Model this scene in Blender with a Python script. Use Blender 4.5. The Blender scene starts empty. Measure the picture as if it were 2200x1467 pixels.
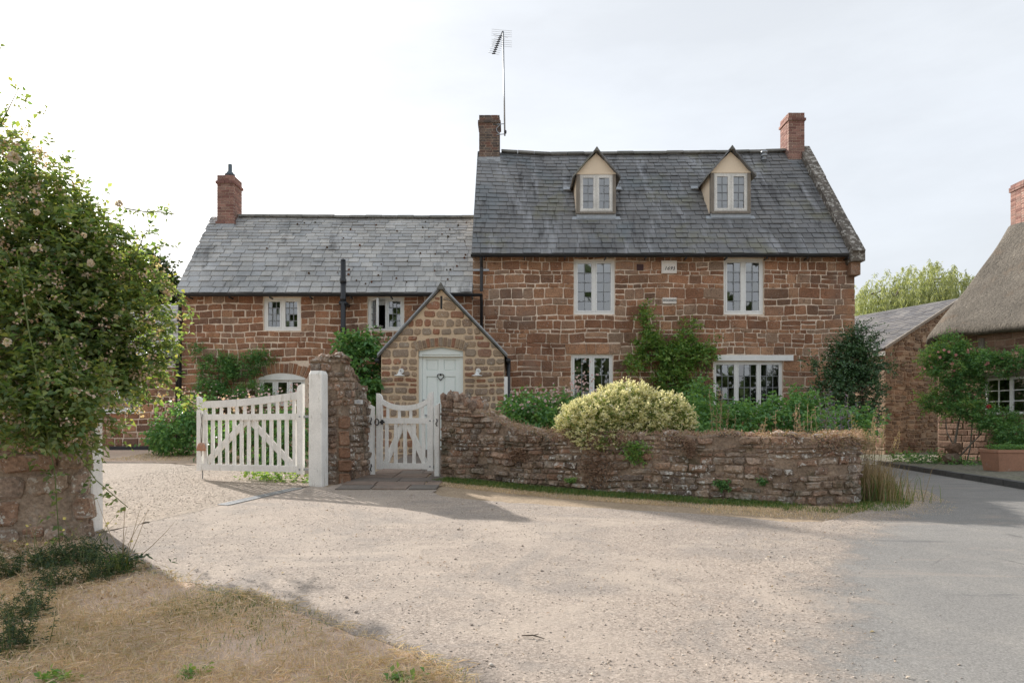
import bpy, math, random
import numpy as np
from mathutils import Vector, Matrix

# ---------------------------------------------------------------- camera, sky, sun, exposure
SC = bpy.context.scene
COL = SC.collection
F, HY, CX, CH = 1467.0, 920.0, 1100.0, 1.30      # focal length in photo pixels, horizon row, centre column, eye height


def W(px, py, D):
    """world point seen at photo pixel (px, py) at depth D metres"""
    return ((px - CX) / F * D, D, CH - (py - HY) / F * D)


def WX(px, D): return (px - CX) / F * D
def WZ(py, D): return CH - (py - HY) / F * D


cam_d = bpy.data.cameras.new('camera')
cam = bpy.data.objects.new('camera', cam_d)
COL.objects.link(cam)
cam.location = (0, 0, CH)
cam.rotation_euler = (math.radians(90), 0, 0)
cam_d.sensor_width = 36.0
cam_d.lens = 24.0
cam_d.shift_y = (HY - 733.5) / 2200.0
cam_d.clip_end = 3000.0
cam_d.clip_start = 0.05
SC.camera = cam

SUN_DIR = Vector((-0.88, 1.0, 0.675)).normalized()       # towards the sun
sun_el = math.asin(SUN_DIR.z)
sun_az = math.atan2(SUN_DIR.x, SUN_DIR.y)

world = bpy.data.worlds.new('World')
SC.world = world
world.use_nodes = True
wn = world.node_tree
for n in list(wn.nodes): wn.nodes.remove(n)
w_out = wn.nodes.new('ShaderNodeOutputWorld')
w_bg = wn.nodes.new('ShaderNodeBackground')
w_sky = wn.nodes.new('ShaderNodeTexSky')
w_sky.sky_type = 'NISHITA'
w_sky.sun_disc = False
w_sky.sun_elevation = sun_el
w_sky.sun_rotation = sun_az
w_sky.air_density = 1.0
w_sky.dust_density = 3.0
w_sky.ozone_density = 1.0
# thin high haze veils the blue and carries faint cirrus streaks
w_tc = wn.nodes.new('ShaderNodeTexCoord')
w_map = wn.nodes.new('ShaderNodeMapping')
w_map.inputs['Scale'].default_value = (1.2, 1.2, 4.5)
w_map.inputs['Rotation'].default_value = (0.3, 0.5, 0.4)
w_noise = wn.nodes.new('ShaderNodeTexNoise')
w_noise.inputs['Scale'].default_value = 1.6
w_noise.inputs['Detail'].default_value = 7
w_noise.inputs['Roughness'].default_value = 0.62
w_rng = wn.nodes.new('ShaderNodeMapRange')
w_rng.inputs['From Min'].default_value = 0.35
w_rng.inputs['From Max'].default_value = 0.75
w_rng.inputs['To Min'].default_value = 0.74
w_rng.inputs['To Max'].default_value = 0.90
w_hsv = wn.nodes.new('ShaderNodeHueSaturation')
w_hsv.inputs['Saturation'].default_value = 0.55
w_mix = wn.nodes.new('ShaderNodeMixRGB')
w_mix.inputs['Color2'].default_value = (4.22, 4.42, 4.66, 1)
wn.links.new(w_tc.outputs['Generated'], w_map.inputs['Vector'])
wn.links.new(w_map.outputs['Vector'], w_noise.inputs['Vector'])
wn.links.new(w_noise.outputs['Fac'], w_rng.inputs['Value'])
wn.links.new(w_rng.outputs['Result'], w_mix.inputs['Fac'])
wn.links.new(w_sky.outputs['Color'], w_hsv.inputs['Color'])
wn.links.new(w_hsv.outputs['Color'], w_mix.inputs['Color1'])
w_n2 = wn.nodes.new('ShaderNodeTexNoise'); w_n2.inputs['Scale'].default_value = 2.4; w_n2.inputs['Detail'].default_value = 8; w_n2.inputs['Roughness'].default_value = 0.6
w_m2 = wn.nodes.new('ShaderNodeMapping'); w_m2.inputs['Scale'].default_value = (1.0, 1.0, 3.2); w_m2.inputs['Rotation'].default_value = (0.2, -0.45, 0.3)
w_r2 = wn.nodes.new('ShaderNodeMapRange')
for k_, v_ in (('From Min', 0.35), ('From Max', 0.68), ('To Min', 0.94), ('To Max', 1.06)): w_r2.inputs[k_].default_value = v_
w_mul = wn.nodes.new('ShaderNodeMixRGB'); w_mul.blend_type = 'MULTIPLY'; w_mul.inputs['Fac'].default_value = 1.0
wn.links.new(w_tc.outputs['Generated'], w_m2.inputs['Vector']); wn.links.new(w_m2.outputs['Vector'], w_n2.inputs['Vector']); wn.links.new(w_n2.outputs['Fac'], w_r2.inputs['Value'])
wn.links.new(w_mix.outputs['Color'], w_mul.inputs['Color1']); wn.links.new(w_r2.outputs['Result'], w_mul.inputs['Color2'])
wn.links.new(w_mul.outputs['Color'], w_bg.inputs['Color'])
w_bg.inputs['Strength'].default_value = 0.10
wn.links.new(w_bg.outputs['Background'], w_out.inputs['Surface'])

sun_d = bpy.data.lights.new('sun', 'SUN')
sun_d.energy = 3.2
sun_d.angle = math.radians(0.9)
sun_d.color = (1.0, 0.945, 0.885)
sun = bpy.data.objects.new('sun', sun_d)
COL.objects.link(sun)
sun.rotation_euler = SUN_DIR.to_track_quat('Z', 'Y').to_euler()

SC.view_settings.view_transform = 'Standard'
SC.view_settings.look = 'None'
SC.view_settings.exposure = 1.08
SC.view_settings.gamma = 1.0
SC.view_settings.use_curve_mapping = False
SC.cycles.use_denoising = True
SC.cycles.max_bounces = 8
SC.cycles.transparent_max_bounces = 16

# ---------------------------------------------------------------- object helpers
R = random.Random(7)
NR = np.random.default_rng(11)
WORLD_LOC = {}


def link(o, parent=None):
    COL.objects.link(o)
    if parent is not None:
        o.parent = parent
        o.matrix_parent_inverse = Matrix.Translation(-Vector(WORLD_LOC.get(parent.name, (0, 0, 0))))
    return o


def tag(o, label=None, cat=None, group=None, kind=None):
    if label: o['label'] = label
    if cat: o['category'] = cat
    if group: o['group'] = group
    if kind: o['kind'] = kind
    return o


def thing(name, label, cat, loc=(0, 0, 0), group=None):
    o = bpy.data.objects.new(name, None)
    o.empty_display_size = 0.2
    COL.objects.link(o)
    o.location = loc
    WORLD_LOC[o.name] = tuple(loc)
    return tag(o, label, cat, group)


def mobj(name, verts, faces, mat, parent=None, smooth=False):
    me = bpy.data.meshes.new(name)
    me.from_pydata(verts, [], faces)
    if smooth: me.shade_smooth()
    if mat is not None: me.materials.append(mat)
    return link(bpy.data.objects.new(name, me), parent)


def npobj(name, V, Fc, mat, parent=None, smooth=False):
    """mesh from numpy arrays; Fc is (n, k) with one k for all faces"""
    me = bpy.data.meshes.new(name)
    V = np.ascontiguousarray(V, dtype=np.float32).reshape(-1, 3)
    Fc = np.ascontiguousarray(Fc, dtype=np.int32)
    n, k = Fc.shape
    me.vertices.add(len(V)); me.vertices.foreach_set('co', V.ravel())
    me.loops.add(n * k); me.loops.foreach_set('vertex_index', Fc.ravel())
    me.polygons.add(n)
    me.polygons.foreach_set('loop_start', np.arange(0, n * k, k, dtype=np.int32))
    me.update(calc_edges=True)
    if smooth: me.shade_smooth()
    if mat is not None: me.materials.append(mat)
    return link(bpy.data.objects.new(name, me), parent)


class MB:
    """collects shapes for one mesh"""
    def __init__(s): s.v = []; s.f = []

    def add(s, v, f):
        b = len(s.v); s.v += [tuple(p) for p in v]; s.f += [tuple(i + b for i in q) for q in f]; return s

    def box(s, x0, x1, y0, y1, z0, z1):
        return s.add([(x0, y0, z0), (x1, y0, z0), (x1, y1, z0), (x0, y1, z0), (x0, y0, z1), (x1, y0, z1), (x1, y1, z1), (x0, y1, z1)],
                     [(0, 3, 2, 1), (4, 5, 6, 7), (0, 1, 5, 4), (1, 2, 6, 5), (2, 3, 7, 6), (3, 0, 4, 7)])

    def quad(s, a, b, c, d): return s.add([a, b, c, d], [(0, 1, 2, 3)])

    def hexa(s, lo, hi):
        """lo, hi: 4 corner points each, same winding"""
        return s.add(list(lo) + list(hi), [(3, 2, 1, 0), (4, 5, 6, 7), (0, 1, 5, 4), (1, 2, 6, 5), (2, 3, 7, 6), (3, 0, 4, 7)])

    def bar(s, p, q, w, h, up=(0, 0, 1)):
        p = Vector(p); q = Vector(q); t = (q - p).normalized()
        sd = t.cross(Vector(up)).normalized(); u = sd.cross(t)
        a = [p + sd * i * w / 2 + u * j * h / 2 for i, j in ((-1, -1), (1, -1), (1, 1), (-1, 1))]
        b = [x + (q - p) for x in a]
        return s.hexa(a, b)

    def tube(s, pts, r, n=8, cap=True):
        pts = [Vector(p) for p in pts]
        rs = r if isinstance(r, (list, tuple)) else [r] * len(pts)
        b = len(s.v); prev = None
        for i, p in enumerate(pts):
            t = (pts[min(i + 1, len(pts) - 1)] - pts[max(i - 1, 0)]).normalized()
            ref = Vector((0, 0, 1)) if abs(t.z) < 0.9 else Vector((1, 0, 0))
            if prev is not None: ref = prev
            sd = (ref - t * ref.dot(t))
            sd = sd.normalized() if sd.length > 1e-6 else t.orthogonal().normalized()
            prev = sd; u = t.cross(sd)
            for k in range(n):
                a = 2 * math.pi * k / n
                s.v.append(tuple(p + (sd * math.cos(a) + u * math.sin(a)) * rs[i]))
        for i in range(len(pts) - 1):
            for k in range(n):
                s.f.append((b + i * n + k, b + i * n + (k + 1) % n, b + (i + 1) * n + (k + 1) % n, b + (i + 1) * n + k))
        if cap:
            s.f.append(tuple(b + k for k in range(n))[::-1])
            e = b + (len(pts) - 1) * n
            s.f.append(tuple(e + k for k in range(n)))
        return s

    def lathe(s, c, prof, n=14):
        """prof: (radius, z) pairs round a vertical axis through c"""
        b = len(s.v)
        for r, z in prof:
            for k in range(n):
                a = 2 * math.pi * k / n
                s.v.append((c[0] + r * math.cos(a), c[1] + r * math.sin(a), c[2] + z))
        for i in range(len(prof) - 1):
            for k in range(n):
                s.f.append((b + i * n + k, b + i * n + (k + 1) % n, b + (i + 1) * n + (k + 1) % n, b + (i + 1) * n + k))
        s.f.append(tuple(b + k for k in range(n))[::-1])
        e = b + (len(prof) - 1) * n
        s.f.append(tuple(e + k for k in range(n)))
        return s

    def prism(s, poly, mapf, d0, d1):
        """polygon (u, v) extruded between depths d0 and d1"""
        n = len(poly); b = len(s.v)
        s.v += [tuple(mapf(u, v, d0)) for u, v in poly] + [tuple(mapf(u, v, d1)) for u, v in poly]
        s.f.append(tuple(b + i for i in range(n))[::-1]); s.f.append(tuple(b + n + i for i in range(n)))
        for i in range(n):
            j = (i + 1) % n
            s.f.append((b + i, b + j, b + n + j, b + n + i))
        return s

    def build(s, name, mat, parent=None, smooth=False): return mobj(name, s.v, s.f, mat, parent, smooth)


def emit(pieces, name, mat, parent, rest_name, limit=300, smooth=True):
    """pieces: (size, verts, faces). The largest become objects of their own, the rest one mesh of kind stuff."""
    pieces = sorted(pieces, key=lambda p: -p[0])
    for _, v, f in pieces[:limit]:
        mobj(name, v, f, mat, parent, smooth)
    if len(pieces) > limit:
        mb = MB()
        for _, v, f in pieces[limit:]: mb.add(v, f)
        o = mb.build(rest_name, mat, parent, smooth)
        o['kind'] = 'stuff'


# ---------------------------------------------------------------- materials
class G:
    """small node-graph helper"""
    def __init__(s, name):
        s.m = bpy.data.materials.new(name); s.m.use_nodes = True
        s.t = s.m.node_tree
        for n in list(s.t.nodes): s.t.nodes.remove(n)
        s.out = s.t.nodes.new('ShaderNodeOutputMaterial')
        s.pos = s.t.nodes.new('ShaderNodeNewGeometry')

    def n(s, kind, **kw):
        nd = s.t.nodes.new(kind)
        for k, v in kw.items(): setattr(nd, k, v)
        return nd

    def l(s, a, b): s.t.links.new(a, b)

    def setin(s, nd, key, val):
        if hasattr(val, 'is_output'): s.l(val, nd.inputs[key])
        else: nd.inputs[key].default_value = val

    def vec(s, stretch=None, rot=None):
        if stretch is None and rot is None: return s.pos.outputs['Position']
        mp = s.n('ShaderNodeMapping')
        if rot: mp.inputs['Rotation'].default_value = rot
        if stretch: mp.inputs['Scale'].default_value = stretch
        s.l(s.pos.outputs['Position'], mp.inputs['Vector'])
        return mp.outputs['Vector']

    def noise(s, scale, detail=4, rough=0.55, stretch=None, dist=0.0, rot=None):
        nd = s.n('ShaderNodeTexNoise')
        s.l(s.vec(stretch, rot), nd.inputs['Vector'])
        nd.inputs['Scale'].default_value = scale; nd.inputs['Detail'].default_value = detail
        nd.inputs['Roughness'].default_value = rough; nd.inputs['Distortion'].default_value = dist
        return nd.outputs['Fac']

    def voro(s, scale, feature='F1', out='Distance', stretch=None):
        nd = s.n('ShaderNodeTexVoronoi', feature=feature)
        s.l(s.vec(stretch), nd.inputs['Vector']); nd.inputs['Scale'].default_value = scale
        return nd.outputs[out]

    def rng(s, val, a, b, c=0.0, d=1.0):
        nd = s.n('ShaderNodeMapRange')
        s.l(val, nd.inputs['Value'])
        for k, x in zip(('From Min', 'From Max', 'To Min', 'To Max'), (a, b, c, d)): nd.inputs[k].default_value = x
        return nd.outputs['Result']

    def math(s, op, a, b=0.0):
        nd = s.n('ShaderNodeMath', operation=op)
        s.setin(nd, 0, a); s.setin(nd, 1, b)
        return nd.outputs[0]

    def mix(s, fac, a, b, mode='MIX'):
        nd = s.n('ShaderNodeMixRGB', blend_type=mode)
        for k, x in (('Fac', fac), ('Color1', a), ('Color2', b)):
            if isinstance(x, (tuple, list)): nd.inputs[k].default_value = tuple(x) + ((1,) if len(x) == 3 else ())
            else: s.setin(nd, k, x)
        return nd.outputs['Color']

    def ramp(s, val, cols, const=False):
        nd = s.n('ShaderNodeValToRGB'); cr = nd.color_ramp
        cr.interpolation = 'CONSTANT' if const else 'LINEAR'
        k = len(cols)
        for i, c in enumerate(cols):
            e = cr.elements[i] if i < 2 else cr.elements.new(0.5)
            e.color = tuple(c) + (1,)
        for i in range(k): cr.elements[i].position = i / max(k - 1, 1) if not const else i / k
        s.l(val, nd.inputs['Fac'])
        return nd.outputs['Color']

    def rnd(s):
        oi = s.n('ShaderNodeObjectInfo')
        a = s.math('ADD', oi.outputs['Random'], s.pos.outputs['Random Per Island'])
        return s.math('FRACT', a)


def pmat(name, cols, rough=0.85, var=(1.5, 0.25), fine=(40, 0.2), layers=(), bump=(), spec=0.3, transl=0.0, tcol=None, stretch=None, metal=0.0):
    g = G(name)
    if len(cols) == 1:
        col = g.mix(0.0, cols[0], cols[0])
    else:
        col = g.ramp(g.rnd(), cols)
    for sc, amt in (var, fine):
        if amt:
            v = g.rng(g.noise(sc, 3, 0.6, stretch), 0.25, 0.75, 1 - amt, 1 + amt)
            col = g.mix(1.0, col, v, 'MULTIPLY')
    for L in layers:
        if L.get('type') == 'spots':
            f = g.rng(g.voro(L['scale']), L['thr'], L['thr'] * 0.6, 0, 1)
            if 'mask' in L:
                f = g.math('MULTIPLY', f, g.rng(g.noise(L['mask'][0], 3), L['mask'][1], L['mask'][1] + 0.06))
        else:
            f = g.rng(g.noise(L['scale'], L.get('detail', 4), L.get('rough', 0.65), L.get('stretch'), L.get('dist', 0.0)), L['thr'], L['thr'] + L.get('soft', 0.08), 0, L.get('amt', 1.0))
            if 'mask' in L:
                f = g.math('MULTIPLY', f, g.rng(g.noise(L['mask'][0], 3), L['mask'][1], L['mask'][1] + 0.1))
        col = g.mix(f, col, L['col'])
    bs = g.n('ShaderNodeBsdfPrincipled')
    g.l(col, bs.inputs['Base Color'])
    bs.inputs['Roughness'].default_value = rough
    bs.inputs['Metallic'].default_value = metal
    bs.inputs['Specular IOR Level'].default_value = spec
    if bump:
        hgt = None
        for sc, dist, st in bump:
            h1 = g.math('MULTIPLY', g.noise(sc, 3, 0.6, stretch), dist * st)
            hgt = h1 if hgt is None else g.math('ADD', hgt, h1)
        b = g.n('ShaderNodeBump'); b.inputs['Distance'].default_value = 1.0; b.inputs['Strength'].default_value = 1.0
        g.l(hgt, b.inputs['Height']); g.l(b.outputs['Normal'], bs.inputs['Normal'])
    sh = bs.outputs['BSDF']
    if transl:
        tr = g.n('ShaderNodeBsdfTranslucent')
        if tcol is None: g.l(g.mix(1.0, col, (1.6, 1.5, 0.7), 'MULTIPLY'), tr.inputs['Color'])
        else: tr.inputs['Color'].default_value = tuple(tcol) + (1,)
        mx = g.n('ShaderNodeMixShader'); mx.inputs['Fac'].default_value = transl
        g.l(sh, mx.inputs[1]); g.l(tr.outputs['BSDF'], mx.inputs[2]); sh = mx.outputs['Shader']
    g.l(sh, g.out.inputs['Surface'])
    return g.m


LICHEN = dict(scale=14, thr=0.60, soft=0.10, col=(0.46, 0.43, 0.38), amt=0.55)
SPOT = dict(type='spots', scale=22, thr=0.17, col=(0.62, 0.60, 0.54), mask=(2.2, 0.52))
STONE_BUMP = ((14, 0.02, 0.6), (60, 0.008, 0.9))
m_stone = pmat('ironstone', [(0.223, 0.112, 0.066), (0.364, 0.185, 0.105), (0.289, 0.145, 0.085), (0.420, 0.237, 0.141), (0.310, 0.213, 0.149), (0.336, 0.166, 0.095), (0.196, 0.116, 0.077), (0.382, 0.209, 0.119)],
               0.92, (2.6, 0.30), (38, 0.42), [LICHEN | dict(amt=0.40), SPOT, dict(scale=0.8, thr=0.54, soft=0.14, col=(0.26, 0.205, 0.17), amt=0.5), dict(scale=11, thr=0.60, soft=0.06, col=(0.10, 0.06, 0.045), amt=0.6)], STONE_BUMP)
m_stone_wing = pmat('ironstone_wing', [(0.227, 0.111, 0.064), (0.376, 0.188, 0.105), (0.307, 0.149, 0.085), (0.425, 0.233, 0.135), (0.287, 0.198, 0.144), (0.366, 0.178, 0.100), (0.188, 0.111, 0.078)],
                    0.92, (2.6, 0.30), (38, 0.42), [LICHEN | dict(amt=0.35), SPOT | dict(mask=(2.2, 0.56)), dict(scale=11, thr=0.60, soft=0.06, col=(0.10, 0.06, 0.045), amt=0.6)], STONE_BUMP)
m_stone_porch = pmat('porch_stone', [(0.249, 0.168, 0.116), (0.332, 0.183, 0.114), (0.301, 0.243, 0.186), (0.361, 0.257, 0.171), (0.275, 0.218, 0.167), (0.307, 0.151, 0.094)],
                     0.92, (3.0, 0.25), (45, 0.30), [LICHEN | dict(amt=0.60), SPOT | dict(mask=(3, 0.46))], STONE_BUMP)
m_stone_rubble = pmat('weathered_rubble', [(0.194, 0.132, 0.096), (0.320, 0.208, 0.145), (0.254, 0.188, 0.143), (0.388, 0.286, 0.212), (0.282, 0.169, 0.114), (0.359, 0.293, 0.234), (0.150, 0.113, 0.091)],
                      0.95, (2.5, 0.45), (30, 0.55), [LICHEN | dict(scale=8, thr=0.55, amt=0.5), dict(scale=18, thr=0.56, soft=0.03, col=(0.66, 0.64, 0.59), amt=0.95, mask=(1.6, 0.47)),
                       dict(scale=42, thr=0.64, soft=0.03, col=(0.60, 0.58, 0.53), amt=0.9), dict(scale=2.6, thr=0.56, soft=0.1, col=(0.07, 0.066, 0.035), amt=0.7)], ((12, 0.03, 0.9), (50, 0.014, 1.0)))
m_stone_boundary = pmat('lichened_boundary_stone', [(.30, .215, .16), (.38, .27, .19), (.33, .25, .20), (.42, .32, .24), (.34, .21, .145)], 0.95, (2.5, 0.35), (30, 0.45),
                        [LICHEN | dict(scale=7, thr=0.54, amt=0.6), dict(scale=16, thr=0.57, soft=0.03, col=(0.72, 0.70, 0.64), amt=0.9, mask=(1.6, 0.44)), dict(scale=42, thr=0.63, soft=0.03, col=(0.66, 0.63, 0.57), amt=0.9)], ((12, 0.03, 0.8), (50, 0.012, 1.0)))
m_mortar_boundary = pmat('boundary_mortar', [(.36, .28, .215)], 0.97, (2.5, 0.3), (30, 0.35), [LICHEN | dict(scale=7, amt=0.5)], ((25, 0.03, 0.9),))
m_stone_orange = pmat('orange_ironstone', [(0.256, 0.142, 0.089), (0.224, 0.131, 0.088), (0.285, 0.171, 0.110)], 0.92, (3, 0.25), (40, 0.3), [LICHEN | dict(amt=0.4)], STONE_BUMP)
m_stone_barn = pmat('barn_stone', [(0.170, 0.115, 0.078), (0.250, 0.170, 0.115), (0.200, 0.150, 0.110), (0.300, 0.210, 0.140), (0.210, 0.125, 0.080), (0.140, 0.100, 0.074)],
                    0.95, (2.0, 0.30), (35, 0.30), [LICHEN | dict(amt=0.45)], STONE_BUMP)
m_mortar = pmat('lime_mortar', [(0.760, 0.625, 0.500)], 0.95, (1.2, 0.2), (30, 0.2), [dict(scale=0.9, thr=0.50, soft=0.14, col=(0.44, 0.34, 0.265), amt=0.4), dict(scale=9, thr=0.58, soft=0.1, col=(0.30, 0.22, 0.17), amt=0.6)], ((60, 0.006, 0.7),))
m_mortar_porch = pmat('buff_mortar', [(0.620, 0.480, 0.335)], 0.95, (1.2, 0.14), (30, 0.15), (), ((60, 0.006, 0.7),))
m_mortar_rubble = pmat('earth_mortar', [(0.291, 0.219, 0.161)], 0.97, (2.5, 0.35), (30, 0.35), [LICHEN | dict(scale=7, amt=0.5), dict(scale=3, thr=0.58, soft=0.1, col=(0.07, 0.065, 0.035), amt=0.7)], ((25, 0.03, 0.9), (90, 0.008, 0.8)))
m_slate = pmat('main_roof_slate', [(0.168, 0.170, 0.174), (0.186, 0.188, 0.194), (0.176, 0.178, 0.180), (0.192, 0.190, 0.188), (0.170, 0.176, 0.182)],
               0.62, (0.7, 0.40), (45, 0.28), [dict(scale=1.1, thr=0.53, soft=0.12, col=(0.34, 0.35, 0.37), amt=0.65, stretch=(2.4, 0.45, 0.35)),
                dict(scale=1.5, thr=0.56, soft=0.10, col=(0.05, 0.05, 0.052), amt=0.7, stretch=(2.6, 0.5, 0.35)),
                dict(scale=35, thr=0.66, soft=0.05, col=(0.42, 0.41, 0.36), amt=0.7), dict(scale=0.9, thr=0.55, soft=0.12, col=(0.20, 0.195, 0.13), amt=0.6), dict(scale=0.75, thr=0.57, soft=0.1, col=(0.15, 0.18, 0.20), amt=0.5)], ((40, 0.004, 0.4),), 0.45)
m_slate_wing = pmat('wing_roof_slate', [(0.344, 0.347, 0.344), (0.429, 0.427, 0.413), (0.378, 0.389, 0.396), (0.482, 0.475, 0.451), (0.353, 0.358, 0.353)],
                    0.60, (0.9, 0.28), (45, 0.28), [dict(scale=1.2, thr=0.57, soft=0.10, col=(0.07, 0.07, 0.072), amt=0.6, stretch=(1.6, 0.6, 0.5)),
                     dict(scale=35, thr=0.68, soft=0.05, col=(0.08, 0.08, 0.07), amt=0.7), dict(scale=1.0, thr=0.58, soft=0.15, col=(0.17, 0.19, 0.20), amt=0.6)], ((40, 0.004, 0.4),), 0.45)
m_ridge = pmat('ridge_tile', [(0.15, 0.15, 0.14), (0.20, 0.195, 0.18), (0.17, 0.17, 0.155)], 0.9, (4, 0.3), (40, 0.3), [LICHEN | dict(scale=18)], ((40, 0.01, 0.6),))
m_coping = pmat('lichened_coping', [(0.13, 0.115, 0.10), (0.16, 0.14, 0.115)], 0.95, (4, 0.3), (40, 0.35), [dict(scale=10, thr=0.53, soft=0.06, col=(0.50, 0.48, 0.44), amt=0.85), dict(scale=5, thr=0.6, soft=0.1, col=(0.10, 0.08, 0.04), amt=0.7)], STONE_BUMP)
m_brick = pmat('red_brick', [(0.233, 0.120, 0.097), (0.300, 0.166, 0.137), (0.187, 0.096, 0.082), (0.270, 0.177, 0.148), (0.223, 0.131, 0.110), (0.318, 0.184, 0.150)], 0.9, (6, 0.2), (50, 0.25), [LICHEN | dict(amt=0.3)], ((60, 0.005, 0.5),))
m_brick_dark = pmat('sooty_brick', [(0.113, 0.087, 0.073), (0.158, 0.116, 0.098), (0.096, 0.081, 0.073), (0.178, 0.100, 0.076), (0.136, 0.116, 0.100)], 0.92, (6, 0.25), (50, 0.25), [LICHEN | dict(amt=0.3)], ((60, 0.005, 0.5),))
m_came = pmat('lead_came', [(0.24, 0.255, 0.265)], 0.6, (5, 0.1), (40, 0.1))
m_lead = pmat('lead_flashing', [(0.34, 0.37, 0.40)], 0.55, (5, 0.2), (30, 0.2), (), ((20, 0.004, 0.4),), 0.5)
m_paint = pmat('grey_white_window_paint', [(0.860, 0.865, 0.845)], 0.5, (6, 0.06), (40, 0.06), (), (), 0.4)
m_gate = pmat('weathered_white_gate_paint', [(0.850, 0.845, 0.815), (0.800, 0.795, 0.770), (0.870, 0.865, 0.835)], 0.6, (4, 0.10), (60, 0.10), [dict(scale=5, thr=0.58, soft=0.12, col=(0.46, 0.45, 0.38), amt=0.55, stretch=(3, 3, 0.5)), dict(scale=26, thr=0.64, soft=0.05, col=(0.34, 0.31, 0.26), amt=0.6, stretch=(3, 3, 0.35)), dict(type='spots', scale=30, thr=0.09, col=(0.30, 0.27, 0.22), mask=(5, 0.55))], ((80, 0.002, 0.4), (25, 0.004, 0.5)), 0.35)
m_door = pmat('pale_sage_door_paint', [(0.780, 0.840, 0.815)], 0.42, (2, 0.03), (40, 0.03), (), (), 0.4)
m_black = pmat('black_pipe', [(0.018, 0.020, 0.024)], 0.4, (5, 0.2), (50, 0.1), (), (), 0.5)
m_iron = pmat('dark_iron', [(0.035, 0.035, 0.037)], 0.55, (5, 0.2), (50, 0.2), (), (), 0.5, metal=0.4)
m_zinc = pmat('galvanised_steel', [(0.36, 0.38, 0.40)], 0.45, (5, 0.2), (50, 0.2), (), (), 0.5, metal=0.7)
m_render = pmat('cream_dormer_render', [(0.820, 0.690, 0.530)], 0.9, (2, 0.06), (40, 0.05), [dict(scale=5, thr=0.68, soft=0.1, col=(0.30, 0.24, 0.18), amt=0.5)], ((80, 0.003, 0.3),))
m_oldwood = pmat('weathered_grey_timber', [(0.22, 0.195, 0.165), (0.26, 0.23, 0.195)], 0.85, (8, 0.25), (60, 0.3), (), ((60, 0.004, 0.6),), stretch=(4, 4, 0.6))
m_plaque = pmat('pale_stone_plaque', [(0.780, 0.730, 0.670)], 0.85, (6, 0.08), (50, 0.08), (), ((60, 0.003, 0.3),))
m_ink = pmat('black_lettering', [(0.03, 0.03, 0.03)], 0.7, (5, 0.1), (50, 0.1))
m_bluegrey = pmat('faded_blue_lettering', [(0.38, 0.40, 0.48)], 0.7, (5, 0.1), (50, 0.1))
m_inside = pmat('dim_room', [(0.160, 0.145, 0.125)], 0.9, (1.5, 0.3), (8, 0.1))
m_blind = pmat('white_blind', [(0.75, 0.74, 0.71)], 0.8, (4, 0.04), (30, 0.03))
m_curtain = pmat('pale_curtain', [(0.62, 0.60, 0.54)], 0.85, (4, 0.06), (30, 0.05))
m_lamp = pmat('white_enamel', [(0.72, 0.73, 0.72)], 0.35, (5, 0.03), (40, 0.02), (), (), 0.5)
m_terra = pmat('terracotta', [(0.44, 0.235, 0.155)], 0.85, (3, 0.15), (40, 0.15), [LICHEN | dict(scale=5, amt=0.4)], ((50, 0.004, 0.4),))
m_thatch = pmat('grey_thatch', [(0.15, 0.132, 0.108)], 0.97, (1.2, 0.25), (26, 0.45), [dict(scale=14, thr=0.58, soft=0.08, col=(0.07, 0.06, 0.048), amt=0.7, stretch=(1, 1, .22)), dict(scale=1.6, thr=0.58, soft=0.15, col=(0.20, 0.13, 0.08), amt=0.4)], ((12, 0.05, 0.8), (40, 0.03, 1.0)), stretch=(1, 1, .25))
m_flag = pmat('sandstone_flag', [(0.231, 0.183, 0.151), (0.194, 0.162, 0.139), (0.260, 0.196, 0.157), (0.172, 0.153, 0.134)], 0.9, (3, 0.2), (40, 0.2), [dict(scale=4, thr=0.58, soft=0.1, col=(0.13, 0.12, 0.10), amt=0.5)], ((30, 0.01, 0.5),))
m_kerb = pmat('dark_kerb', [(0.085, 0.085, 0.085), (0.11, 0.108, 0.10)], 0.9, (4, 0.2), (50, 0.2), (), ((50, 0.006, 0.5),))
m_pebble = pmat('loose_pebbles', [(0.46, 0.40, 0.34), (0.40, 0.34, 0.29), (0.55, 0.50, 0.44), (0.32, 0.27, 0.23), (0.50, 0.42, 0.34)], 0.95, (20, 0.1), (90, 0.1))

# glass: clear, mirrors the sky by Fresnel
gg = G('window_glass')
fr = gg.n('ShaderNodeFresnel'); fr.inputs['IOR'].default_value = 3.5
tp = gg.n('ShaderNodeBsdfTransparent'); tp.inputs['Color'].default_value = (0.88, 0.92, 0.90, 1)
gl = gg.n('ShaderNodeBsdfGlossy'); gl.inputs['Roughness'].default_value = 0.02
mx = gg.n('ShaderNodeMixShader')
gg.l(fr.outputs['Fac'], mx.inputs['Fac']); gg.l(tp.outputs['BSDF'], mx.inputs[1]); gg.l(gl.outputs['BSDF'], mx.inputs[2])
gg.l(mx.outputs['Shader'], gg.out.inputs['Surface'])
m_glass = gg.m


def leafmat(name, cols, transl=0.35, rough=0.5, spec=0.35):
    return pmat(name, cols, rough, (2.0, 0.18), (12, 0.12), (), (), spec, transl)


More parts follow.
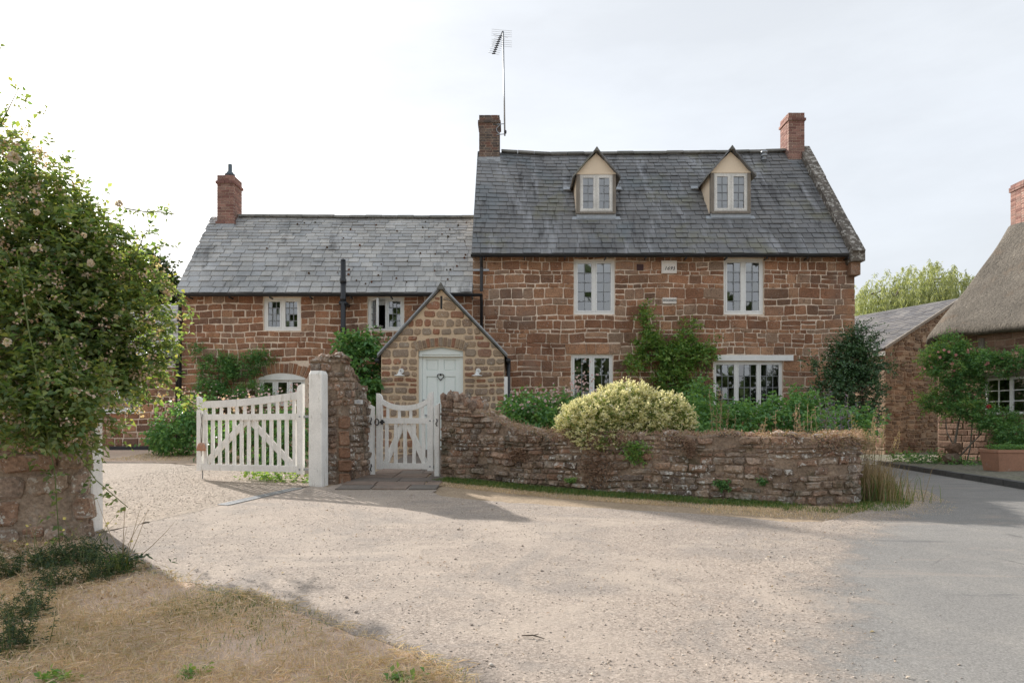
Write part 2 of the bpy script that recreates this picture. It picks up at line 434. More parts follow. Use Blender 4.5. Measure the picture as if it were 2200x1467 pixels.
m_leaf_rose = leafmat('rose_leaf', [(0.103, 0.184, 0.060), (0.172, 0.270, 0.081), (0.127, 0.224, 0.098), (0.241, 0.316, 0.103), (0.092, 0.161, 0.069), (0.299, 0.310, 0.098), (0.149, 0.241, 0.132), (0.322, 0.380, 0.184)], 0.52, 0.40, 0.6)
m_leaf_dry = leafmat('faded_blossom', [(0.720, 0.570, 0.490), (0.580, 0.420, 0.340), (0.800, 0.680, 0.600), (0.450, 0.310, 0.230)], 0.3, 0.9, 0.1)
m_petal_white = leafmat('cream_petal', [(0.74, 0.68, 0.62), (0.78, 0.74, 0.70), (0.70, 0.60, 0.52)], 0.25, 0.8, 0.1)
m_petal_pink = leafmat('pink_petal', [(0.62, 0.42, 0.44), (0.70, 0.54, 0.55), (0.60, 0.38, 0.40), (0.75, 0.64, 0.64)], 0.3, 0.8, 0.1)
m_petal_red = leafmat('red_petal', [(0.45, 0.05, 0.05), (0.50, 0.10, 0.11)], 0.25, 0.7, 0.1)
m_petal_rose = leafmat('rose_pink_petal', [(0.50, 0.16, 0.20), (0.58, 0.26, 0.27), (0.62, 0.36, 0.30)], 0.25, 0.7, 0.1)
m_leaf_green = leafmat('border_leaf', [(0.119, 0.263, 0.092), (0.158, 0.341, 0.119), (0.100, 0.224, 0.100), (0.224, 0.395, 0.132)], 0.35)
m_leaf_light = leafmat('light_climber_leaf', [(0.158, 0.318, 0.084), (0.232, 0.401, 0.116), (0.126, 0.254, 0.084), (0.318, 0.423, 0.126)], 0.40)
m_leaf_dark = leafmat('evergreen_leaf', [(0.058, 0.131, 0.058), (0.084, 0.171, 0.073), (0.117, 0.208, 0.078), (0.053, 0.109, 0.058)], 0.15, 0.35, 0.5)
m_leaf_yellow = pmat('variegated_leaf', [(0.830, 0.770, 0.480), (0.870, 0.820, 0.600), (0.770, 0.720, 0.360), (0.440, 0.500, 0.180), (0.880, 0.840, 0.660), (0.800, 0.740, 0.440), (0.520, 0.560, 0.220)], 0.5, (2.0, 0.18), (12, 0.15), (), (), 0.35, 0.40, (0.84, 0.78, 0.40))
m_leaf_yellow_in = leafmat('shade_dark_inner_leaf', [(0.16, 0.22, 0.06), (0.24, 0.30, 0.09), (0.11, 0.17, 0.05)], 0.35)  # inner leaves darkened so the gaps in the dome look shaded
m_leaf_willow = leafmat('willow_leaf', [(0.247, 0.292, 0.143), (0.331, 0.376, 0.195), (0.200, 0.245, 0.123), (0.389, 0.425, 0.244)], 0.40)
m_leaf_tree = leafmat('dark_tree_leaf', [(0.030, 0.055, 0.020), (0.045, 0.075, 0.028), (0.06, 0.09, 0.03)], 0.25)
m_grass = leafmat('green_grass', [(0.091, 0.190, 0.050), (0.141, 0.231, 0.066), (0.075, 0.165, 0.058), (0.264, 0.272, 0.099)], 0.30, 0.7, 0.15)
m_grass_dry = leafmat('dry_grass', [(0.728, 0.574, 0.441), (0.599, 0.455, 0.342), (0.815, 0.682, 0.548), (0.471, 0.389, 0.266), (0.748, 0.564, 0.441), (0.537, 0.475, 0.311)], 0.25, 0.85, 0.1)
m_straw = leafmat('seedhead_straw', [(0.400, 0.300, 0.200), (0.310, 0.230, 0.150), (0.460, 0.370, 0.260), (0.240, 0.190, 0.110)], 0.25, 0.85, 0.1)
m_sedum = leafmat('red_sedum', [(0.400, 0.240, 0.190), (0.480, 0.310, 0.245), (0.300, 0.200, 0.140), (0.520, 0.390, 0.310), (0.260, 0.230, 0.120)], 0.15, 0.9, 0.1)
m_dead = leafmat('dead_trailing_plant', [(0.30, 0.19, 0.13), (0.22, 0.13, 0.09), (0.38, 0.27, 0.20)], 0.15, 0.9, 0.1)
m_litter = leafmat('leaf_litter', [(0.520, 0.380, 0.270), (0.400, 0.270, 0.180), (0.660, 0.540, 0.420), (0.300, 0.200, 0.130), (0.740, 0.660, 0.560)], 0.1, 0.9, 0.1)
m_purple = leafmat('purple_bloom', [(0.22, 0.16, 0.32), (0.30, 0.24, 0.38), (0.26, 0.20, 0.28)], 0.2, 0.8, 0.1)
m_stem = pmat('green_stem', [(0.13, 0.17, 0.06), (0.18, 0.20, 0.075)], 0.7, (3, 0.2), (40, 0.1))
m_bark = pmat('bark', [(0.075, 0.058, 0.042), (0.10, 0.08, 0.06)], 0.95, (3, 0.3), (30, 0.3), (), ((30, 0.01, 0.7),))


def ground_color(g, c1, c2, c3, pebble, scale, extra=None):
    big = g.rng(g.noise(0.55, 6, 0.62, None, 0.6), 0.36, 0.66)
    col = g.mix(big, c1, c2)
    mid = g.rng(g.noise(2.6, 6, 0.65), 0.50, 0.68, 0, 0.75)
    col = g.mix(mid, col, c3)
    v = g.n('ShaderNodeTexVoronoi'); v.inputs['Scale'].default_value = scale
    g.l(g.vec(), v.inputs['Vector'])
    pc = g.n('ShaderNodeSeparateColor'); g.l(v.outputs['Color'], pc.inputs['Color'])
    pv = g.rng(pc.outputs['Red'], 0, 1, 1 - pebble, 1 + pebble)
    col = g.mix(1.0, col, pv, 'MULTIPLY')
    fn = g.rng(g.noise(90, 4, 0.8), 0.25, 0.75, 0.62, 1.38)
    col = g.mix(1.0, col, fn, 'MULTIPLY')
    if extra: col = extra(g, col)
    return col


def ground_mat(name, c1, c2, c3, pebble, scale, bumpd, rough=0.95, extra=None, over=None):
    g = G(name)
    col = ground_color(g, c1, c2, c3, pebble, scale, extra)
    fine = g.math('MULTIPLY', g.noise(scale * 1.2, 4, 0.7), bumpd * 0.8)
    if over:                                     # (mask function, colour args, noise scale, bump) laid over the base
        f = over[0](g)
        col = g.mix(f, col, ground_color(g, *over[1]))
        fine = g.math('ADD', g.math('MULTIPLY', fine, g.rng(f, 0, 1, 1, 0)), g.math('MULTIPLY', g.math('MULTIPLY', g.noise(over[2] * 1.2, 4, 0.7), over[3] * 0.8), f))
        bumpd = over[3]
    bs = g.n('ShaderNodeBsdfPrincipled'); bs.inputs['Roughness'].default_value = rough
    bs.inputs['Specular IOR Level'].default_value = 0.2
    g.l(col, bs.inputs['Base Color'])
    b1 = g.n('ShaderNodeBump'); b1.inputs['Distance'].default_value = 1.0; b1.inputs['Strength'].default_value = 1.0
    coarse = g.math('MULTIPLY', g.noise(3.0, 5, 0.65), bumpd * 1.5)
    if over: coarse = g.math('MULTIPLY', coarse, f)
    g.l(g.math('ADD', fine, coarse), b1.inputs['Height'])
    g.l(b1.outputs['Normal'], bs.inputs['Normal'])
    g.l(bs.outputs['BSDF'], g.out.inputs['Surface'])
    return g.m


GRAVEL = ((0.375, 0.31, 0.256), (0.325, 0.274, 0.232), (0.42, 0.35, 0.287))


def gravel_extra(g, col):
    # grey chippings worn through in patches, sandy drifts, faint wheel tracks
    f = g.rng(g.noise(0.9, 8, 0.75, (1, 1, 1), 1.2), 0.50, 0.60, 0, 0.45)
    col = g.mix(f, col, (0.255, 0.23, 0.208))
    f = g.rng(g.noise(0.8, 7, 0.65, (.8, 1.5, 1), 0.8), 0.54, 0.64, 0, 0.7)
    col = g.mix(f, col, (0.46, 0.385, 0.315))
    t = g.rng(g.noise(2.2, 6, 0.65, (.35, 2.2, 1), 0.5, (0, 0, 0.55)), 0.55, 0.66, 0, 0.35)
    col = g.mix(t, col, (0.24, 0.215, 0.195))
    sx = g.n('ShaderNodeSeparateXYZ'); g.l(g.pos.outputs['Position'], sx.inputs[0])
    v = g.math('ADD', g.math('MULTIPLY', sx.outputs[0], 0.74), g.math('MULTIPLY', sx.outputs[1], 0.67))
    v = g.math('ADD', v, g.rng(g.noise(0.5, 3), .2, .8, -.35, .35))
    for c in (2.75, 4.25):                                       # pale compacted wheel tracks between road and gate
        d = g.math('ABSOLUTE', g.math('SUBTRACT', v, c))
        w = g.math('MULTIPLY', g.rng(d, 0.10, 0.32, 0.5, 0), g.rng(g.noise(1.7, 6, .7), .38, .58))
        col = g.mix(w, col, (0.46, 0.385, 0.318))
    s = g.rng(g.noise(75, 3, 0.8), 0.60, 0.66, 0, 0.65)
    col = g.mix(s, col, (0.13, 0.11, 0.095))
    s = g.rng(g.noise(62, 3, 0.8), 0.60, 0.66, 0, 0.65)
    return g.mix(s, col, (0.64, 0.57, 0.49))


def asphalt_extra(g, col):
    f = g.rng(g.noise(1.3, 8, 0.65, (0.4, 1.6, 1), 0.8), 0.58, 0.70, 0, 0.6)
    col = g.mix(f, col, (0.37, 0.315, 0.265))
    k = g.rng(g.noise(2.4, 6, 0.6, (0.35, 2.6, 1), 0.4), 0.61, 0.68, 0, 0.55)
    col = g.mix(k, col, (0.13, 0.13, 0.13))
    s = g.rng(g.noise(230, 2, 0.8), 0.56, 0.66, 0, 0.5)
    col = g.mix(s, col, (0.11, 0.11, 0.11))
    cr = g.rng(g.voro(0.55, 'DISTANCE_TO_EDGE'), 0.006, 0.002, 0, 0.5)
    cr = g.math('MULTIPLY', cr, g.rng(g.noise(0.9, 6, .7), .52, .6))
    return g.mix(cr, col, (0.07, 0.07, 0.07))


def road_edge(g):
    at = g.n('ShaderNodeAttribute'); at.attribute_name = 'edge'
    e = g.math('ADD', at.outputs['Fac'], g.rng(g.noise(2.2, 9, 0.8, None, .15), .2, .8, -.55, .55))
    return g.rng(e, 0.45, 0.85, 1.0, 0)


m_gravel = ground_mat('bound_gravel', *GRAVEL, 0.28, 75, 0.006, extra=gravel_extra)
m_gravel_pale = ground_mat('loose_pale_gravel', (0.37, 0.305, 0.245), (0.33, 0.275, 0.222), (0.41, 0.345, 0.285), 0.35, 48, 0.012)
m_asphalt = ground_mat('worn_asphalt', (0.258, 0.246, 0.228), (0.226, 0.217, 0.203), (0.285, 0.268, 0.243), 0.16, 120, 0.003, 0.9, asphalt_extra, (road_edge, GRAVEL + (0.28, 75, gravel_extra), 75, 0.006))
m_soil = ground_mat('dry_earth', (0.40, 0.305, 0.215), (0.33, 0.255, 0.175), (0.43, 0.335, 0.24), 0.2, 60, 0.01)
m_lawn = ground_mat('parched_lawn', (0.66, 0.50, 0.395), (0.53, 0.40, 0.305), (0.43, 0.345, 0.245), 0.15, 90, 0.008)
m_pave = ground_mat('cobbled_apron', (0.20, 0.185, 0.15), (0.165, 0.16, 0.12), (0.14, 0.155, 0.085), 0.3, 22, 0.015)

# ---------------------------------------------------------------- terrain
def lane_edge(y):
    return np.interp(y, [8.0, 8.4, 15.8, 16.2, 40], [4.15, 4.25, 7.7, 8.15, 8.15])


def gz(x, y):
    x = np.asarray(x, float); y = np.asarray(y, float)
    base = np.clip(0.05 * y, -0.4, 0.85)
    lane = np.where(y > 8, np.maximum(0.4 - 0.012 * (y - 8), 0.25), base)
    w = np.clip((x - (lane_edge(y) - 0.35)) / 0.3, 0, 1)
    return base * (1 - w) + lane * w


def gp(px, py):
    """photo pixel on the sloping forecourt -> (x, y)"""
    D = CH / ((py - HY) / F + 0.05)
    return ((px - CX) / F * D, D)


def spaced(a, b, step, far, k=14):
    inner = list(np.arange(a, b + 1e-6, step))
    lo = [a - (far * (i / k) ** 2.2) for i in range(k, 0, -1)]
    hi = [b + (far * (i / k) ** 2.2) for i in range(1, k + 1)]
    return np.array(lo + inner + hi)


xs = spaced(-12, 14, 0.25, 500); ys = spaced(-3, 27, 0.25, 500)
XX, YY = np.meshgrid(xs, ys)
ZZ = gz(XX, YY) - 0.01
nx, ny = len(xs), len(ys)
idx = np.arange(nx * ny).reshape(ny, nx)
Fq = np.stack([idx[:-1, :-1], idx[:-1, 1:], idx[1:, 1:], idx[1:, :-1]], -1).reshape(-1, 4)
ground = npobj('ground', np.stack([XX, YY, ZZ], -1), Fq, m_soil, None, True)
tag(ground, kind='structure')


def jag(poly, step=0.12, amp=0.035, seed=1):
    r = random.Random(seed); out = []
    for i, p in enumerate(poly):
        q = poly[(i + 1) % len(poly)]
        L = math.hypot(q[0] - p[0], q[1] - p[1]); n = max(1, int(L / step)) if L < 9 else 1
        for k in range(n):
            t = k / n
            out.append((p[0] + (q[0] - p[0]) * t + r.uniform(-amp, amp), p[1] + (q[1] - p[1]) * t + r.uniform(-amp, amp)))
    return out


def sheet(name, poly, off, mat, seed=1, amp=0.035):
    pl = jag(poly, 0.12, amp, seed)
    v = [(x, y, float(gz(x, y)) + off) for x, y in pl]
    o = mobj(name, v, [tuple(range(len(v)))], mat)
    me = o.data
    if me.polygons[0].normal.z < 0: me.flip_normals()
    return tag(o, kind='structure')


GRASS_EDGE = [gp(*p) for p in [(1000, 1475), (930, 1430), (830, 1390), (700, 1338), (560, 1290), (420, 1262), (310, 1225), (225, 1195), (190, 1165)]]
VERGE_EDGE = [gp(*p) for p in [(935, 1064), (1000, 1072), (1100, 1080), (1250, 1090), (1400, 1098), (1550, 1108), (1700, 1122), (1800, 1121), (1900, 1106), (1955, 1092)]]
OPENING = [gp(195, 1150), gp(480, 1085), gp(640, 1050), gp(664, 1045)]
sheet('gravel_drive', [(1.2, -4.0), (-0.4, 1.0)] + GRASS_EDGE + OPENING + [gp(705, 1046), gp(785, 1020), gp(935, 1026)] + VERGE_EDGE + [(5.5, 7.6), (6.4, 3.0), (6.4, -4.0)], 0.004, m_gravel, 2)
sheet('yard', [gp(195, 1150), (-6.5, 6.8), (-9.5, 13.4), gp(330, 994), gp(425, 1001), gp(520, 1005), (-2.9, 11.8), (-2.9, 10.2), gp(664, 1045), gp(640, 1050), gp(480, 1085)], 0.006, m_gravel_pale, 3)
sheet('lawn', [(-11, 13.2), gp(330, 993), gp(425, 1000), gp(520, 1004), (-2.9, 11.9), (-2.6, 16.2), (-11, 17.0)], 0.002, m_lawn, 4, 0.06)
sheet('dry_verge', [(-9, -3), (-0.2, -3), (0.0, 1.0)] + [(x + .35, y + .15) for x, y in GRASS_EDGE] + [(-4.0, 6.2), (-9, 5.4)], 0.002, m_lawn, 5, 0.02)

# the lane, with kerb and apron on its far side
def kerb_x(y): return 7.70 + (y - 10.27) * 0.2914


road_l = [(-6, 1.6), (0, 1.2), (3.07, 1.38), (3.45, 1.46), (3.95, 1.61), (4.61, 1.93), (5.56, 2.50), (6.85, 3.50), (7.68, 4.45), (8.4, 4.95), (9.0, 5.25), (10.2, 5.95), (12, 6.75), (14.5, 7.75), (16.5, 8.35), (22, 9.2), (30, 10)]
yv = np.arange(-6, 30.01, 0.2)
xl = np.interp(yv, [p[0] for p in road_l], [p[1] for p in road_l]) + NR.normal(0, 0.02, len(yv)) - 0.45
xr = np.maximum(kerb_x(yv), xl + 1.2); xr[yv < 7] = np.interp(yv[yv < 7], [-6, 0, 7], [9, 9, kerb_x(7)])
tt = np.linspace(0, 1, 14) ** 1.4
RX = xl[:, None] + (xr - xl)[:, None] * tt[None]
RY = np.repeat(yv[:, None], 14, 1)
RZ = gz(RX, RY) + 0.009
RZ[:, 0] -= 0.008
idx = np.arange(RX.size).reshape(RX.shape)
Fq = np.stack([idx[:-1, :-1], idx[:-1, 1:], idx[1:, 1:], idx[1:, :-1]], -1).reshape(-1, 4)
road = tag(npobj('road', np.stack([RX, RY, RZ], -1), Fq, m_asphalt, None, True), kind='structure')
at = road.data.attributes.new('edge', 'FLOAT', 'POINT'); at.data.foreach_set('value', (RX - xl[:, None]).astype(np.float32).ravel())


def apron_z(x, y):
    return float(max(0.4 - 0.012 * (y - 8), 0.25)) + 0.115 + 0.03 * max(0.0, x - kerb_x(y))


kerb = tag(bpy.data.objects.new('kerb', None), kind='structure'); COL.objects.link(kerb)
yk = 7.4
while yk < 21:
    y2 = yk + 0.90
    a0 = float(gz(kerb_x(yk), yk)); a1 = float(gz(kerb_x(y2), y2))
    pts = []
    for z in (-0.1, 0.115 + R.uniform(-0.006, 0.006)):
        pts.append([(kerb_x(yk), yk + 0.006, a0 + z), (kerb_x(yk) + 0.13, yk + 0.006, a0 + z), (kerb_x(y2) + 0.13, y2 - 0.006, a1 + z), (kerb_x(y2), y2 - 0.006, a1 + z)])
    MB().hexa(*pts).build('kerb_stone', m_kerb, kerb)
    yk = y2
ya = np.arange(7.4, 30, 0.4); ta = np.linspace(0, 1, 10)
AX = np.array([[kerb_x(y) + 0.12 + t * 8 for t in ta] for y in ya]); AY = np.repeat(ya[:, None], 10, 1)
AZ = np.array([[apron_z(AX[i, j], ya[i]) - 0.012 for j in range(10)] for i in range(len(ya))])
idx = np.arange(AX.size).reshape(AX.shape)
Fq = np.stack([idx[:-1, :-1], idx[:-1, 1:], idx[1:, 1:], idx[1:, :-1]], -1).reshape(-1, 4)
tag(npobj('pavement', np.stack([AX, AY, AZ], -1), Fq, m_pave, None, True), kind='structure')

# ---------------------------------------------------------------- stone laying
def course_layout(u0, u1, v0, v1, hs, ws, rng, holes=(), topf=None):
    out = []; v = v0
    while v < v1 - 0.04:
        h = hs(rng)
        if v1 - (v + h) < 0.07: h = v1 - v
        segs = [(u0, u1, v, v + h)]
        for a, b, c, d in holes:
            new = []
            for p, q, r, s in segs:
                if b <= p or a >= q or d <= r or c >= s: new.append((p, q, r, s)); continue
                if a > p: new.append((p, a, r, s))
                if b < q: new.append((b, q, r, s))
                ua, ub = max(p, a), min(q, b)
                if c - r > 0.05: new.append((ua, ub, r, c))
                if s - d > 0.05: new.append((ua, ub, d, s))
            segs = new
        for p, q, r, s in segs:
            L = q - p
            if L < 0.05: continue
            wl = []
            while sum(wl) < L: wl.append(ws(rng, s - r))
            if len(wl) > 1 and (sum(wl) - L) > wl[-1] * 0.55: wl.pop()
            k = L / sum(wl); x = p
            for w in wl:
                w *= k
                if topf is None or r < topf(x + w / 2) - 0.05:
                    if s - r > 0.2 and rng.random() < 0.14:
                        m = r + (s - r) * rng.uniform(0.4, 0.6)
                        out.append((x, x + w, r, m)); out.append((x, x + w, m, s))
                    else:
                        out.append((x, x + w, r, s))
                x += w
        v += h
    return out


def stone_piece(u0, u1, v0, v1, gap, depth, rng, mapf, topf=None, jit=0.007, wob=0.010, ph=0.0, cut=(0.05, 0.20)):
    cu, cv = (u0 + u1) / 2, (v0 + v1) / 2
    a, b = max((u1 - u0 - gap) / 2, 0.015), max((v1 - v0 - gap) / 2, 0.012)
    m = min(a, b)
    c = [m * 2 * rng.uniform(*cut) * 0.7 for _ in range(4)]
    o = [(-a + c[0], -b), (rng.uniform(-.3, .3) * a, -b), (a - c[1], -b), (a, -b + c[1]), (a, b - c[2]), (a - c[2], b), (rng.uniform(-.3, .3) * a, b), (-a + c[3], b), (-a, b - c[3]), (-a, -b + c[0])]
    o = [(x + rng.uniform(-jit, jit), y + rng.uniform(-jit, jit)) for x, y in o]
    ins = min(0.016, m * 0.35)
    d2 = depth * rng.uniform(0.7, 1.25)
    tilt = rng.uniform(-.25, .25), rng.uniform(-.25, .25)
    V = []
    for ring, (sc, d) in enumerate(((0, -0.02), (0, d2 * 0.45), (ins, d2))):
        for x, y in o:
            x2 = x * (1 - sc / a); y2 = y * (1 - sc / b)
            dd = d
            if ring == 2: dd += d2 * (tilt[0] * x / a + tilt[1] * y / b) + rng.uniform(-.12, .12) * d2
            u, v = cu + x2, cv + y2
            v += wob * (math.sin(u * 2.1 + cv * 3 + ph) + 0.6 * math.sin(u * 5.3 - cv * 2 + ph))
            if topf is not None: v = min(v, topf(u) - 0.012)
            V.append(tuple(mapf(u, v, dd)))
    n = 10; Fc = []
    for r in range(2):
        for k in range(n):
            j = (k + 1) % n
            Fc.append((r * n + k, r * n + j, r * n + n + j, r * n + n + k))
    Fc.append(tuple(range(2 * n, 3 * n)))
    return (a * b, V, Fc)


def lay_stones(parent, rects, mat, mapf, gap=0.02, depth=0.02, seed=1, limit=300, name='stone', topf=None, miss=0.0, rough=0.2, **kw):
    rng = random.Random(seed)
    ps = [stone_piece(*r, gap * rng.uniform(0.75, 1.35), depth * rng.uniform(1 - rough, 1 + rough), rng, mapf, topf, ph=seed, **kw) for r in rects if rng.random() >= miss]
    emit(ps, name, mat, parent, 'stone_infill', limit, False)


def wall_sheet(mb, u0, u1, v0, v1, holes, mapf, reveal=0.22):
    us = sorted({u0, u1} | {x for h in holes for x in h[:2] if u0 < x < u1})
    vs = sorted({v0, v1} | {x for h in holes for x in h[2:] if v0 < x < v1})
    for i in range(len(us) - 1):
        for j in range(len(vs) - 1):
            cu, cv = (us[i] + us[i + 1]) / 2, (vs[j] + vs[j + 1]) / 2
            if any(a < cu < b and c < cv < d for a, b, c, d in holes): continue
            mb.quad(mapf(us[i], vs[j], 0), mapf(us[i + 1], vs[j], 0), mapf(us[i + 1], vs[j + 1], 0), mapf(us[i], vs[j + 1], 0))
    for a, b, c, d in holes:
        p = [(a, c), (b, c), (b, d), (a, d)]
        for k in range(4):
            q, r = p[k], p[(k + 1) % 4]
            mb.quad(mapf(*q, 0), mapf(*r, 0), mapf(*r, -reveal), mapf(*q, -reveal))


YF = 16.30                                     # plane of the long street front
def front(Y): return lambda u, v, d: (u, Y - d, v)


def FX(px): return WX(px, YF)
def FZ(py): return WZ(py, YF)


ICO = None
def lump(c, size, rng, squash=(1, 1, 1)):
    """irregular 20-faced stone"""
    global ICO
    if ICO is None:
        t = (1 + 5 ** .5) / 2
        v = [(-1, t, 0), (1, t, 0), (-1, -t, 0), (1, -t, 0), (0, -1, t), (0, 1, t), (0, -1, -t), (0, 1, -t), (t, 0, -1), (t, 0, 1), (-t, 0, -1), (-t, 0, 1)]
        f = [(0, 11, 5), (0, 5, 1), (0, 1, 7), (0, 7, 10), (0, 10, 11), (1, 5, 9), (5, 11, 4), (11, 10, 2), (10, 7, 6), (7, 1, 8), (3, 9, 4), (3, 4, 2), (3, 2, 6), (3, 6, 8), (3, 8, 9), (4, 9, 5), (2, 4, 11), (6, 2, 10), (8, 6, 7), (9, 8, 1)]
        ICO = [(x / 1.9, y / 1.9, z / 1.9) for x, y, z in v], f
    rot = Matrix.Rotation(rng.uniform(0, 6.3), 3, 'Z') @ Matrix.Rotation(rng.uniform(-.4, .4), 3, 'X')
    V = []
    for p in ICO[0]:
        q = rot @ Vector(p)
        V.append(tuple(c[i] + q[i] * size * squash[i] * rng.uniform(0.78, 1.2) for i in range(3)))
    return V, ICO[1]


class Path:
    """smoothed ground line carrying a wall face; at(u) gives position and outward normal"""
    def __init__(s, pts, n=16, smooth=True):
        P = [Vector((p[0], p[1])) for p in pts]; out = []
        for i in range(len(P) - 1):
            p0, p1, p2, p3 = P[max(i - 1, 0)], P[i], P[i + 1], P[min(i + 2, len(P) - 1)]
            for k in range(n):
                t = k / n
                if smooth:
                    q = 0.5 * ((2 * p1) + (p2 - p0) * t + (2 * p0 - 5 * p1 + 4 * p2 - p3) * t * t + (3 * p1 - p0 - 3 * p2 + p3) * t ** 3)
                else: q = p1.lerp(p2, t)
                out.append(q)
        out.append(P[-1]); s.p = np.array([tuple(q) for q in out])
        d = np.r_[0, np.cumsum(np.hypot(*np.diff(s.p, axis=0).T))]
        s.d = d; s.L = d[-1]
        tg = np.gradient(s.p, d, axis=0); tg /= np.linalg.norm(tg, axis=1)[:, None]
        s.n = np.stack([tg[:, 1], -tg[:, 0]], -1)       # right-hand side of travel

    def at(s, u):
        x = np.interp(u, s.d, s.p[:, 0]); y = np.interp(u, s.d, s.p[:, 1])
        n = np.array([np.interp(u, s.d, s.n[:, 0]), np.interp(u, s.d, s.n[:, 1])]); n /= np.linalg.norm(n)
        return x, y, n

    def map(s, u, v, d):
        x, y, n = s.at(u)
        return (x + n[0] * d, y + n[1] * d, v)


def wall_core(path, base, topf, thick, mat, parent, name='wall_core', back=None, step=0.12):
    n = max(3, int(path.L / step)); mb = MB(); rows = []
    for i in range(n + 1):
        u = path.L * i / n; x, y, nn = path.at(u)
        if back is None: bx, by = x - nn[0] * thick, y - nn[1] * thick
        else:
            bx = np.interp(i / n, np.linspace(0, 1, len(back)), [b[0] for b in back]); by = np.interp(i / n, np.linspace(0, 1, len(back)), [b[1] for b in back])
        t = topf(u)
        rows.append([(x, y, base), (x, y, t - 0.02), ((x + bx) / 2, (y + by) / 2, t + 0.02), (bx, by, t - 0.02), (bx, by, base)])
    for r in rows: mb.v += [tuple(map(float, p)) for p in r]
    for i in range(n):
        for k in range(4):
            a = i * 5 + k; mb.f.append((a, a + 5, a + 6, a + 1))
    mb.f.append((0, 1, 2, 3, 4)); mb.f.append(tuple(n * 5 + k for k in (4, 3, 2, 1, 0)))
    return mb.build(name, mat, parent)


# ---------------------------------------------------------------- roofs, chimneys, windows
class Roof:
    """one slope: x along the eave, s up the slope, h off the surface"""
    def __init__(s, y0, z0, y1, z1, sag=lambda x: 0.0):
        s.y0, s.z0 = y0, z0; s.L = math.hypot(y1 - y0, z1 - z0)
        s.ty, s.tz = (y1 - y0) / s.L, (z1 - z0) / s.L; s.sag = sag

    def P(s, x, q, h=0.0):
        return (x, s.y0 + s.ty * q - s.tz * h, s.z0 + s.tz * q + s.ty * h + s.sag(x) * max(0, q / s.L))

    def at_z(s, z): return (z - s.z0) / s.tz


def slates(parent, rf, x0, x1, g0, g1, wmean, mat, seed, skip=None, limit=300, thick=0.016):
    rng = random.Random(seed); ps = []; q = 0.0; row = 0
    while q < rf.L - 0.03:
        g = g0 + (g1 - g0) * q / rf.L
        x = x0 - (rng.uniform(0.1, 0.9) * wmean if row else 0.0)
        while x < x1:
            w = wmean * rng.uniform(0.78, 1.25)
            a, b = max(x, x0), min(x + w, x1); x += w
            if b - a < 0.05: continue
            if skip and skip((a + b) / 2, q + g / 2): continue
            top = min(q + g + 0.05, rf.L)
            h0 = 0.034 + rng.uniform(-.006, .010); dq = rng.uniform(-.012, .010); tl = rng.uniform(-.004, .004)
            lo = [rf.P(a + .006, q + dq, h0 - thick), rf.P(b - .006, q + dq + rng.uniform(-.005, .005), h0 - thick + tl), rf.P(b - .006, top, 0.002), rf.P(a + .006, top, 0.002)]
            hi = [rf.P(a + .006, q + dq, h0), rf.P(b - .006, q + dq, h0 + tl), rf.P(b - .006, top, 0.004 + thick * .5), rf.P(a + .006, top, 0.004 + thick * .5)]
            m = MB().hexa(lo, hi); ps.append(((b - a) * g, m.v, m.f))
        q += g; row += 1
    emit(ps, 'slate', mat, parent, 'slate_infill', limit, False)


def ridge_tiles(parent, pts, mat, r=0.11, step=0.45, seed=3):
    """pts: function x -> (y, z); half-round tiles end to end"""
    x0, x1, fy = pts; rng = random.Random(seed); x = x0
    while x < x1 - 0.05:
        e = min(x + step, x1); mb = MB(); dz = rng.uniform(-.008, .008); V = []
        for xx in (x + .004, e - .004):
            y, z = fy(xx)
            for k in range(7):
                a = math.pi * (k / 6) * 1.0
                V.append((xx, y - math.cos(a) * r, z + dz + math.sin(a) * r * 0.75 - 0.05))
        Fc = [(k, k + 1, k + 8, k + 7) for k in range(6)] + [tuple(range(7)), tuple(range(13, 6, -1))]
        mb.add(V, Fc); mb.build('ridge_tile', mat, parent)
        x = e


def chimney(parent, x0, x1, y0, y1, zb, zt, mat, corbel=(), label=None, seed=1, flash=None):
    rng = random.Random(seed)
    part = MB().box(x0 + .008, x1 - .008, y0 + .008, y1 - .008, zb - .3, zt - .012).build('chimney', m_mortar, parent)
    if label: part['label'] = label
    ch = 0.075; n = int(round((zt - zb) / ch)); ch = (zt - zb) / n
    for k in range(n):
        z0, z1 = zb + k * ch + .005, zb + (k + 1) * ch - .005
        e = 0.032 if (n - 1 - k) in corbel else 0.0
        X0, X1, Y0, Y1 = x0 - e, x1 + e, y0 - e, y1 + e
        runs = []
        L = X1 - X0
        nb = max(1, round(L / 0.225))
        cut = [0] + [i / nb for i in range(1, nb)] + [1] if k % 2 == 0 else [0, .25] + [.25 + i / nb for i in range(1, nb)] + [1]
        cut = sorted({min(1, max(0, c)) for c in cut})
        for i in range(len(cut) - 1):
            if cut[i + 1] - cut[i] > 0.08: runs.append((X0 + L * cut[i] + .005, X0 + L * cut[i + 1] - .005, Y0, Y0 + .1025))
        M = Y1 - (Y0 + .1125); ns = max(1, round(M / 0.225))
        for sx in (0, 1):
            xa, xb = (X0, X0 + .1025) if sx == 0 else (X1 - .1025, X1)
            for i in range(ns):
                runs.append((xa, xb, Y0 + .1125 + M * i / ns + .003, Y0 + .1125 + M * (i + 1) / ns - .006))
        for a, b, c, d in runs:
            j = rng.uniform(-.002, .003)
            MB().box(a - (j if a == X0 else 0), b, c - j, d, z0, z1 + rng.uniform(-.002, .001)).build('brick', mat, part)
    if flash:
        MB().box(x0 - .02, x1 + .02, y0 - .025, y1, zb - .28, zb + 0.02).build('flashing', m_lead, part)
    return part


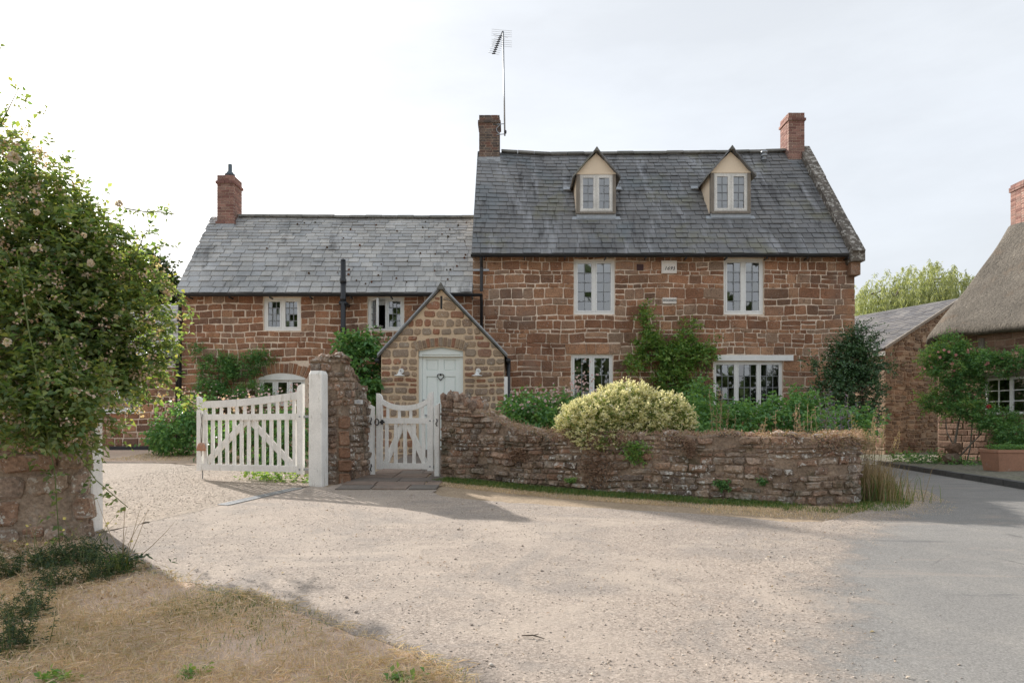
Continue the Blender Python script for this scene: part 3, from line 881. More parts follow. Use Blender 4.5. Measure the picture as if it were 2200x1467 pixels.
def ring_box(mb, x0, x1, z0, z1, w, ya, yb):
    mb.box(x0, x0 + w, ya, yb, z0, z1); mb.box(x1 - w, x1, ya, yb, z0, z1)
    mb.box(x0 + w, x1 - w, ya, yb, z0, z0 + w); mb.box(x0 + w, x1 - w, ya, yb, z1 - w, z1)


def glaze(parent, x0, x1, z0, z1, Y, cols, rows, rng, bar=0.017, tilt=0.006, barmat=None, xf=None):
    """leaded light: cols x rows panes, each its own slightly tilted pane"""
    T = xf or (lambda p: p)
    cw, rh = (x1 - x0) / cols, (z1 - z0) / rows
    for i in range(cols):
        for j in range(rows):
            a, b = x0 + i * cw, x0 + (i + 1) * cw; c, d = z0 + j * rh, z0 + (j + 1) * rh
            t1, t2 = rng.uniform(-tilt, tilt), rng.uniform(-tilt, tilt)
            q = [(a, Y - t1 - t2, c), (b, Y + t1 - t2, c), (b, Y + t1 + t2, d), (a, Y - t1 + t2, d)]
            mobj('pane', [T(p) for p in q], [(0, 1, 2, 3)], m_glass, parent)
    mb = MB()
    for i in range(1, cols): mb.box(x0 + i * cw - bar / 2, x0 + i * cw + bar / 2, Y - .012, Y + .012, z0, z1)
    for j in range(1, rows): mb.box(x0, x1, Y - .011, Y + .011, z0 + j * rh - bar / 2, z0 + j * rh + bar / 2)
    if mb.v:
        mb.v = [T(p) for p in mb.v]
        mb.build('glazing_bars', barmat or m_came, parent)


def window(parent, x0, x1, z0, z1, Yw, cols, rows, lights=2, inset=0.05, fr=0.055, sash=0.035, seed=1, opened=None, blind=0.0, curtain=(), label=None, room=True, mat=None, sill=False, bar=0.017, bars_mat=None, rm_e=0.5, rm_top=0.35, rm_d=1.8):
    rng = random.Random(seed); mat = mat or m_paint
    ya, yb = Yw + inset, Yw + inset + 0.09
    mb = MB(); ring_box(mb, x0, x1, z0, z1, fr, ya, yb)
    lw = (x1 - x0 - 2 * fr - (lights - 1) * fr * 0.9) / lights
    spans = []
    for i in range(lights):
        a = x0 + fr + i * (lw + fr * 0.9); spans.append((a, a + lw))
        if i: mb.box(a - fr * 0.9, a, ya - .004, yb, z0 + fr, z1 - fr)
    if sill: mb.box(x0 - .05, x1 + .05, Yw - .05, ya + .01, z0 - .05, z0 + .004)
    w = mb.build('window', mat, parent)
    if label: w['label'] = label
    for i, (a, b) in enumerate(spans):
        c, d = z0 + fr, z1 - fr
        xf = None
        if opened == i:
            ang = math.radians(-52); ca, sa = math.cos(ang), math.sin(ang)
            def xf(p, a=a, y=ya): return (a + (p[0] - a) * ca - (p[1] - y) * sa, y + (p[0] - a) * sa + (p[1] - y) * ca, p[2])
        s = MB(); ring_box(s, a + .004, b - .004, c + .004, d - .004, sash, ya - .008, ya + .04)
        if xf: s.v = [xf(p) for p in s.v]
        s.build('casement', mat, w)
        glaze(w, a + sash, b - sash, c + sash, d - sash, ya + .018, cols, rows, rng, xf=xf, bar=bar, barmat=bars_mat)
    if room:
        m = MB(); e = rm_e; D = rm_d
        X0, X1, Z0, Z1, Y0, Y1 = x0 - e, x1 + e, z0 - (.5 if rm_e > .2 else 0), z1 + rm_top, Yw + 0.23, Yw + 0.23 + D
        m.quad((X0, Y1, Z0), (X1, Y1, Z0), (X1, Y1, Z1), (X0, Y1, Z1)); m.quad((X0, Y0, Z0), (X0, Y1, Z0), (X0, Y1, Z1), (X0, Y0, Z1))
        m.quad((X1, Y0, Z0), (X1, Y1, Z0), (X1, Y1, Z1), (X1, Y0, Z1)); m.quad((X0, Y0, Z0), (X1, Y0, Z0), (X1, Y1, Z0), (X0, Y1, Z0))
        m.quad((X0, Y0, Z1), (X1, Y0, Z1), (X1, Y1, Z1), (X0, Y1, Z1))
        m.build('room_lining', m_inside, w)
    if blind:
        MB().box(x0 + fr + .002, x1 - fr - .002, ya + .062, ya + .072, z1 - fr - blind, z1 - fr - .004).build('blind', m_blind, w)
    for (a, b) in curtain:
        xa, xb = x0 + (x1 - x0) * a, x0 + (x1 - x0) * b; V = []; n = 24
        for k in range(n + 1):
            x = xa + (xb - xa) * k / n; y = Yw + .30 + .03 * math.sin(k * 1.9) + .012 * math.sin(k * .9)
            V += [(x, y, z0 - .1), (x, y, z1)]
        mobj('curtain', V, [(2 * k, 2 * k + 2, 2 * k + 3, 2 * k + 1) for k in range(n)], m_curtain, w, True)
    return w


def text_mesh(body, size, loc, mat, parent, name='lettering', shear=0.0, spacing=1.0, xs=1.0, rot=(math.radians(90), 0, 0)):
    cu = bpy.data.curves.new(name, 'FONT'); cu.body = body; cu.size = size; cu.extrude = 0.002; cu.offset = size * 0.012; cu.shear = shear
    cu.align_x = 'CENTER'; cu.align_y = 'CENTER'; cu.space_character = spacing
    tmp = bpy.data.objects.new('tmp_text', cu); COL.objects.link(tmp)
    dg = bpy.context.evaluated_depsgraph_get()
    me = bpy.data.meshes.new_from_object(tmp.evaluated_get(dg))
    bpy.data.objects.remove(tmp); bpy.data.curves.remove(cu)
    Mx = Matrix.Translation(loc) @ Matrix.Rotation(rot[2], 4, 'Z') @ Matrix.Rotation(rot[0], 4, 'X') @ Matrix.Diagonal((xs, 1, 1, 1))
    me.transform(Mx); me.materials.clear(); me.materials.append(mat)
    return link(bpy.data.objects.new(name, me), parent)


def gutter(parent, x0, x1, y, z, r=0.06):
    mb = MB(); V = []; n = 8
    for x in (x0, x1):
        for k in range(n + 1):
            a = math.pi + math.pi * k / n
            V.append((x, y + math.cos(a) * r, z + math.sin(a) * r))
        for k in range(n, -1, -1):
            a = math.pi + math.pi * k / n
            V.append((x, y + math.cos(a) * (r - .008), z + math.sin(a) * (r - .008)))
    m = 2 * (n + 1)
    Fc = [(k, (k + 1) % m, m + (k + 1) % m, m + k) for k in range(m)] + [tuple(range(m)), tuple(range(2 * m - 1, m - 1, -1))]
    g = mb.add(V, Fc).build('gutter', m_black, parent)
    x = x0 + .3
    while x < x1:
        MB().box(x, x + .025, y - .02, y + .2, z - .095, z - .06).build('bracket', m_black, g)
        x += 0.95
    return g

# ---------------------------------------------------------------- main house
def rectpx(a, b, t, bt): return (FX(a), FX(b), FZ(bt), FZ(t))


def voussoirs(parent, x0, x1, spring, crown, thick, n, Y, mat, seed, extra=0.10):
    half = (x1 - x0) / 2; rise = crown - spring
    Rr = (half * half + rise * rise) / (2 * rise); cz = crown - Rr; cx = (x0 + x1) / 2
    th = math.asin(min(1, half / Rr)) * (1 + extra)
    mp = lambda u, v, d: (cx + v * math.sin(u), Y - d, cz + v * math.cos(u))
    rng = random.Random(seed)
    for k in range(n):
        a, b = -th + 2 * th * k / n, -th + 2 * th * (k + 1) / n
        g = 0.018 / Rr
        tk = thick * rng.uniform(0.88, 1.1)
        p = [(a + g / 2, Rr + .012), (b - g / 2, Rr + .012), (b - g / 2, Rr + tk), (a + g / 2, Rr + tk)]
        e = 0.012
        q = [(a + g / 2 + e / Rr, Rr + .012 + e), (b - g / 2 - e / Rr, Rr + .012 + e), (b - g / 2 - e / Rr, Rr + tk - e), (a + g / 2 + e / Rr, Rr + tk - e)]
        d = .022 * rng.uniform(.7, 1.4)
        V = [mp(u, v, -.01) for u, v in p] + [mp(u, v, d * .6) for u, v in p] + [mp(u, v, d) for u, v in q]
        Fc = [(i, (i + 1) % 4, 4 + (i + 1) % 4, 4 + i) for i in range(4)] + [(4 + i, 4 + (i + 1) % 4, 8 + (i + 1) % 4, 8 + i) for i in range(4)] + [(8, 9, 10, 11)]
        mobj('arch_stone', V, Fc, mat, parent)


def arch_head(x0, x1, zb, spring, crown, mapf, d0, d1, mb):
    half = (x1 - x0) / 2; rise = crown - spring
    Rr = (half * half + rise * rise) / (2 * rise); cz = crown - Rr; cx = (x0 + x1) / 2
    poly = [(x0, zb), (x1, zb)]
    for k in range(13):
        x = x1 + (x0 - x1) * k / 12
        poly.append((x, cz + math.sqrt(Rr * Rr - (x - cx) ** 2)))
    mb.prism(poly, mapf, d0, d1)


HX0, HX1 = FX(1016), FX(1836)
house = thing('stone_house', 'tall red-brown ironstone house with two dormers in its grey slate roof', 'house', (3.6, YF, 0.7))
win_main = dict(u1=rectpx(1233, 1321, 557, 675), u2=rectpx(1555, 1641, 555, 675), g1=rectpx(1227, 1317, 761, 886), g2=rectpx(1533, 1682, 776, 888))
holes = list(win_main.values())
mb = MB(); wall_sheet(mb, HX0, HX1, 0.2, 5.44, holes, front(YF))
YB = 21.8
for X in (HX0, HX1):
    mb.add([(X, YF, .2), (X, YB, .2), (X, YB, 5.4), (X, 19.05, 8.86), (X, YF, 5.4)], [(0, 1, 2, 3, 4)])
mb.quad((HX0, YB, .2), (HX1, YB, .2), (HX1, YB, 5.4), (HX0, YB, 5.4))
hwall = mb.build('wall', m_mortar, house)


def hs_main(r):
    hs_main.k ^= 1
    return r.uniform(0.17, 0.27) if hs_main.k else r.uniform(0.09, 0.16)


hs_main.k = 0
def ws_main(r, h): return r.uniform(0.8, 2.3) * h if h > 0.17 else r.uniform(0.12, 0.36)


lint_hole = (FX(1215), FX(1332), FZ(761), FZ(738))
stone_holes = holes + [lint_hole, (HX0 - .1, -0.25, 0.2, 2.6)]
lay_stones(hwall, course_layout(HX0 - .01, HX1 + .01, 0.95, 5.40, hs_main, ws_main, random.Random(5), stone_holes), m_stone, front(YF), 0.019, 0.012, 5, jit=.010, wob=.014, rough=.5)
# flat stone arch over the small ground-floor window
lx = [FX(p) for p in (1216, 1259, 1280, 1310, 1332)]
for i in range(4):
    k0, k1 = (-.04 if i == 0 else 0), (.04 if i == 3 else 0)
    z0, z1 = FZ(760), FZ(739)
    p = [(lx[i] + .01 - k0 * 0, z0), (lx[i + 1] - .01, z0), (lx[i + 1] - .01 + k1, z1), (lx[i] + .01 + k0, z1)]
    MB().prism(p, front(YF), -.01, .028).build('arch_stone', m_stone, hwall)
window(house, *win_main['u1'], YF, 2, 5, 2, seed=1, blind=0.24, label='tall upper casement window between porch and date stone')
window(house, *win_main['u2'], YF, 2, 5, 2, seed=2, blind=0.22, label='tall upper casement window beneath the second dormer')
window(house, *win_main['g1'], YF, 2, 3, 2, fr=.045, seed=3, curtain=[(0.84, 1.0)])
window(house, *win_main['g2'], YF, 3, 4, 3, fr=.045, sash=.028, seed=4, curtain=[(0.78, 1.0)], label='wide three-light ground-floor window under white timber lintel')
MB().box(FX(1537), FX(1703), YF - .05, YF + .05, FZ(775), FZ(763)).build('lintel', m_paint, house)
# date stone, name plate, vent brick
pl = MB(); x0, x1, z0, z1 = rectpx(1420.5, 1453, 561, 588); ring_box(pl, x0, x1, z0, z1, .04, YF - .055, YF + .02); pl.box(x0 + .03, x1 - .03, YF - .042, YF + .02, z0 + .03, z1 - .03)
pl = pl.build('date_stone', m_plaque, house)
text_mesh('1695', 0.115, ((x0 + x1) / 2 + .01, YF - .044, z0 + .115), m_ink, pl, shear=0.35, spacing=1.15)
x0, x1, z0, z1 = rectpx(1423, 1452.5, 640, 653)
pl = MB().box(x0, x1, YF - .05, YF + .02, z0, z1).build('name_plate', m_plaque, house)
text_mesh('WOODHEYS', 0.075, ((x0 + x1) / 2, YF - .052, (z0 + z1) / 2), m_ink, pl, xs=0.72, spacing=1.05)
x0, x1, z0, z1 = rectpx(1368, 1382, 568, 581)
vb = MB()
for k in range(5): vb.box(x0, x1, YF - .035, YF + .0, z0 + (z1 - z0) * k / 5 + .004, z0 + (z1 - z0) * (k + 1) / 5 - .004)
vb.box(x0 + .004, x1 - .004, YF - .028, YF + .01, z0, z1)
vb.build('vent_brick', pmat('purple_vent', [(0.095, 0.055, 0.055)], 0.9), house)

# roof
sagx = lambda x: float(np.interp(x, [-1, -0.3, 1.0, 2.2, 4.0, 6.0, 7.9], [0.07, 0.03, -0.05, -0.035, -0.02, 0.0, 0.05]))
rm = Roof(16.12, WZ(546, 16.12), 19.05, WZ(331, 19.05), sagx)
RX0, RX1 = -0.96, 7.98
mb = MB()
xs_ = np.linspace(RX0, RX1 + .2, 14)
for i in range(13):
    a, b = xs_[i], xs_[i + 1]
    mb.quad(rm.P(a, 0), rm.P(b, 0), rm.P(b, rm.L), rm.P(a, rm.L))
    pa, pb = rm.P(a, rm.L), rm.P(b, rm.L)
    mb.quad(pa, pb, (b, 21.98, rm.z0), (a, 21.98, rm.z0))
mb.quad((RX0, 16.12, rm.z0 - .03), (RX1 + .2, 16.12, rm.z0 - .03), (RX1 + .2, 16.4, rm.z0 - .03), (RX0, 16.4, rm.z0 - .03))
hroof = mb.build('roof', m_slate, house)
DORM = [dict(x0=WX(1239, 17.0), x1=WX(1323, 17.0), zs=WZ(456, 17.0), ze=WZ(371, 17.0), za=WZ(318, 16.9)), dict(x0=WX(1527, 17.0), x1=WX(1612.5, 17.0), zs=WZ(455, 17.0), ze=WZ(368, 17.0), za=WZ(315, 16.9))]


def in_dormer(x, q):
    z = rm.P(x, q)[2]
    for d in DORM:
        if d['x0'] + .05 < x < d['x1'] - .05 and d['zs'] - .05 < z < d['ze']: return True
        if z >= d['ze'] and abs(x - (d['x0'] + d['x1']) / 2) < (d['x1'] - d['x0']) / 2 * max(0, (d['za'] - z) / (d['za'] - d['ze'])) - .1: return True
    return False


slates(hroof, rm, RX0, RX1, 0.205, 0.165, 0.25, m_slate, 21, in_dormer)
ridge_tiles(hroof, (-0.30, 7.60, lambda x: (19.05, rm.P(x, rm.L)[2] + .05)), m_ridge, 0.13, 0.46)
gutter(house, FX(1013), WX(1822, 16.05), 16.04, WZ(547, 16.04))
# coping on the verge of the gable
q = -0.10
cop = 0
while q < rm.L + .02:
    e = min(q + R.uniform(.5, .7), rm.L + .03)
    lo = [rm.P(7.96, q + .004, -.25), rm.P(8.25, q + .004, -.25), rm.P(8.25, e - .004, -.25), rm.P(7.96, e - .004, -.25)]
    h = .17 + R.uniform(-.012, .012)
    hi = [rm.P(7.96, q + .004, h), rm.P(8.25, q + .004, h), rm.P(8.25, e - .004, h), rm.P(7.96, e - .004, h)]
    MB().hexa(lo, hi).build('coping_slab', m_coping, hroof); q = e
MB().box(7.95, 8.27, 15.98, 16.42, 5.22, 5.50).build('kneeler_stone', m_coping, hroof)
MB().box(8.0, 8.22, 16.1, 16.42, 4.92, 5.22).build('kneeler_stone', m_stone, hroof)
chimney(house, WX(1694, 18.75), WX(1729, 18.75), 18.75, 19.33, 8.62, WZ(242, 18.75), m_brick, (2,), 'red brick chimney at the gable with coping', 31, True)
chimney(house, WX(1029, 18.75), WX(1073.5, 18.75), 18.75, 19.33, 8.72, WZ(247, 18.75), m_brick_dark, (2,), 'sooty dark brick chimney carrying the aerial', 32, True)
# roof vent
vx, vy = WX(1642, 18.72), 18.72
vz = rm.z0 + (vy - rm.y0) / rm.ty * rm.tz
MB().lathe((vx, vy, vz), [(.055, -.2), (.055, .10), (.07, .10), (.07, .13), (.05, .13), (.05, .20), (.085, .20), (.085, .24), (.06, .24), (.06, .28), (.09, .28), (.09, .34), (.05, .36)]).build('roof_vent', m_zinc, house, True)

for i, d in enumerate(DORM):
    x0, x1, zs, ze, za = d['x0'], d['x1'], d['zs'], d['ze'], d['za']; xc = (x0 + x1) / 2; Yd = 17.0
    yr = lambda z: rm.y0 + (z - rm.z0) / rm.tz * rm.ty
    zg = za - .09
    dm = MB().add([(x0 - .02, Yd, ze), (x1 + .02, Yd, ze), (xc, Yd, zg), (x0 - .02, Yd + .05, ze), (x1 + .02, Yd + .05, ze), (xc, Yd + .05, zg)], [(0, 1, 2), (5, 4, 3), (0, 3, 4, 1), (1, 4, 5, 2), (2, 5, 3, 0)])
    dm.box(x0 - .015, x1 + .015, Yd - .02, Yd + .05, ze - .045, ze - .002)
    dm = dm.build('dormer', m_render, house)
    for sx, X in ((-1, x0), (1, x1)):
        a, b = sorted((X, X - sx * .05))
        prof = [(Yd + .09, zs - .02), (Yd + .09, ze), (yr(ze) + .1, ze), (yr(zs) + .05, zs - .02)]
        MB().prism(prof, lambda u, v, dd: (dd, u, v), a, b).build('cheek', m_render, dm)
        c0, c1 = sorted((X, X - sx * .075))
        MB().box(c0 - .004, c1 + .004, Yd - .012, Yd + .09, zs - .02, ze - .045).build('corner_post', m_oldwood, dm)
        # roof slope with a flared eave
        ex = X + sx * .11; lo = []; hi = []
        sec = [(xc, za), (xc + (X - xc) * .72, za + (ze - za) * .74), (X - sx * .0, ze - .005), (ex, ze - .13)]
        Y0 = 16.88
        V = []; n = len(sec)
        for (X_, Z_) in sec:
            yb = yr(Z_) + .12
            for (yy, dz) in ((Y0, 0), (yb, 0), (yb, .05), (Y0, .05)): V.append((X_, yy, Z_ + dz - .03))
        Fc = []
        for k in range(n - 1):
            for j in range(4): Fc.append((k * 4 + j, k * 4 + (j + 1) % 4, k * 4 + 4 + (j + 1) % 4, k * 4 + 4 + j))
        Fc += [(0, 1, 2, 3), tuple((n - 1) * 4 + k for k in (3, 2, 1, 0))]
        MB().add(V, Fc).build('roof_slope', m_slate, dm)
        vl = MB(); zz = ze - .13
        vl.hexa([(ex - .02 * sx, yr(zz) - .12, zz - .05), (ex + sx * .16, yr(zz) - .06, zz - .05 + .02), (ex + sx * .16, yr(zz) - .0, zz + .05), (ex - .02 * sx, yr(zz) + .0, zz + .05)],
                [(ex - .02 * sx, yr(zz) - .16, zz - .02), (ex + sx * .16, yr(zz) - .10, zz - .02), (ex + sx * .16, yr(zz) - .04, zz + .07), (ex - .02 * sx, yr(zz) - .04, zz + .07)])
        vl.build('flashing', m_lead, dm)
    MB().hexa([(xc - .075, 16.86, za - .08), (xc + .075, 16.86, za - .08), (xc + .075, yr(za) + .1, za - .08), (xc - .075, yr(za) + .1, za - .08)], [(xc - .008, 16.86, za + .02), (xc + .008, 16.86, za + .02), (xc + .008, yr(za) + .1, za + .02), (xc - .008, yr(za) + .1, za + .02)]).build('ridge_tile', m_ridge, dm)
    MB().box(x0 + .01, x1 - .01, Yd - .05, Yd + .05, zs - .05, zs + .0).build('sill', m_oldwood, dm)
    MB().hexa([(x0 - .0, Yd - .03, zs - .16), (x1 + .0, Yd - .03, zs - .16), (x1, Yd + .05, zs - .04), (x0, Yd + .05, zs - .04)], [(x0, Yd - .01, zs - .05), (x1, Yd - .01, zs - .05), (x1, Yd + .06, zs - .03), (x0, Yd + .06, zs - .03)]).build('flashing', m_lead, dm)
    q0 = rm.at_z(zs - .16)
    MB().hexa([rm.P(x0 - .12, q0 - .06, .02), rm.P(x1 + .12, q0 - .06, .02), rm.P(x1 + .10, q0 + .06, .02), rm.P(x0 - .10, q0 + .06, .02)], [rm.P(x0 - .12, q0 - .06, .045), rm.P(x1 + .12, q0 - .06, .045), rm.P(x1 + .10, q0 + .06, .05), rm.P(x0 - .10, q0 + .06, .05)]).build('flashing', m_lead, dm)
    window(house, x0 + .07, x1 - .07, zs + .0, ze - .045, Yd, 2, 4, 2, inset=0.0, fr=.03, sash=.055, seed=40 + i, room=True, rm_e=.01, rm_top=0.0, rm_d=.9, blind=0.20 if i == 0 else 0.72, mat=pmat('dormer_window_paint' + '_b' * i, [(0.74, 0.73, 0.69)], .5),
           label=('dormer window nearer the aerial chimney', 'dormer window nearer the coped gable')[i])
# rainwater pipe from main gutter into wing gutter
MB().tube([(FX(1035), 16.06, WZ(552, 16.06)), (FX(1035), 16.10, WZ(562, 16.1)), (FX(1035), 16.16, WZ(575, 16.16)), (FX(1035), 16.16, WZ(626, 16.16))], .038, 8).build('downpipe', m_black, house)
MB().box(FX(1017), FX(1051), 16.20, 16.235, FZ(584), FZ(580)).build('pipe_bracket', m_zinc, house)

# ---------------------------------------------------------------- lower wing
WX0, WX1 = FX(390), FX(1016) - .005
wing = thing('house_wing', 'lower ironstone wing with pale grey slate roof, left of the tall house', 'house', (-4.4, YF, 0.75))
ww = dict(a=rectpx(566, 646, 639, 710), b=rectpx(790, 868, 638, 710), c=rectpx(556, 655, 812, 872))
holes = list(ww.values())
mb = MB(); wall_sheet(mb, WX0, WX1, 0.2, 4.50, holes, front(YF))
YBW = 19.95
mb.add([(WX0, YF, .2), (WX0, YBW, .2), (WX0, YBW, 4.45), (WX0, 18.1, 6.82), (WX0, YF, 4.5)], [(0, 1, 2, 3, 4)])
mb.quad((WX0, YBW, .2), (WX1, YBW, .2), (WX1, YBW, 4.45), (WX0, YBW, 4.45))
wwall = mb.build('wall', m_mortar, wing)
sh = holes + [rectpx(549, 662, 777, 872), (-2.72, -0.2, 0.2, 2.75), (-2.25, -0.7, 2.75, 3.4)]
lay_stones(wwall, course_layout(WX0 - .01, WX1, 0.85, 4.46, lambda r: r.uniform(.10, .20), lambda r, h: r.uniform(.14, .40), random.Random(8), sh), m_stone_wing, front(YF), 0.022, 0.013, 9, jit=.011, wob=.016, rough=.5)
voussoirs(wwall, FX(556), FX(655), FZ(812), FZ(802), 0.25, 13, YF, m_stone_wing, 4)
window(wing, *ww['a'], YF, 3, 4, 2, seed=11, label='closed upper casement window with leaded panes')
wb = window(wing, *ww['b'], YF, 3, 4, 2, seed=12, opened=0, blind=0.12, label='upper casement window with one leaf standing open')
mb = MB(); arch_head(FX(556), FX(655), FZ(816), FZ(812), FZ(802), front(YF), -.10, .006, mb)
mb.build('window_head', m_paint, wing)
window(wing, *ww['c'], YF, 1, 1, 3, seed=13, fr=.06, label='arched ground-floor window behind the drive gate')
# potted plant on the sill of the open window
pot = thing('window_plant', 'small pot plant on the inner sill of the open casement', 'plant', (FX(812), YF + .3, FZ(708)))
MB().lathe((FX(812), YF + .3, FZ(708)), [(.05, 0), (.07, .1), (.075, .14)]).build('pot', m_plaque, pot, True)

rw = Roof(16.12, WZ(630, 16.12), 18.1, WZ(468, 18.1), lambda x: float(np.interp(x, [-7.9, -5, -3, -1], [0.02, 0.0, -.015, -.01])))
mb = MB()
mb.quad(rw.P(WX0 - .06, 0), rw.P(WX1, 0), rw.P(WX1, rw.L), rw.P(WX0 - .06, rw.L))
mb.quad(rw.P(WX0 - .06, rw.L), rw.P(WX1, rw.L), (WX1, 20.1, rw.z0), (WX0 - .06, 20.1, rw.z0))
mb.quad((WX0 - .06, 16.12, rw.z0 - .03), (WX1, 16.12, rw.z0 - .03), (WX1, 16.4, rw.z0 - .03), (WX0 - .06, 16.4, rw.z0 - .03))
wroof = mb.build('roof', m_slate_wing, wing)
slates(wroof, rw, WX0 - .08, WX1, 0.215, 0.10, 0.28, m_slate_wing, 22, thick=.018)
ridge_tiles(wroof, (-7.22, WX1, lambda x: (18.1, rw.P(x, rw.L)[2] + .04)), m_ridge, 0.115, 0.42, 5)
gutter(wing, FX(389), FX(1038), 16.03, WZ(631.5, 16.03))
ch = chimney(wing, WX(466, 17.8), WX(501.5, 17.8), 17.8, 18.36, 6.62, WZ(376, 17.8), m_brick, (2, 16), 'red brick chimney with grey cowl on the wing', 33, True)
cc = (WX(492, 18.0), 18.05, WZ(376, 17.9))
MB().lathe(cc, [(.10, -.02), (.10, .02), (.13, .03), (.13, .07), (.10, .09), (.085, .12), (.065, .13), (.058, .14), (.058, .33), (.045, .335)]).build('cowl', pmat('grey_cowl', [(.10, .13, .15)], .5), ch, True)
# moss cushions on the slates
for k in range(42):
    x = -0.95 - abs(R.gauss(0, 1.7)) if R.random() < .7 else R.uniform(-7, -1); q = R.uniform(.3, rw.L - .15)
    if x < -7.6: continue
    v, f = lump(rw.P(x, q, .045), R.uniform(.018, .034), R)
    mobj('moss_cushion', v, f, pmat('moss', [(.16, .06, .03), (.05, .05, .03)], .95) if 'moss' not in bpy.data.materials else bpy.data.materials['moss'], wroof)
# soil pipe and rainwater pipes
mb = MB().tube([(FX(745), 15.95, 0.9), (FX(745), 15.95, WZ(562, 15.95))], .062, 10)
for py in (604, 642, 706): mb.tube([(FX(745), 15.95, WZ(py, 15.95) - .05), (FX(745), 15.95, WZ(py, 15.95) + .05)], .074, 10)
mb.box(FX(737), FX(752), 15.9, 16.28, WZ(655, 15.95), WZ(648, 15.95)); mb.lathe((FX(745), 15.95, WZ(562, 15.95)), [(.05, 0), (.065, .03), (.03, .06)], 10)
mb.build('soil_pipe', m_black, wing, True)
MB().tube([(FX(391), 16.05, WZ(634, 16.05)), (FX(391), 16.20, WZ(648, 16.2)), (FX(391), 16.20, 0.85)], .042, 8).build('downpipe', m_black, wing, True)
MB().tube([(FX(1035), 16.05, WZ(634, 16.05)), (FX(1035), 16.21, WZ(650, 16.2)), (FX(1035), 16.21, 2.6)], .036, 8).build('downpipe', m_black, wing, True)
for py in (690, 800): MB().box(FX(386), FX(396), 16.15, 16.30, FZ(py + 2), FZ(py - 2)).build('pipe_bracket', m_black, wing)

# ---------------------------------------------------------------- single-storey range beyond the wing
YL = 17.1
lean = thing('low_outbuilding', 'low stone range with pale slates beyond the wing, half hidden by the rose', 'outbuilding', (-10.4, YL, .85))
LX0, LX1 = -14.0, WX0 - .01
wl = (WX(205, YL), WX(305, YL), WZ(884, YL), WZ(800, YL))
mb = MB(); wall_sheet(mb, LX0, LX1, .3, 3.05, [wl], front(YL)); mb.add([(LX0, YL, .3), (LX0, 20.5, .3), (LX0, 20.5, 3.0), (LX0, 18.8, 4.6), (LX0, YL, 3.05)], [(0, 1, 2, 3, 4)])
lw_ = mb.build('wall', m_mortar, lean)
lay_stones(lw_, course_layout(-11.2, LX1, .85, 3.0, lambda r: r.uniform(.13, .22), lambda r, h: r.uniform(.2, .42), random.Random(15), [wl]), m_stone_wing, front(YL), .03, .022, 15)
window(lean, *wl, YL, 2, 3, 2, seed=15, sill=True)
rl = Roof(16.95, WZ(768, 16.95), 18.8, WZ(655, 18.8))
mb = MB(); mb.quad(rl.P(LX0, 0), rl.P(LX1, 0), rl.P(LX1, rl.L), rl.P(LX0, rl.L)); mb.quad(rl.P(LX0, rl.L), rl.P(LX1, rl.L), (LX1, 20.6, rl.z0), (LX0, 20.6, rl.z0))
lr = mb.build('roof', m_slate_wing, lean)
slates(lr, rl, -11.2, LX1, .22, .16, .30, m_slate_wing, 25)
gutter(lean, LX0, LX1 - .03, 16.88, WZ(768, 16.88))
MB().box(LX0, LX1, YL - .03, YL + .02, 2.82, 3.02).build('fascia', m_paint, lean)
MB().tube([(WX(375, 16.9), 16.9, WZ(770, 16.9)), (WX(375, 16.9), 17.03, WZ(785, 17)), (WX(375, 16.9), 17.03, .85)], .04, 8).build('downpipe', m_black, lean, True)
tag(MB().box(WX(250, 16.2), WX(332, 16.2), 15.9, 16.5, .78, .88).build('drain_cover', m_black), 'flat black cover lying on the grass by the low range', 'drain cover')

# ---------------------------------------------------------------- porch
YP = 14.40
PX0, PX1, PA = WX(819, YP), WX(1083, YP), WX(948, YP)
porch = thing('porch', 'gabled stone porch with pale green arched door', 'porch', (PA, YP, .62))
ZE, ZA = WZ(764, YP), WZ(622, YP)
ptop = lambda u: ZA - abs(u - PA) * (ZA - ZE) / (PX1 - PA)
DX0, DX1, DS, DC = WX(899, YP), WX(995, YP), WZ(753.5, YP), WZ(745.5, YP)
mb = MB(); wall_sheet(mb, PX0, PX1, .3, ZE - .02, [(DX0, DX1, .3, ZE - .02)], front(YP), .3)
mp = front(YP)
for a, b in ((PX0, DX0), (DX0, PA), (PA, DX1), (DX1, PX1)):
    c0 = ZE - .02 if a != DX0 and a != PA else DS
    if a == DX0: mb.add([mp(a, DS, 0), mp(b, DC - .0, 0), mp(b, ptop(b), 0), mp(a, ptop(a), 0)], [(0, 1, 2, 3)])
    elif a == PA: mb.add([mp(a, DC - .0, 0), mp(b, DS, 0), mp(b, ptop(b), 0), mp(a, ptop(a), 0)], [(0, 1, 2, 3)])
    else: mb.add([mp(a, ZE - .02, 0), mp(b, ZE - .02, 0), mp(b, ptop(b), 0), mp(a, ptop(a), 0)], [(0, 1, 2, 3)])
mb.quad((PX0, YP, .3), (PX0, YF, .3), (PX0, YF, ZE), (PX0, YP, ZE)); mb.quad((PX1, YP, .3), (PX1, YF, .3), (PX1, YF, ZE), (PX1, YP, ZE))
pw = mb.build('wall', m_mortar_porch, porch)
slit = (WX(946, YP), WX(950.5, YP), WZ(664, YP), WZ(636, YP))
lay_stones(pw, course_layout(PX0 - .01, PX1 + .01, .62, ZA, lambda r: r.uniform(.085, .20), lambda r, h: r.uniform(.11, .34), random.Random(19), [(DX0 - .02, DX1 + .02, .3, DC + .20), slit], ptop), m_stone_porch, front(YP), .034, .02, 19, topf=ptop, cut=(.2, .42))
voussoirs(pw, DX0, DX1, DS, DC, 0.20, 13, YP, m_stone_porch, 6, .12)
side = lambda u, v, d: (PX1 + d, u, v)
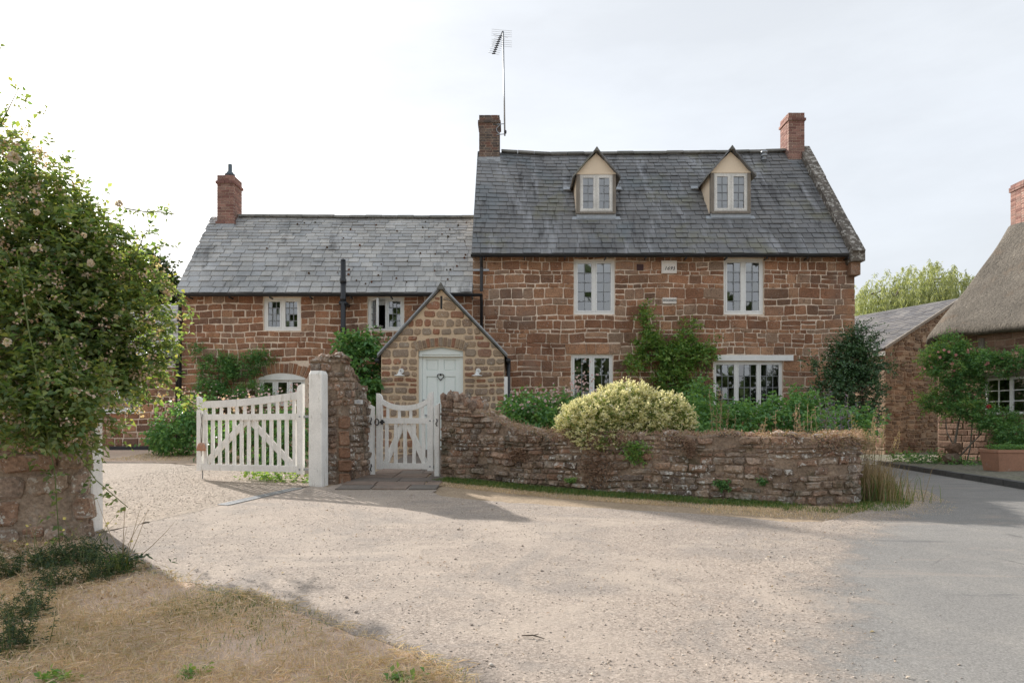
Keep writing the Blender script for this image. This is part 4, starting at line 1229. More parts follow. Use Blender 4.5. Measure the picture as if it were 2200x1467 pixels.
lay_stones(pw, course_layout(YP + .02, YF, .62, ZE, lambda r: r.uniform(.12, .22), lambda r, h: r.uniform(.2, .4), random.Random(20)), m_stone_porch, side, .03, .015, 23, 60)
MB().box(slit[0], slit[1], YP - .004, YP + .02, slit[2], slit[3]).build('slit_vent', m_ink, porch)
# door
fy = YP + .07
mb = MB(); arch_head(DX0, DX1, WZ(761, YP), DS, DC, front(YP), -.14, -.05, mb)
mb.box(DX0, DX0 + .07, fy - .02, fy + .07, .84, WZ(761, YP)); mb.box(DX1 - .07, DX1, fy - .02, fy + .07, .84, WZ(761, YP))
mb.build('door_frame', m_door, porch)
dx0, dx1, dz0, dz1 = DX0 + .073, DX1 - .073, .85, WZ(761.5, YP)
door = MB().box(dx0, dx1, fy + .025, fy + .06, dz0, dz1).build('door', m_door, porch)
dw = dx1 - dx0
cut = [dx0, dx0 + .085, dx0 + .345, dx1 - .345, dx1 - .085, dx1]
mb = MB()
for a, b in ((cut[0], cut[1]), (cut[2], cut[3]), (cut[4], cut[5])): mb.box(a, b, fy, fy + .027, dz0, dz1)
rails = [(dz0, dz0 + .2), (1.55, 1.68), (2.40, 2.52), (dz1 - .10, dz1)]
for a, b in rails:
    mb.box(cut[1], cut[2], fy + .001, fy + .026, a, b); mb.box(cut[3], cut[4], fy + .001, fy + .026, a, b)
mb.build('door_rails', m_door, door)
for a, b in ((cut[1], cut[2]), (cut[3], cut[4])):
    for k in range(3):
        z0, z1 = rails[k][1], rails[k + 1][0]
        MB().hexa([(a + .012, fy + .024, z0 + .012), (b - .012, fy + .024, z0 + .012), (b - .012, fy + .024, z1 - .012), (a + .012, fy + .024, z1 - .012)],
                  [(a + .03, fy + .012, z0 + .03), (b - .03, fy + .012, z0 + .03), (b - .03, fy + .012, z1 - .03), (a + .03, fy + .012, z1 - .03)]).build('door_panel', m_door, door)
kx, kz = WX(946, YP), WZ(809, YP); pts = []
for k in range(25):
    t = 2 * math.pi * k / 24
    pts.append((kx + .0046 * 16 * math.sin(t) ** 3 * .95, fy - .02, kz + .0046 * (13 * math.cos(t) - 5 * math.cos(2 * t) - 2 * math.cos(3 * t) - math.cos(4 * t))))
MB().tube(pts, .009, 6, False).lathe((kx, fy - .015, kz + .03), [(.012, 0), (.02, .02), (.012, .04)], 8).build('door_knocker', m_iron, door, True)
MB().box(WX(912, YP), WX(920, YP), fy - .015, fy + .005, WZ(893, YP), WZ(890, YP)).build('letter_flap', m_zinc, door)
MB().box(dx0 + .01, dx0 + .05, fy - .03, fy + .005, WZ(861, YP), WZ(857, YP)).build('latch', m_zinc, door)
MB().box(DX0 - .06, DX1 + .06, YP - .28, YP + .15, .45, .84).build('doorstep', m_flag, porch)
# porch roof: stone-slate slopes with lead-edged verge
mb = MB()
for sx in (-1, 1):
    XE = (PX0 - .07) if sx < 0 else (PX1 + .07)
    zE = ZE - .05
    sec = [(PA, ZA + .02), (PA + (XE - PA) * .8, ZA + .02 + (zE - ZA) * .81), (XE, zE)]
    V = []
    for X, Z in sec:
        for yy, dz in ((YP - .07, 0), (YF - .01, 0), (YF - .01, .055), (YP - .07, .055)): V.append((X, yy, Z + dz))
    Fc = []
    for k in range(2):
        for j in range(4): Fc.append((k * 4 + j, k * 4 + (j + 1) % 4, k * 4 + 4 + (j + 1) % 4, k * 4 + 4 + j))
    Fc += [(0, 1, 2, 3), (11, 10, 9, 8)]
    MB().add(V, Fc).build('roof_slope', m_ridge, porch)
    V = [(X, yy, Z + dz) for X, Z in sec for yy, dz in ((YP - .085, .045), (YP - .02, .045), (YP - .02, .085), (YP - .085, .085))]
    MB().add(V, Fc).build('verge_flashing', m_lead, porch)
    rng = random.Random(77 + sx)
MB().hexa([(PA - .09, YP - .10, ZA - .01), (PA + .09, YP - .10, ZA - .01), (PA + .09, YF, ZA - .01), (PA - .09, YF, ZA - .01)], [(PA - .01, YP - .10, ZA + .13), (PA + .01, YP - .10, ZA + .13), (PA + .01, YF, ZA + .13), (PA - .01, YF, ZA + .13)]).build('ridge_tile', m_ridge, porch)
for sx, XE in ((-1, PX0 - .09), (1, PX1 + .09)):
    MB().tube([(XE, YP - .02, ZE - .10), (XE, YF - .02, ZE - .10)], .05, 8).build('gutter', m_black, porch, True)
MB().tube([(PX1 + .09, YP + .1, ZE - .1), (PX1 + .09, YP + .12, .7)], .042, 8).build('downpipe', m_black, porch, True)
b = tag(MB().box(PX1 + .0, PX1 + .075, YP + .0, YP + .06, WZ(866, YP), WZ(809, YP)).build('notice_board', m_gate), 'narrow white board seen edge-on at the porch corner', 'board')


def wall_lamp(px, label):
    x, z = WX(px, YP), WZ(797, YP)
    t = thing('wall_lamp', label, 'lamp', (x, YP, z), 'lamps either side of the front door')
    MB().tube([(x + .015, YP - .035, z), (x + .015, YP + .0, z)], .055, 14).build('back_plate', m_lamp, t)
    MB().tube([(x + .01, YP - .03, z), (x, YP - .10, z + .02), (x - .005, YP - .15, z - .005), (x - .005, YP - .15, z - .05)], .012, 8).build('arm', m_lamp, t, True)
    MB().lathe((x - .005, YP - .15, z - .115), [(.115, 0), (.11, .012), (.05, .035), (.028, .07), (.028, .09)]).build('shade', m_lamp, t, True)


wall_lamp(861, 'white enamel wall lamp on the drive-gate side of the door')
wall_lamp(1026, 'white enamel wall lamp on the garden-wall side of the door')

# ---------------------------------------------------------------- television aerial
ax, ay = WX(1083, 18.7), 18.70
zt, zb = WZ(68, 18.7), WZ(292, 18.7)
aer = thing('tv_aerial', 'television aerial on a tall thin mast strapped to the dark chimney', 'aerial', (ax, ay, zb))
topx = WX(1081, 18.7)
MB().tube([(ax + .02, ay, zb), (topx, ay, zt)], .022, 8).build('mast', m_zinc, aer, True)
for pz in (266, 288):
    z = WZ(pz, 18.7); MB().tube([(WX(1067, 18.7), ay + .05, z), (ax + .03, ay, z)], .012, 6).build('bracket', m_zinc, aer)
MB().tube([(WX(1075, 18.7), ay + .02, WZ(267, 18.7)), (WX(1067, 18.7), ay + .02, WZ(275, 18.7)), (WX(1067, 18.7), ay + .02, WZ(281, 18.7)), (WX(1075, 18.7), ay + .02, WZ(289, 18.7))], .011, 6).build('bracket', m_zinc, aer)
MB().lathe((ax + .035, ay - .03, WZ(288, 18.7)), [(.03, 0), (.035, .05), (.03, .08)]).build('clamp', m_iron, aer)
p0, p1 = Vector((topx - .02, ay - .02, zt - .01)), Vector((WX(1061, 17.6), 17.5, WZ(120, 17.6)))
MB().tube([p0, p1], .013, 6).build('boom', m_iron, aer)
side_v = Vector((1, 0.25, -.08)).normalized()
for k in range(10):
    c = p0.lerp(p1, .22 + .78 * k / 9); hw = .14 if k else .2
    MB().tube([c - side_v * hw, c + side_v * hw], .004, 5).build('director', m_zinc, aer)
    MB().box(c.x - .045, c.x + .045, c.y - .01, c.y + .01, c.z - .012, c.z + .012).build('insulator', m_iron, aer)
for k in range(9):
    if 4 == k: continue
    z = zt + .06 - k * .055; c = Vector((topx - .10, ay + .03, z))
    MB().tube([c - Vector((.22, 0, -.02)), c + Vector((.34, 0, -.03))], .0035, 5).build('reflector_rod', m_zinc, aer)

# ---------------------------------------------------------------- stone barn
D0 = 23.7
bc = Vector((WX(1902, D0), D0)); du = Vector((.918, .397)); dl = Vector((-.397, .918))
barn = thing('stone_barn', 'plain rubble stone barn with low slate roof beside the thatched cottage', 'barn', (bc.x, bc.y, .3))
BE = WZ(748, D0); hw = 3.875; BA = WZ(641, 25.24)
gmap = lambda u, v, d: (bc.x + du.x * u + .397 * d, bc.y + du.y * u - .918 * d, v)
smap = lambda u, v, d: (bc.x + dl.x * u - .918 * d, bc.y + dl.y * u - .397 * d, v)
btop = lambda u: BA - abs(u - hw) * (BA - BE) / hw
mb = MB(); mb.add([gmap(0, .0, 0), gmap(2 * hw, .0, 0), gmap(2 * hw, BE, 0), gmap(hw, BA, 0), gmap(0, BE, 0)], [(0, 1, 2, 3, 4)])
mb.quad(smap(0, 0, 0), smap(16, 0, 0), smap(16, BE, 0), smap(0, BE, 0))
bw = mb.build('wall', pmat('barn_mortar', [(.33, .25, .18)], .95, (2, .25), (20, .2)), barn)
rects = course_layout(0, 4.6, .25, BA, lambda r: r.uniform(.06, .19), lambda r, h: r.uniform(.10, .42), random.Random(30), (), btop)
lay_stones(bw, rects, m_stone_barn, gmap, .030, .03, 30, 220, topf=btop, cut=(.2, .46), jit=.016, wob=.03, rough=.7, miss=.05)
lay_stones(bw, course_layout(0, 4.5, .25, BE - .25, lambda r: r.uniform(.10, .18), lambda r, h: r.uniform(.18, .42), random.Random(31)), m_stone_barn, smap, .024, .02, 31, 60, cut=(.2, .42))
def bp(u, q, h=0):          # u along the length, q up the slope 0..1
    z = BE + (BA - BE) * q + h; s = hw * q - .15 * (1 - q)
    return (bc.x + du.x * s + dl.x * u, bc.y + du.y * s + dl.y * u, z)
mb = MB().quad(bp(-.12, -.02), bp(16, -.02), bp(16, 1), bp(-.12, 1))
g2 = lambda u, q: (lambda a, b: (2 * b[0] - a[0], 2 * b[1] - a[1], a[2]))(bp(u, q), bp(u, 1))
mb.quad(bp(-.12, 1), bp(16, 1), g2(16, 0), g2(-.12, 0))
br = mb.build('roof', m_slate_wing, barn)
rng = random.Random(4); ps = []
for row in range(22):
    q0, q1 = row / 22 - .02, (row + 1.25) / 22; u = -.14 - rng.uniform(0, .3) * (row % 2)
    while u < 15:
        w = rng.uniform(.25, .42); a = max(u, -.14); b = u + w - .008; u += w
        h = .035 + rng.uniform(-.006, .008)
        m = MB().hexa([bp(a, q0, h - .014), bp(b, q0, h - .014), bp(b, min(q1, 1), .0), bp(a, min(q1, 1), .0)], [bp(a, q0, h), bp(b, q0, h), bp(b, min(q1, 1), .012), bp(a, min(q1, 1), .012)])
        ps.append((1.0 / (1 + max(a, 0)), m.v, m.f))
m_slate_barn = pmat('barn_slate', [(.135, .13, .132), (.165, .156, .152), (.12, .118, .124), (.185, .175, .168)], .8, (1, .2), (30, .2), [LICHEN | dict(amt=.4)])
emit(ps, 'slate', m_slate_barn, br, 'slate_infill', 200, False)
MB().hexa([smap(-.02, BE - .26, .02), smap(4.5, BE - .26, .02), smap(4.5, BE - .26, .14), smap(-.02, BE - .26, .14)], [smap(-.02, BE - .1, .02), smap(4.5, BE - .1, .02), smap(4.5, BE - .1, .14), smap(-.02, BE - .1, .14)]).build('fascia', m_paint, barn)
MB().tube([smap(.02, BE - .06, .2), smap(4.5, BE - .06, .2)], .06, 8).build('gutter', m_black, barn)
mb = MB()
for k in range(8):
    q0, q1 = k / 8, (k + 1) / 8
    mb.hexa([bp(-.17, q0, -.05), bp(-.10, q0, -.05), bp(-.10, q1, -.05), bp(-.17, q1, -.05)], [bp(-.17, q0, .05), bp(-.10, q0, .05), bp(-.10, q1, .05), bp(-.17, q1, .05)])
mb.build('verge', m_oldwood, barn)

# ---------------------------------------------------------------- thatched cottage
cc0 = Vector((WX(2015, 18.5), 18.5)); cd = Vector((.438, -.899)); cn = Vector((.899, .438))
cot = thing('thatched_cottage', 'thatched ironstone cottage with pink roses at the bend of the lane', 'cottage', (cc0.x, cc0.y, .45))
cmap = lambda u, v, d: (cc0.x + cd.x * u - cn.x * d, cc0.y + cd.y * u - cn.y * d, v)
CL = 7.0
def cu_at(px):          # distance along the front seen at column px
    k = (px - CX) / F; return (k * cc0.y - cc0.x) / (cd.x - k * cd.y)
def cz_at(px, py):
    u = cu_at(px); return WZ(py, cc0.y + cd.y * u)
u0, u1 = cu_at(2117), cu_at(2117) + 1.22
cw = (u0, u1, cz_at(2150, 890), cz_at(2150, 811))
mb = MB(); wall_sheet(mb, 0, CL, .1, 3.75, [cw], cmap, .2)
mb.quad(cmap(0, .1, 0), cmap(0, .1, -6), cmap(0, 4.0, -6), cmap(0, 4.0, 0))
cwall = mb.build('wall', pmat('cottage_mortar', [(.38, .28, .21)], .95, (2, .2), (20, .2)), cot)
lay_stones(cwall, course_layout(0, 3.0, .3, 3.7, lambda r: r.uniform(.11, .19), lambda r, h: r.uniform(.2, .45), random.Random(41), [cw]), pmat('cottage_stone', [(.21, .128, .09), (.26, .16, .112), (.18, .112, .08), (.29, .19, .14)], .92, (2, .2), (35, .25), [LICHEN | dict(amt=.4)], STONE_BUMP), cmap, .02, .018, 41, 220)
# its window, in wall coordinates
def cot_box(mb, ua, ub, da, db, za, zb): mb.hexa([cmap(ua, za, da), cmap(ub, za, da), cmap(ub, za, db), cmap(ua, za, db)], [cmap(ua, zb, da), cmap(ub, zb, da), cmap(ub, zb, db), cmap(ua, zb, db)])
mb = MB(); a, b, c, d = cw; f = .06
for ua, ub, za, zb in ((a, a + f, c, d), (b - f, b, c, d), (a + f, b - f, c, c + f), (a + f, b - f, d - f, d), ((a + b) / 2 - .04, (a + b) / 2 + .04, c + f, d - f)): cot_box(mb, ua, ub, -.06, .01, za, zb)
cwn = mb.build('window', m_paint, cot)
for s0, s1 in ((a + f, (a + b) / 2 - .04), ((a + b) / 2 + .04, b - f)):
    mb = MB(); e = .03; gw = (s1 - s0); gh = (d - c - 2 * f)
    for k in range(1): cot_box(mb, (s0 + s1) / 2 - .012, (s0 + s1) / 2 + .012, -.04, -.005, c + f, d - f)
    for k in (1, 2): cot_box(mb, s0, s1, -.042, -.008, c + f + gh * k / 3 - .012, c + f + gh * k / 3 + .012)
    mb.build('glazing_bars', m_paint, cwn)
    for i in range(2):
        for k in range(3):
            ua, ub, za, zb = s0 + gw * i / 2, s0 + gw * (i + 1) / 2, c + f + gh * k / 3, c + f + gh * (k + 1) / 3; t = R.uniform(-.004, .004)
            mobj('pane', [cmap(ua, za, -.02 + t), cmap(ub, za, -.02 - t), cmap(ub, zb, -.02 - t), cmap(ua, zb, -.02 + t)], [(0, 1, 2, 3)], m_glass, cwn)
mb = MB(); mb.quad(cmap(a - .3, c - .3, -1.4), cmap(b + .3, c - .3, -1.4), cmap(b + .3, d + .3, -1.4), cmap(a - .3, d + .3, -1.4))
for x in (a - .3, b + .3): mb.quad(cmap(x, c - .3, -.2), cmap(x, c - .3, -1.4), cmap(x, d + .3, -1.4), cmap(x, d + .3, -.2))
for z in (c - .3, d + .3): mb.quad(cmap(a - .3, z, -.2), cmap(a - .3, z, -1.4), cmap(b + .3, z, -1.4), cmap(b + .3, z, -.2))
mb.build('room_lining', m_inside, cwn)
mb = MB(); cot_box(mb, a - .18, b + .3, -.05, .05, d + .01, d + .14); mb.build('lintel', m_oldwood, cot)
mb = MB(); uu = cu_at(2110); cot_box(mb, uu - .06, uu + .07, -.02, .06, d + .3, 3.6); mb.build('post', m_oldwood, cot)
# thatch
CE, CR = WZ(729, 18.46), WZ(487, 20.1)
prof = [(-.12, CE - .02), (-.30, CE - .02), (-.36, CE + .06), (-.30, CE + .18)]
for k in range(1, 15):
    t = k / 14; p = -.30 + 3.70 * t; z = CE + .18 + (CR - CE - .18) * t - .16 * math.sin(math.pi * t)
    prof.append((p, z))
prof += [(3.75, CR + .06), (4.1, CR)] + [(4.1 + 3.6 * t, CR + (CE - CR) * t) for t in (.25, .5, .75, 1)]
us = [-.10, -.06, .0] + list(np.arange(.2, 9.2, .25))
V = []
for i, u in enumerate(us):
    sh = (.10, .03, 0)[i] if i < 3 else 0
    for k, (p, z) in enumerate(prof):
        w = .025 * math.sin(u * 2.3 + p * 1.7) + .02 * math.sin(u * 5.1 + p * 4)
        V.append((cc0.x + cd.x * u + cn.x * p, cc0.y + cd.y * u + cn.y * p, z - sh + w + (.02 * math.sin(u * 3) if k < 4 else 0)))
n = len(prof); Fc = []
for i in range(len(us) - 1):
    for k in range(n - 1): Fc.append((i * n + k, (i + 1) * n + k, (i + 1) * n + k + 1, i * n + k + 1))
Fc.append(tuple(range(n)))
mobj('thatch', V, Fc, m_thatch, cot, True)
cp = W(2200, 385, 20.3)
chx = chimney(cot, cp[0], cp[0] + .9, 20.3, 20.85, 7.3, cp[2], m_brick, (1, 2), 'red brick chimney rising through the thatch', 35)

# rough stone blocks by the cottage corner and the trough planter
for k, (px, py, s, lab) in enumerate(((2047, 997, .17, 'lower rough stone block at the cottage corner'), (2050, 978, .14, 'upper rough stone block balanced at the cottage corner'))):
    c = W(px, py, 16.6); v, f = lump((c[0], c[1], apron_z(c[0], c[1]) + (.12 if k == 0 else .36)), s * 1.25, random.Random(50 + k), (1.1, 1, .85))
    tag(mobj('stone_block', v, f, m_stone_barn), lab, 'stone', 'stone blocks at the cottage corner')
tx0, tx1 = WX(2143, 13.2), WX(2143, 13.2) + .95; tz = apron_z(tx0, 13.2) - .01
tr = thing('planter', 'terracotta trough planter with clipped green plant by the cottage', 'planter', ((tx0 + tx1) / 2, 13.4, tz))
mb = MB().hexa([(tx0 + .05, 13.22, tz), (tx1 - .05, 13.22, tz), (tx1 - .05, 13.66, tz), (tx0 + .05, 13.66, tz)], [(tx0 + .0, 13.17, tz + .38), (tx1, 13.17, tz + .38), (tx1, 13.71, tz + .38), (tx0, 13.71, tz + .38)])
mb.build('trough', m_terra, tr)
mb = MB(); ring = [(tx0 - .012, 13.155), (tx1 + .012, 13.155), (tx1 + .012, 13.725), (tx0 - .012, 13.725)]
mb.box(tx0 - .012, tx1 + .012, 13.155, 13.195, tz + .365, tz + .42); mb.box(tx0 - .012, tx1 + .012, 13.685, 13.725, tz + .365, tz + .42); mb.box(tx0 - .012, tx0 + .03, 13.195, 13.685, tz + .365, tz + .42); mb.box(tx1 - .03, tx1 + .012, 13.195, 13.685, tz + .365, tz + .42)
mb.build('rim', m_terra, tr)
PLANTER = (tx0, tx1, tz)

# ---------------------------------------------------------------- garden walls and gates
def rubble(name, label, pts, topf, thick, seed, base=.15, hs=(.05, .13), ws=(.12, .34), mat=None, back=None, smooth=True, limit=300, gap=.016, depth=.030, vmax=None, umax=None, holes=(), mortar=None):
    path = Path(pts, 16, smooth); t = thing(name, label, 'wall', (float(path.p[len(path.p) // 2][0]), float(path.p[len(path.p) // 2][1]), base))
    core = wall_core(path, base, topf, thick, mortar or m_mortar_rubble, t, back=back)
    U = umax or path.L; vm = vmax or max(topf(u) for u in np.linspace(0, path.L, 60))
    rects = course_layout(0, U, base + .02, vm, lambda r: r.uniform(*hs), lambda r, h: r.uniform(*ws), random.Random(seed), holes, topf)
    lay_stones(core, rects, mat or m_stone_rubble, path.map, gap, depth, seed, limit, topf=topf, cut=(.08, .40), jit=.012, wob=.018, miss=.07, rough=.7)
    return t, path, core


GW = [(-1.10, 10.62), (-.2, 9.98), (.9, 9.2), (2.42, 8.48), (3.4, 8.08), (3.95, 8.05), (4.24, 8.35), (4.5, 8.95), (4.85, 9.7), (5.3, 10.7), (6.0, 12.2), (6.8, 13.9), (7.6, 15.7)]
gtop = lambda u: float(np.interp(u, [0, .1, .45, .8, 1.15, 1.6, 2.2, 4.2, 6.2, 7.2], [1.74, 1.74, 1.68, 1.52, 1.38, 1.27, 1.235, 1.22, 1.20, 1.22]) + .012 * math.sin(u * 9) + .008 * math.sin(u * 23))
gwall, gpath, gcore = rubble('garden_wall', 'long curving dry-stone garden wall with yellow shrub spilling over it', GW, gtop, .42, 61, .15, hs=(.04, .115), ws=(.08, .28), umax=11.0, depth=.028)
rng = random.Random(62)
for k in range(46):                                    # upright and loose coping stones
    u = k * .16 + rng.uniform(-.03, .03)
    x, y, nn = gpath.at(u); t = gtop(u)
    up = u < .75
    for dd in ((.02, .16, .30) if up else (rng.uniform(.05, .3),)):
        v, f = lump((x - nn[0] * dd, y - nn[1] * dd, t + (.03 if up else -.01)), rng.uniform(.075, .11) if up else rng.uniform(.06, .10), rng, (.75, .75, 1.25) if up else (1.2, 1.2, .7))
        mobj('coping_stone', v, f, m_stone_rubble, gcore)

PW = [(-2.96, 10.02), (-2.78, 9.96), (-2.55, 9.96), (-2.44, 10.04), (-2.38, 10.35), (-2.33, 10.65), (-2.29, 10.95)]
ppts_back = [(-2.96, 10.5), (-2.95, 10.6), (-2.85, 10.7), (-2.78, 10.85), (-2.74, 10.98)]
pL = Path(PW).L
pier_top = lambda u: float(np.interp(u / pL, [0, .12, .36, .44, .58, .74, .9, 1], [2.30, 2.36, 2.37, 2.30, 2.12, 2.0, 1.84, 1.74]) + .02 * math.sin(u * 17))
pier, ppath, pcore = rubble('gate_pier_wall', 'stub of lichened stone wall between the drive gate and the garden gate', PW, pier_top, .45, 63, .3, hs=(.06, .15), ws=(.10, .24), back=ppts_back, holes=[(.42, .66, .45, 1.62)])
rects = []; z = .46
for h in (.20, .19, .17, .24, .21): rects.append((.43, .65, z, z + h)); z += h + .005
lay_stones(pcore, rects, m_stone_orange, ppath.map, .022, .04, 64)
rng = random.Random(66)
for k in range(16):
    u = .05 + k * .10; x, y, nn = ppath.at(min(u, ppath.L)); v, f = lump((x - nn[0] * .12, y - nn[1] * .12, pier_top(u) - .01), rng.uniform(.06, .1), rng, (1.1, 1.1, .7)); mobj('coping_stone', v, f, m_stone_rubble, pcore)
# small number plate on the pier
x, y, nn = ppath.at(.86); z = 1.70
pc = Vector((x + nn[0] * .06, y + nn[1] * .06, z)); tv = Vector((1, -.12, 0)).normalized(); nv = Vector((-.12, -1, 0)).normalized()
npv = [pc + tv * a + Vector((0, 0, 1)) * b + nv * c for c in (-.04, .02) for a, b in ((-.058, -.03), (.058, -.03), (.058, .03), (-.058, .03))]
npl = mobj('house_sign', npv, [(3, 2, 1, 0), (4, 5, 6, 7), (0, 1, 5, 4), (1, 2, 6, 5), (2, 3, 7, 6), (3, 0, 4, 7)], m_lamp)
tag(npl, 'tiny white house sign fixed to the stub of wall', 'sign')
mb = MB()
for k, (a, b, w, h) in enumerate(((-.012, -.004, .006, .022), (-.002, -.002, .006, .026), (.010, .0, .006, .02), (.018, .004, .005, .03), (.027, .0, .006, .02), (.038, .0, .006, .018), (.012, -.012, .05, .004))):
    c = pc + tv * a + Vector((0, 0, b)) + nv * .0215
    mb.add([c + tv * i * w / 2 + Vector((0, 0, j * h / 2)) for i, j in ((-1, -1), (1, -1), (1, 1), (-1, 1))], [(0, 1, 2, 3)])
mb.build('lettering', m_bluegrey, npl)

LW = [(-7.2, 5.45), (-5.2, 5.85), (-4.2, 6.03), (-3.88, 6.08), (-3.84, 6.16), (-4.02, 6.5)]
ltop = lambda u: 2.15 + .03 * math.sin(u * 5)
lwall, lpath, lcore = rubble('boundary_wall', 'tall mossy boundary wall beneath the rambling rose', LW, ltop, .4, 67, .0, hs=(.10, .24), ws=(.18, .5), gap=.022, depth=.03, mat=m_stone_boundary, mortar=m_mortar_boundary, back=[(-7.2, 5.95), (-5.2, 6.3), (-4.6, 6.42), (-4.35, 6.48), (-4.2, 6.5)])


def post(name, label, cx, cy, w, d, z0, z1, rot, cat='post', group=None, slant=0.0, cham=.03):
    ca, sa = math.cos(rot), math.sin(rot)
    T = lambda x, y, z: (cx + x * ca - y * sa, cy + x * sa + y * ca, z)
    mb = MB(); rings = []
    a, b, c = w / 2, d / 2, .012
    def ring(a, b, z, c=c, sl=0.0):
        p = [(-a + c, -b), (a - c, -b), (a, -b + c), (a, b - c), (a - c, b), (-a + c, b), (-a, b - c), (-a, -b + c)]
        return [T(x, y, z + sl * x / a) for x, y in p]
    rings = [ring(a * 1.04, b * 1.04, z0), ring(a, b, z1 - .12, sl=slant * 0), ring(a, b, z1 - cham, sl=slant), ring(a * .82, b * .82, z1, sl=slant)]
    for r in rings: mb.v += r
    for i in range(3):
        for k in range(8): mb.f.append((i * 8 + k, i * 8 + (k + 1) % 8, i * 8 + 8 + (k + 1) % 8, i * 8 + 8 + k))
    mb.f.append(tuple(range(24, 32))); mb.f.append(tuple(range(7, -1, -1)))
    t = thing(name, label, cat, (cx, cy, z0), group)
    mb.build('shaft', m_gate, t)
    return t


post('gate_post', 'thick white timber post with rounded top hinging the drive gate', WX(684, 9.75), 9.75, .20, .20, float(gz(-2.76, 9.75)) - .05, WZ(797, 9.75), math.radians(-11), 'gate post', cham=.05)
post('gate_post', 'white timber post half hidden behind the boundary wall end', -4.03, 6.50, .17, .17, .28, 1.75, 0, 'gate post', cham=.05)
lp = post('gate_post', 'slant-topped white post carrying the latch of the garden gate', WX(796.5, 10.95), 10.95, .13, .11, .50, WZ(869, 10.95), 0.12, 'gate post', 'posts of the garden gate', -.03, .005)
rp = post('gate_post', 'slant-topped white post hinging the garden gate against the wall end', WX(939.5, 10.74), 10.74, .085, .12, .50, WZ(869, 10.74), 0.0, 'gate post', 'posts of the garden gate', .025, .005)
for t, xx, yy, zs in ((lp, WX(797, 10.88), 10.885, (905, 1005)), (rp, WX(938, 10.67), 10.675, (908,))):
    for py in zs:
        z = WZ(py, yy); MB().tube([(xx, yy, z + .06), (xx + .012, yy - .02, z + .03), (xx - .008, yy - .03, z - .02), (xx + .008, yy - .015, z - .05)], .009, 6).build('iron_hook', m_iron, t, True)


def gate(name, label, hinge, free, zb, stile_h, stile_f, top_curve, mid, bot, n_up, n_lo, sw, braces, thick=.045, cat='gate'):
    """u runs from the hinge side (0) to the free side (L)"""
    H = Vector(hinge); Fv = Vector(free); L = (Fv - H).length; d = (Fv - H) / L; nrm = Vector((d.y, -d.x))
    if nrm.y > 0: nrm = -nrm
    mp = lambda u, z, dd: (H.x + d.x * u + nrm.x * dd, H.y + d.y * u + nrm.y * dd, z)
    t = thing(name, label, cat, (H.x, H.y, zb))
    def board(nm, poly, d0, d1, mat=m_gate): return MB().prism(poly, mp, d0, d1).build(nm, mat, t)
    def stile(ua, ub, z0, z1, flip):
        w = ub - ua; pts = [(ua, z0), (ub, z0)]
        arc = [(math.cos(a), math.sin(a)) for a in np.linspace(0, math.pi / 2, 7)]
        r = w * .9
        if flip: pts += [(ub, z1 - .0)] + [(ua + w - r + 0 * r - (1 - 1) * r + (r - r * s) * 0 + (w - r) * 0 + (r * (1 - c)) * 0 + (w - r) * 0, z1) for c, s in arc[:0]] + [(ub - w + r * (1 - math.sin(a)), z1 - r * (1 - math.cos(a)) * 1.0) for a in np.linspace(0, math.pi / 2, 7)]
        else: pts += [(ua + w - r * (1 - math.sin(a)), z1 - r * (1 - math.cos(a))) for a in np.linspace(math.pi / 2, 0, 7)] + [(ua, z1)]
        return board('stile', pts, 0, thick * 1.25)
    stile(0, sw[0], zb - (.015), stile_h, False); stile(L - sw[1], L, zb, stile_f, True)
    a, b = sw[0] - .005, L - sw[1] + .005
    us = np.linspace(a, b, 15); tk = top_curve[1]
    board('top_rail', [(u, top_curve[0](u / L) - tk) for u in us] + [(u, top_curve[0](u / L)) for u in us[::-1]], .004, thick)
    board('middle_rail', [(a, mid[0]), (b, mid[0]), (b, mid[1]), (a, mid[1])], .004, thick * 1.1)
    board('bottom_rail', [(a, bot[0]), (b, bot[0]), (b, bot[1]), (a, bot[1])], .004, thick * 1.05)
    W_ = b - a
    for n, lo, hi, pw in ((n_up, lambda u: mid[1] - .005, lambda u: top_curve[0](u / L) - tk + .006, .045), (n_lo, lambda u: bot[1] - .005, lambda u: mid[0] + .005, .055)):
        for k in range(n):
            c = a + W_ * (k + (.5 if n == n_up else .5)) / n
            j = R.uniform(-.003, .003)
            board('picket', [(c - pw / 2 + j, lo(c)), (c + pw / 2 + j, lo(c)), (c + pw / 2, hi(c)), (c - pw / 2, hi(c))], .012, thick * .8)
    for (ua, za, ub, z2) in braces:
        w = .045; dv = Vector((ub - ua, z2 - za)).normalized(); pv = Vector((-dv.y, dv.x)) * w
        board('brace', [(ua + pv.x, za + pv.y), (ua - pv.x, za - pv.y), (ub - pv.x, z2 - pv.y), (ub + pv.x, z2 + pv.y)], -.022, .010)
    for z in (mid, bot):
        c = Vector(mp(sw[0] * .5, (z[0] + z[1]) / 2, thick * 1.3)); MB().lathe((c.x, c.y, c.z - .012), [(.008, 0), (.014, .008), (.014, .016), (.008, .024)], 8).build('bolt', m_zinc, t)
    return t, mp, L


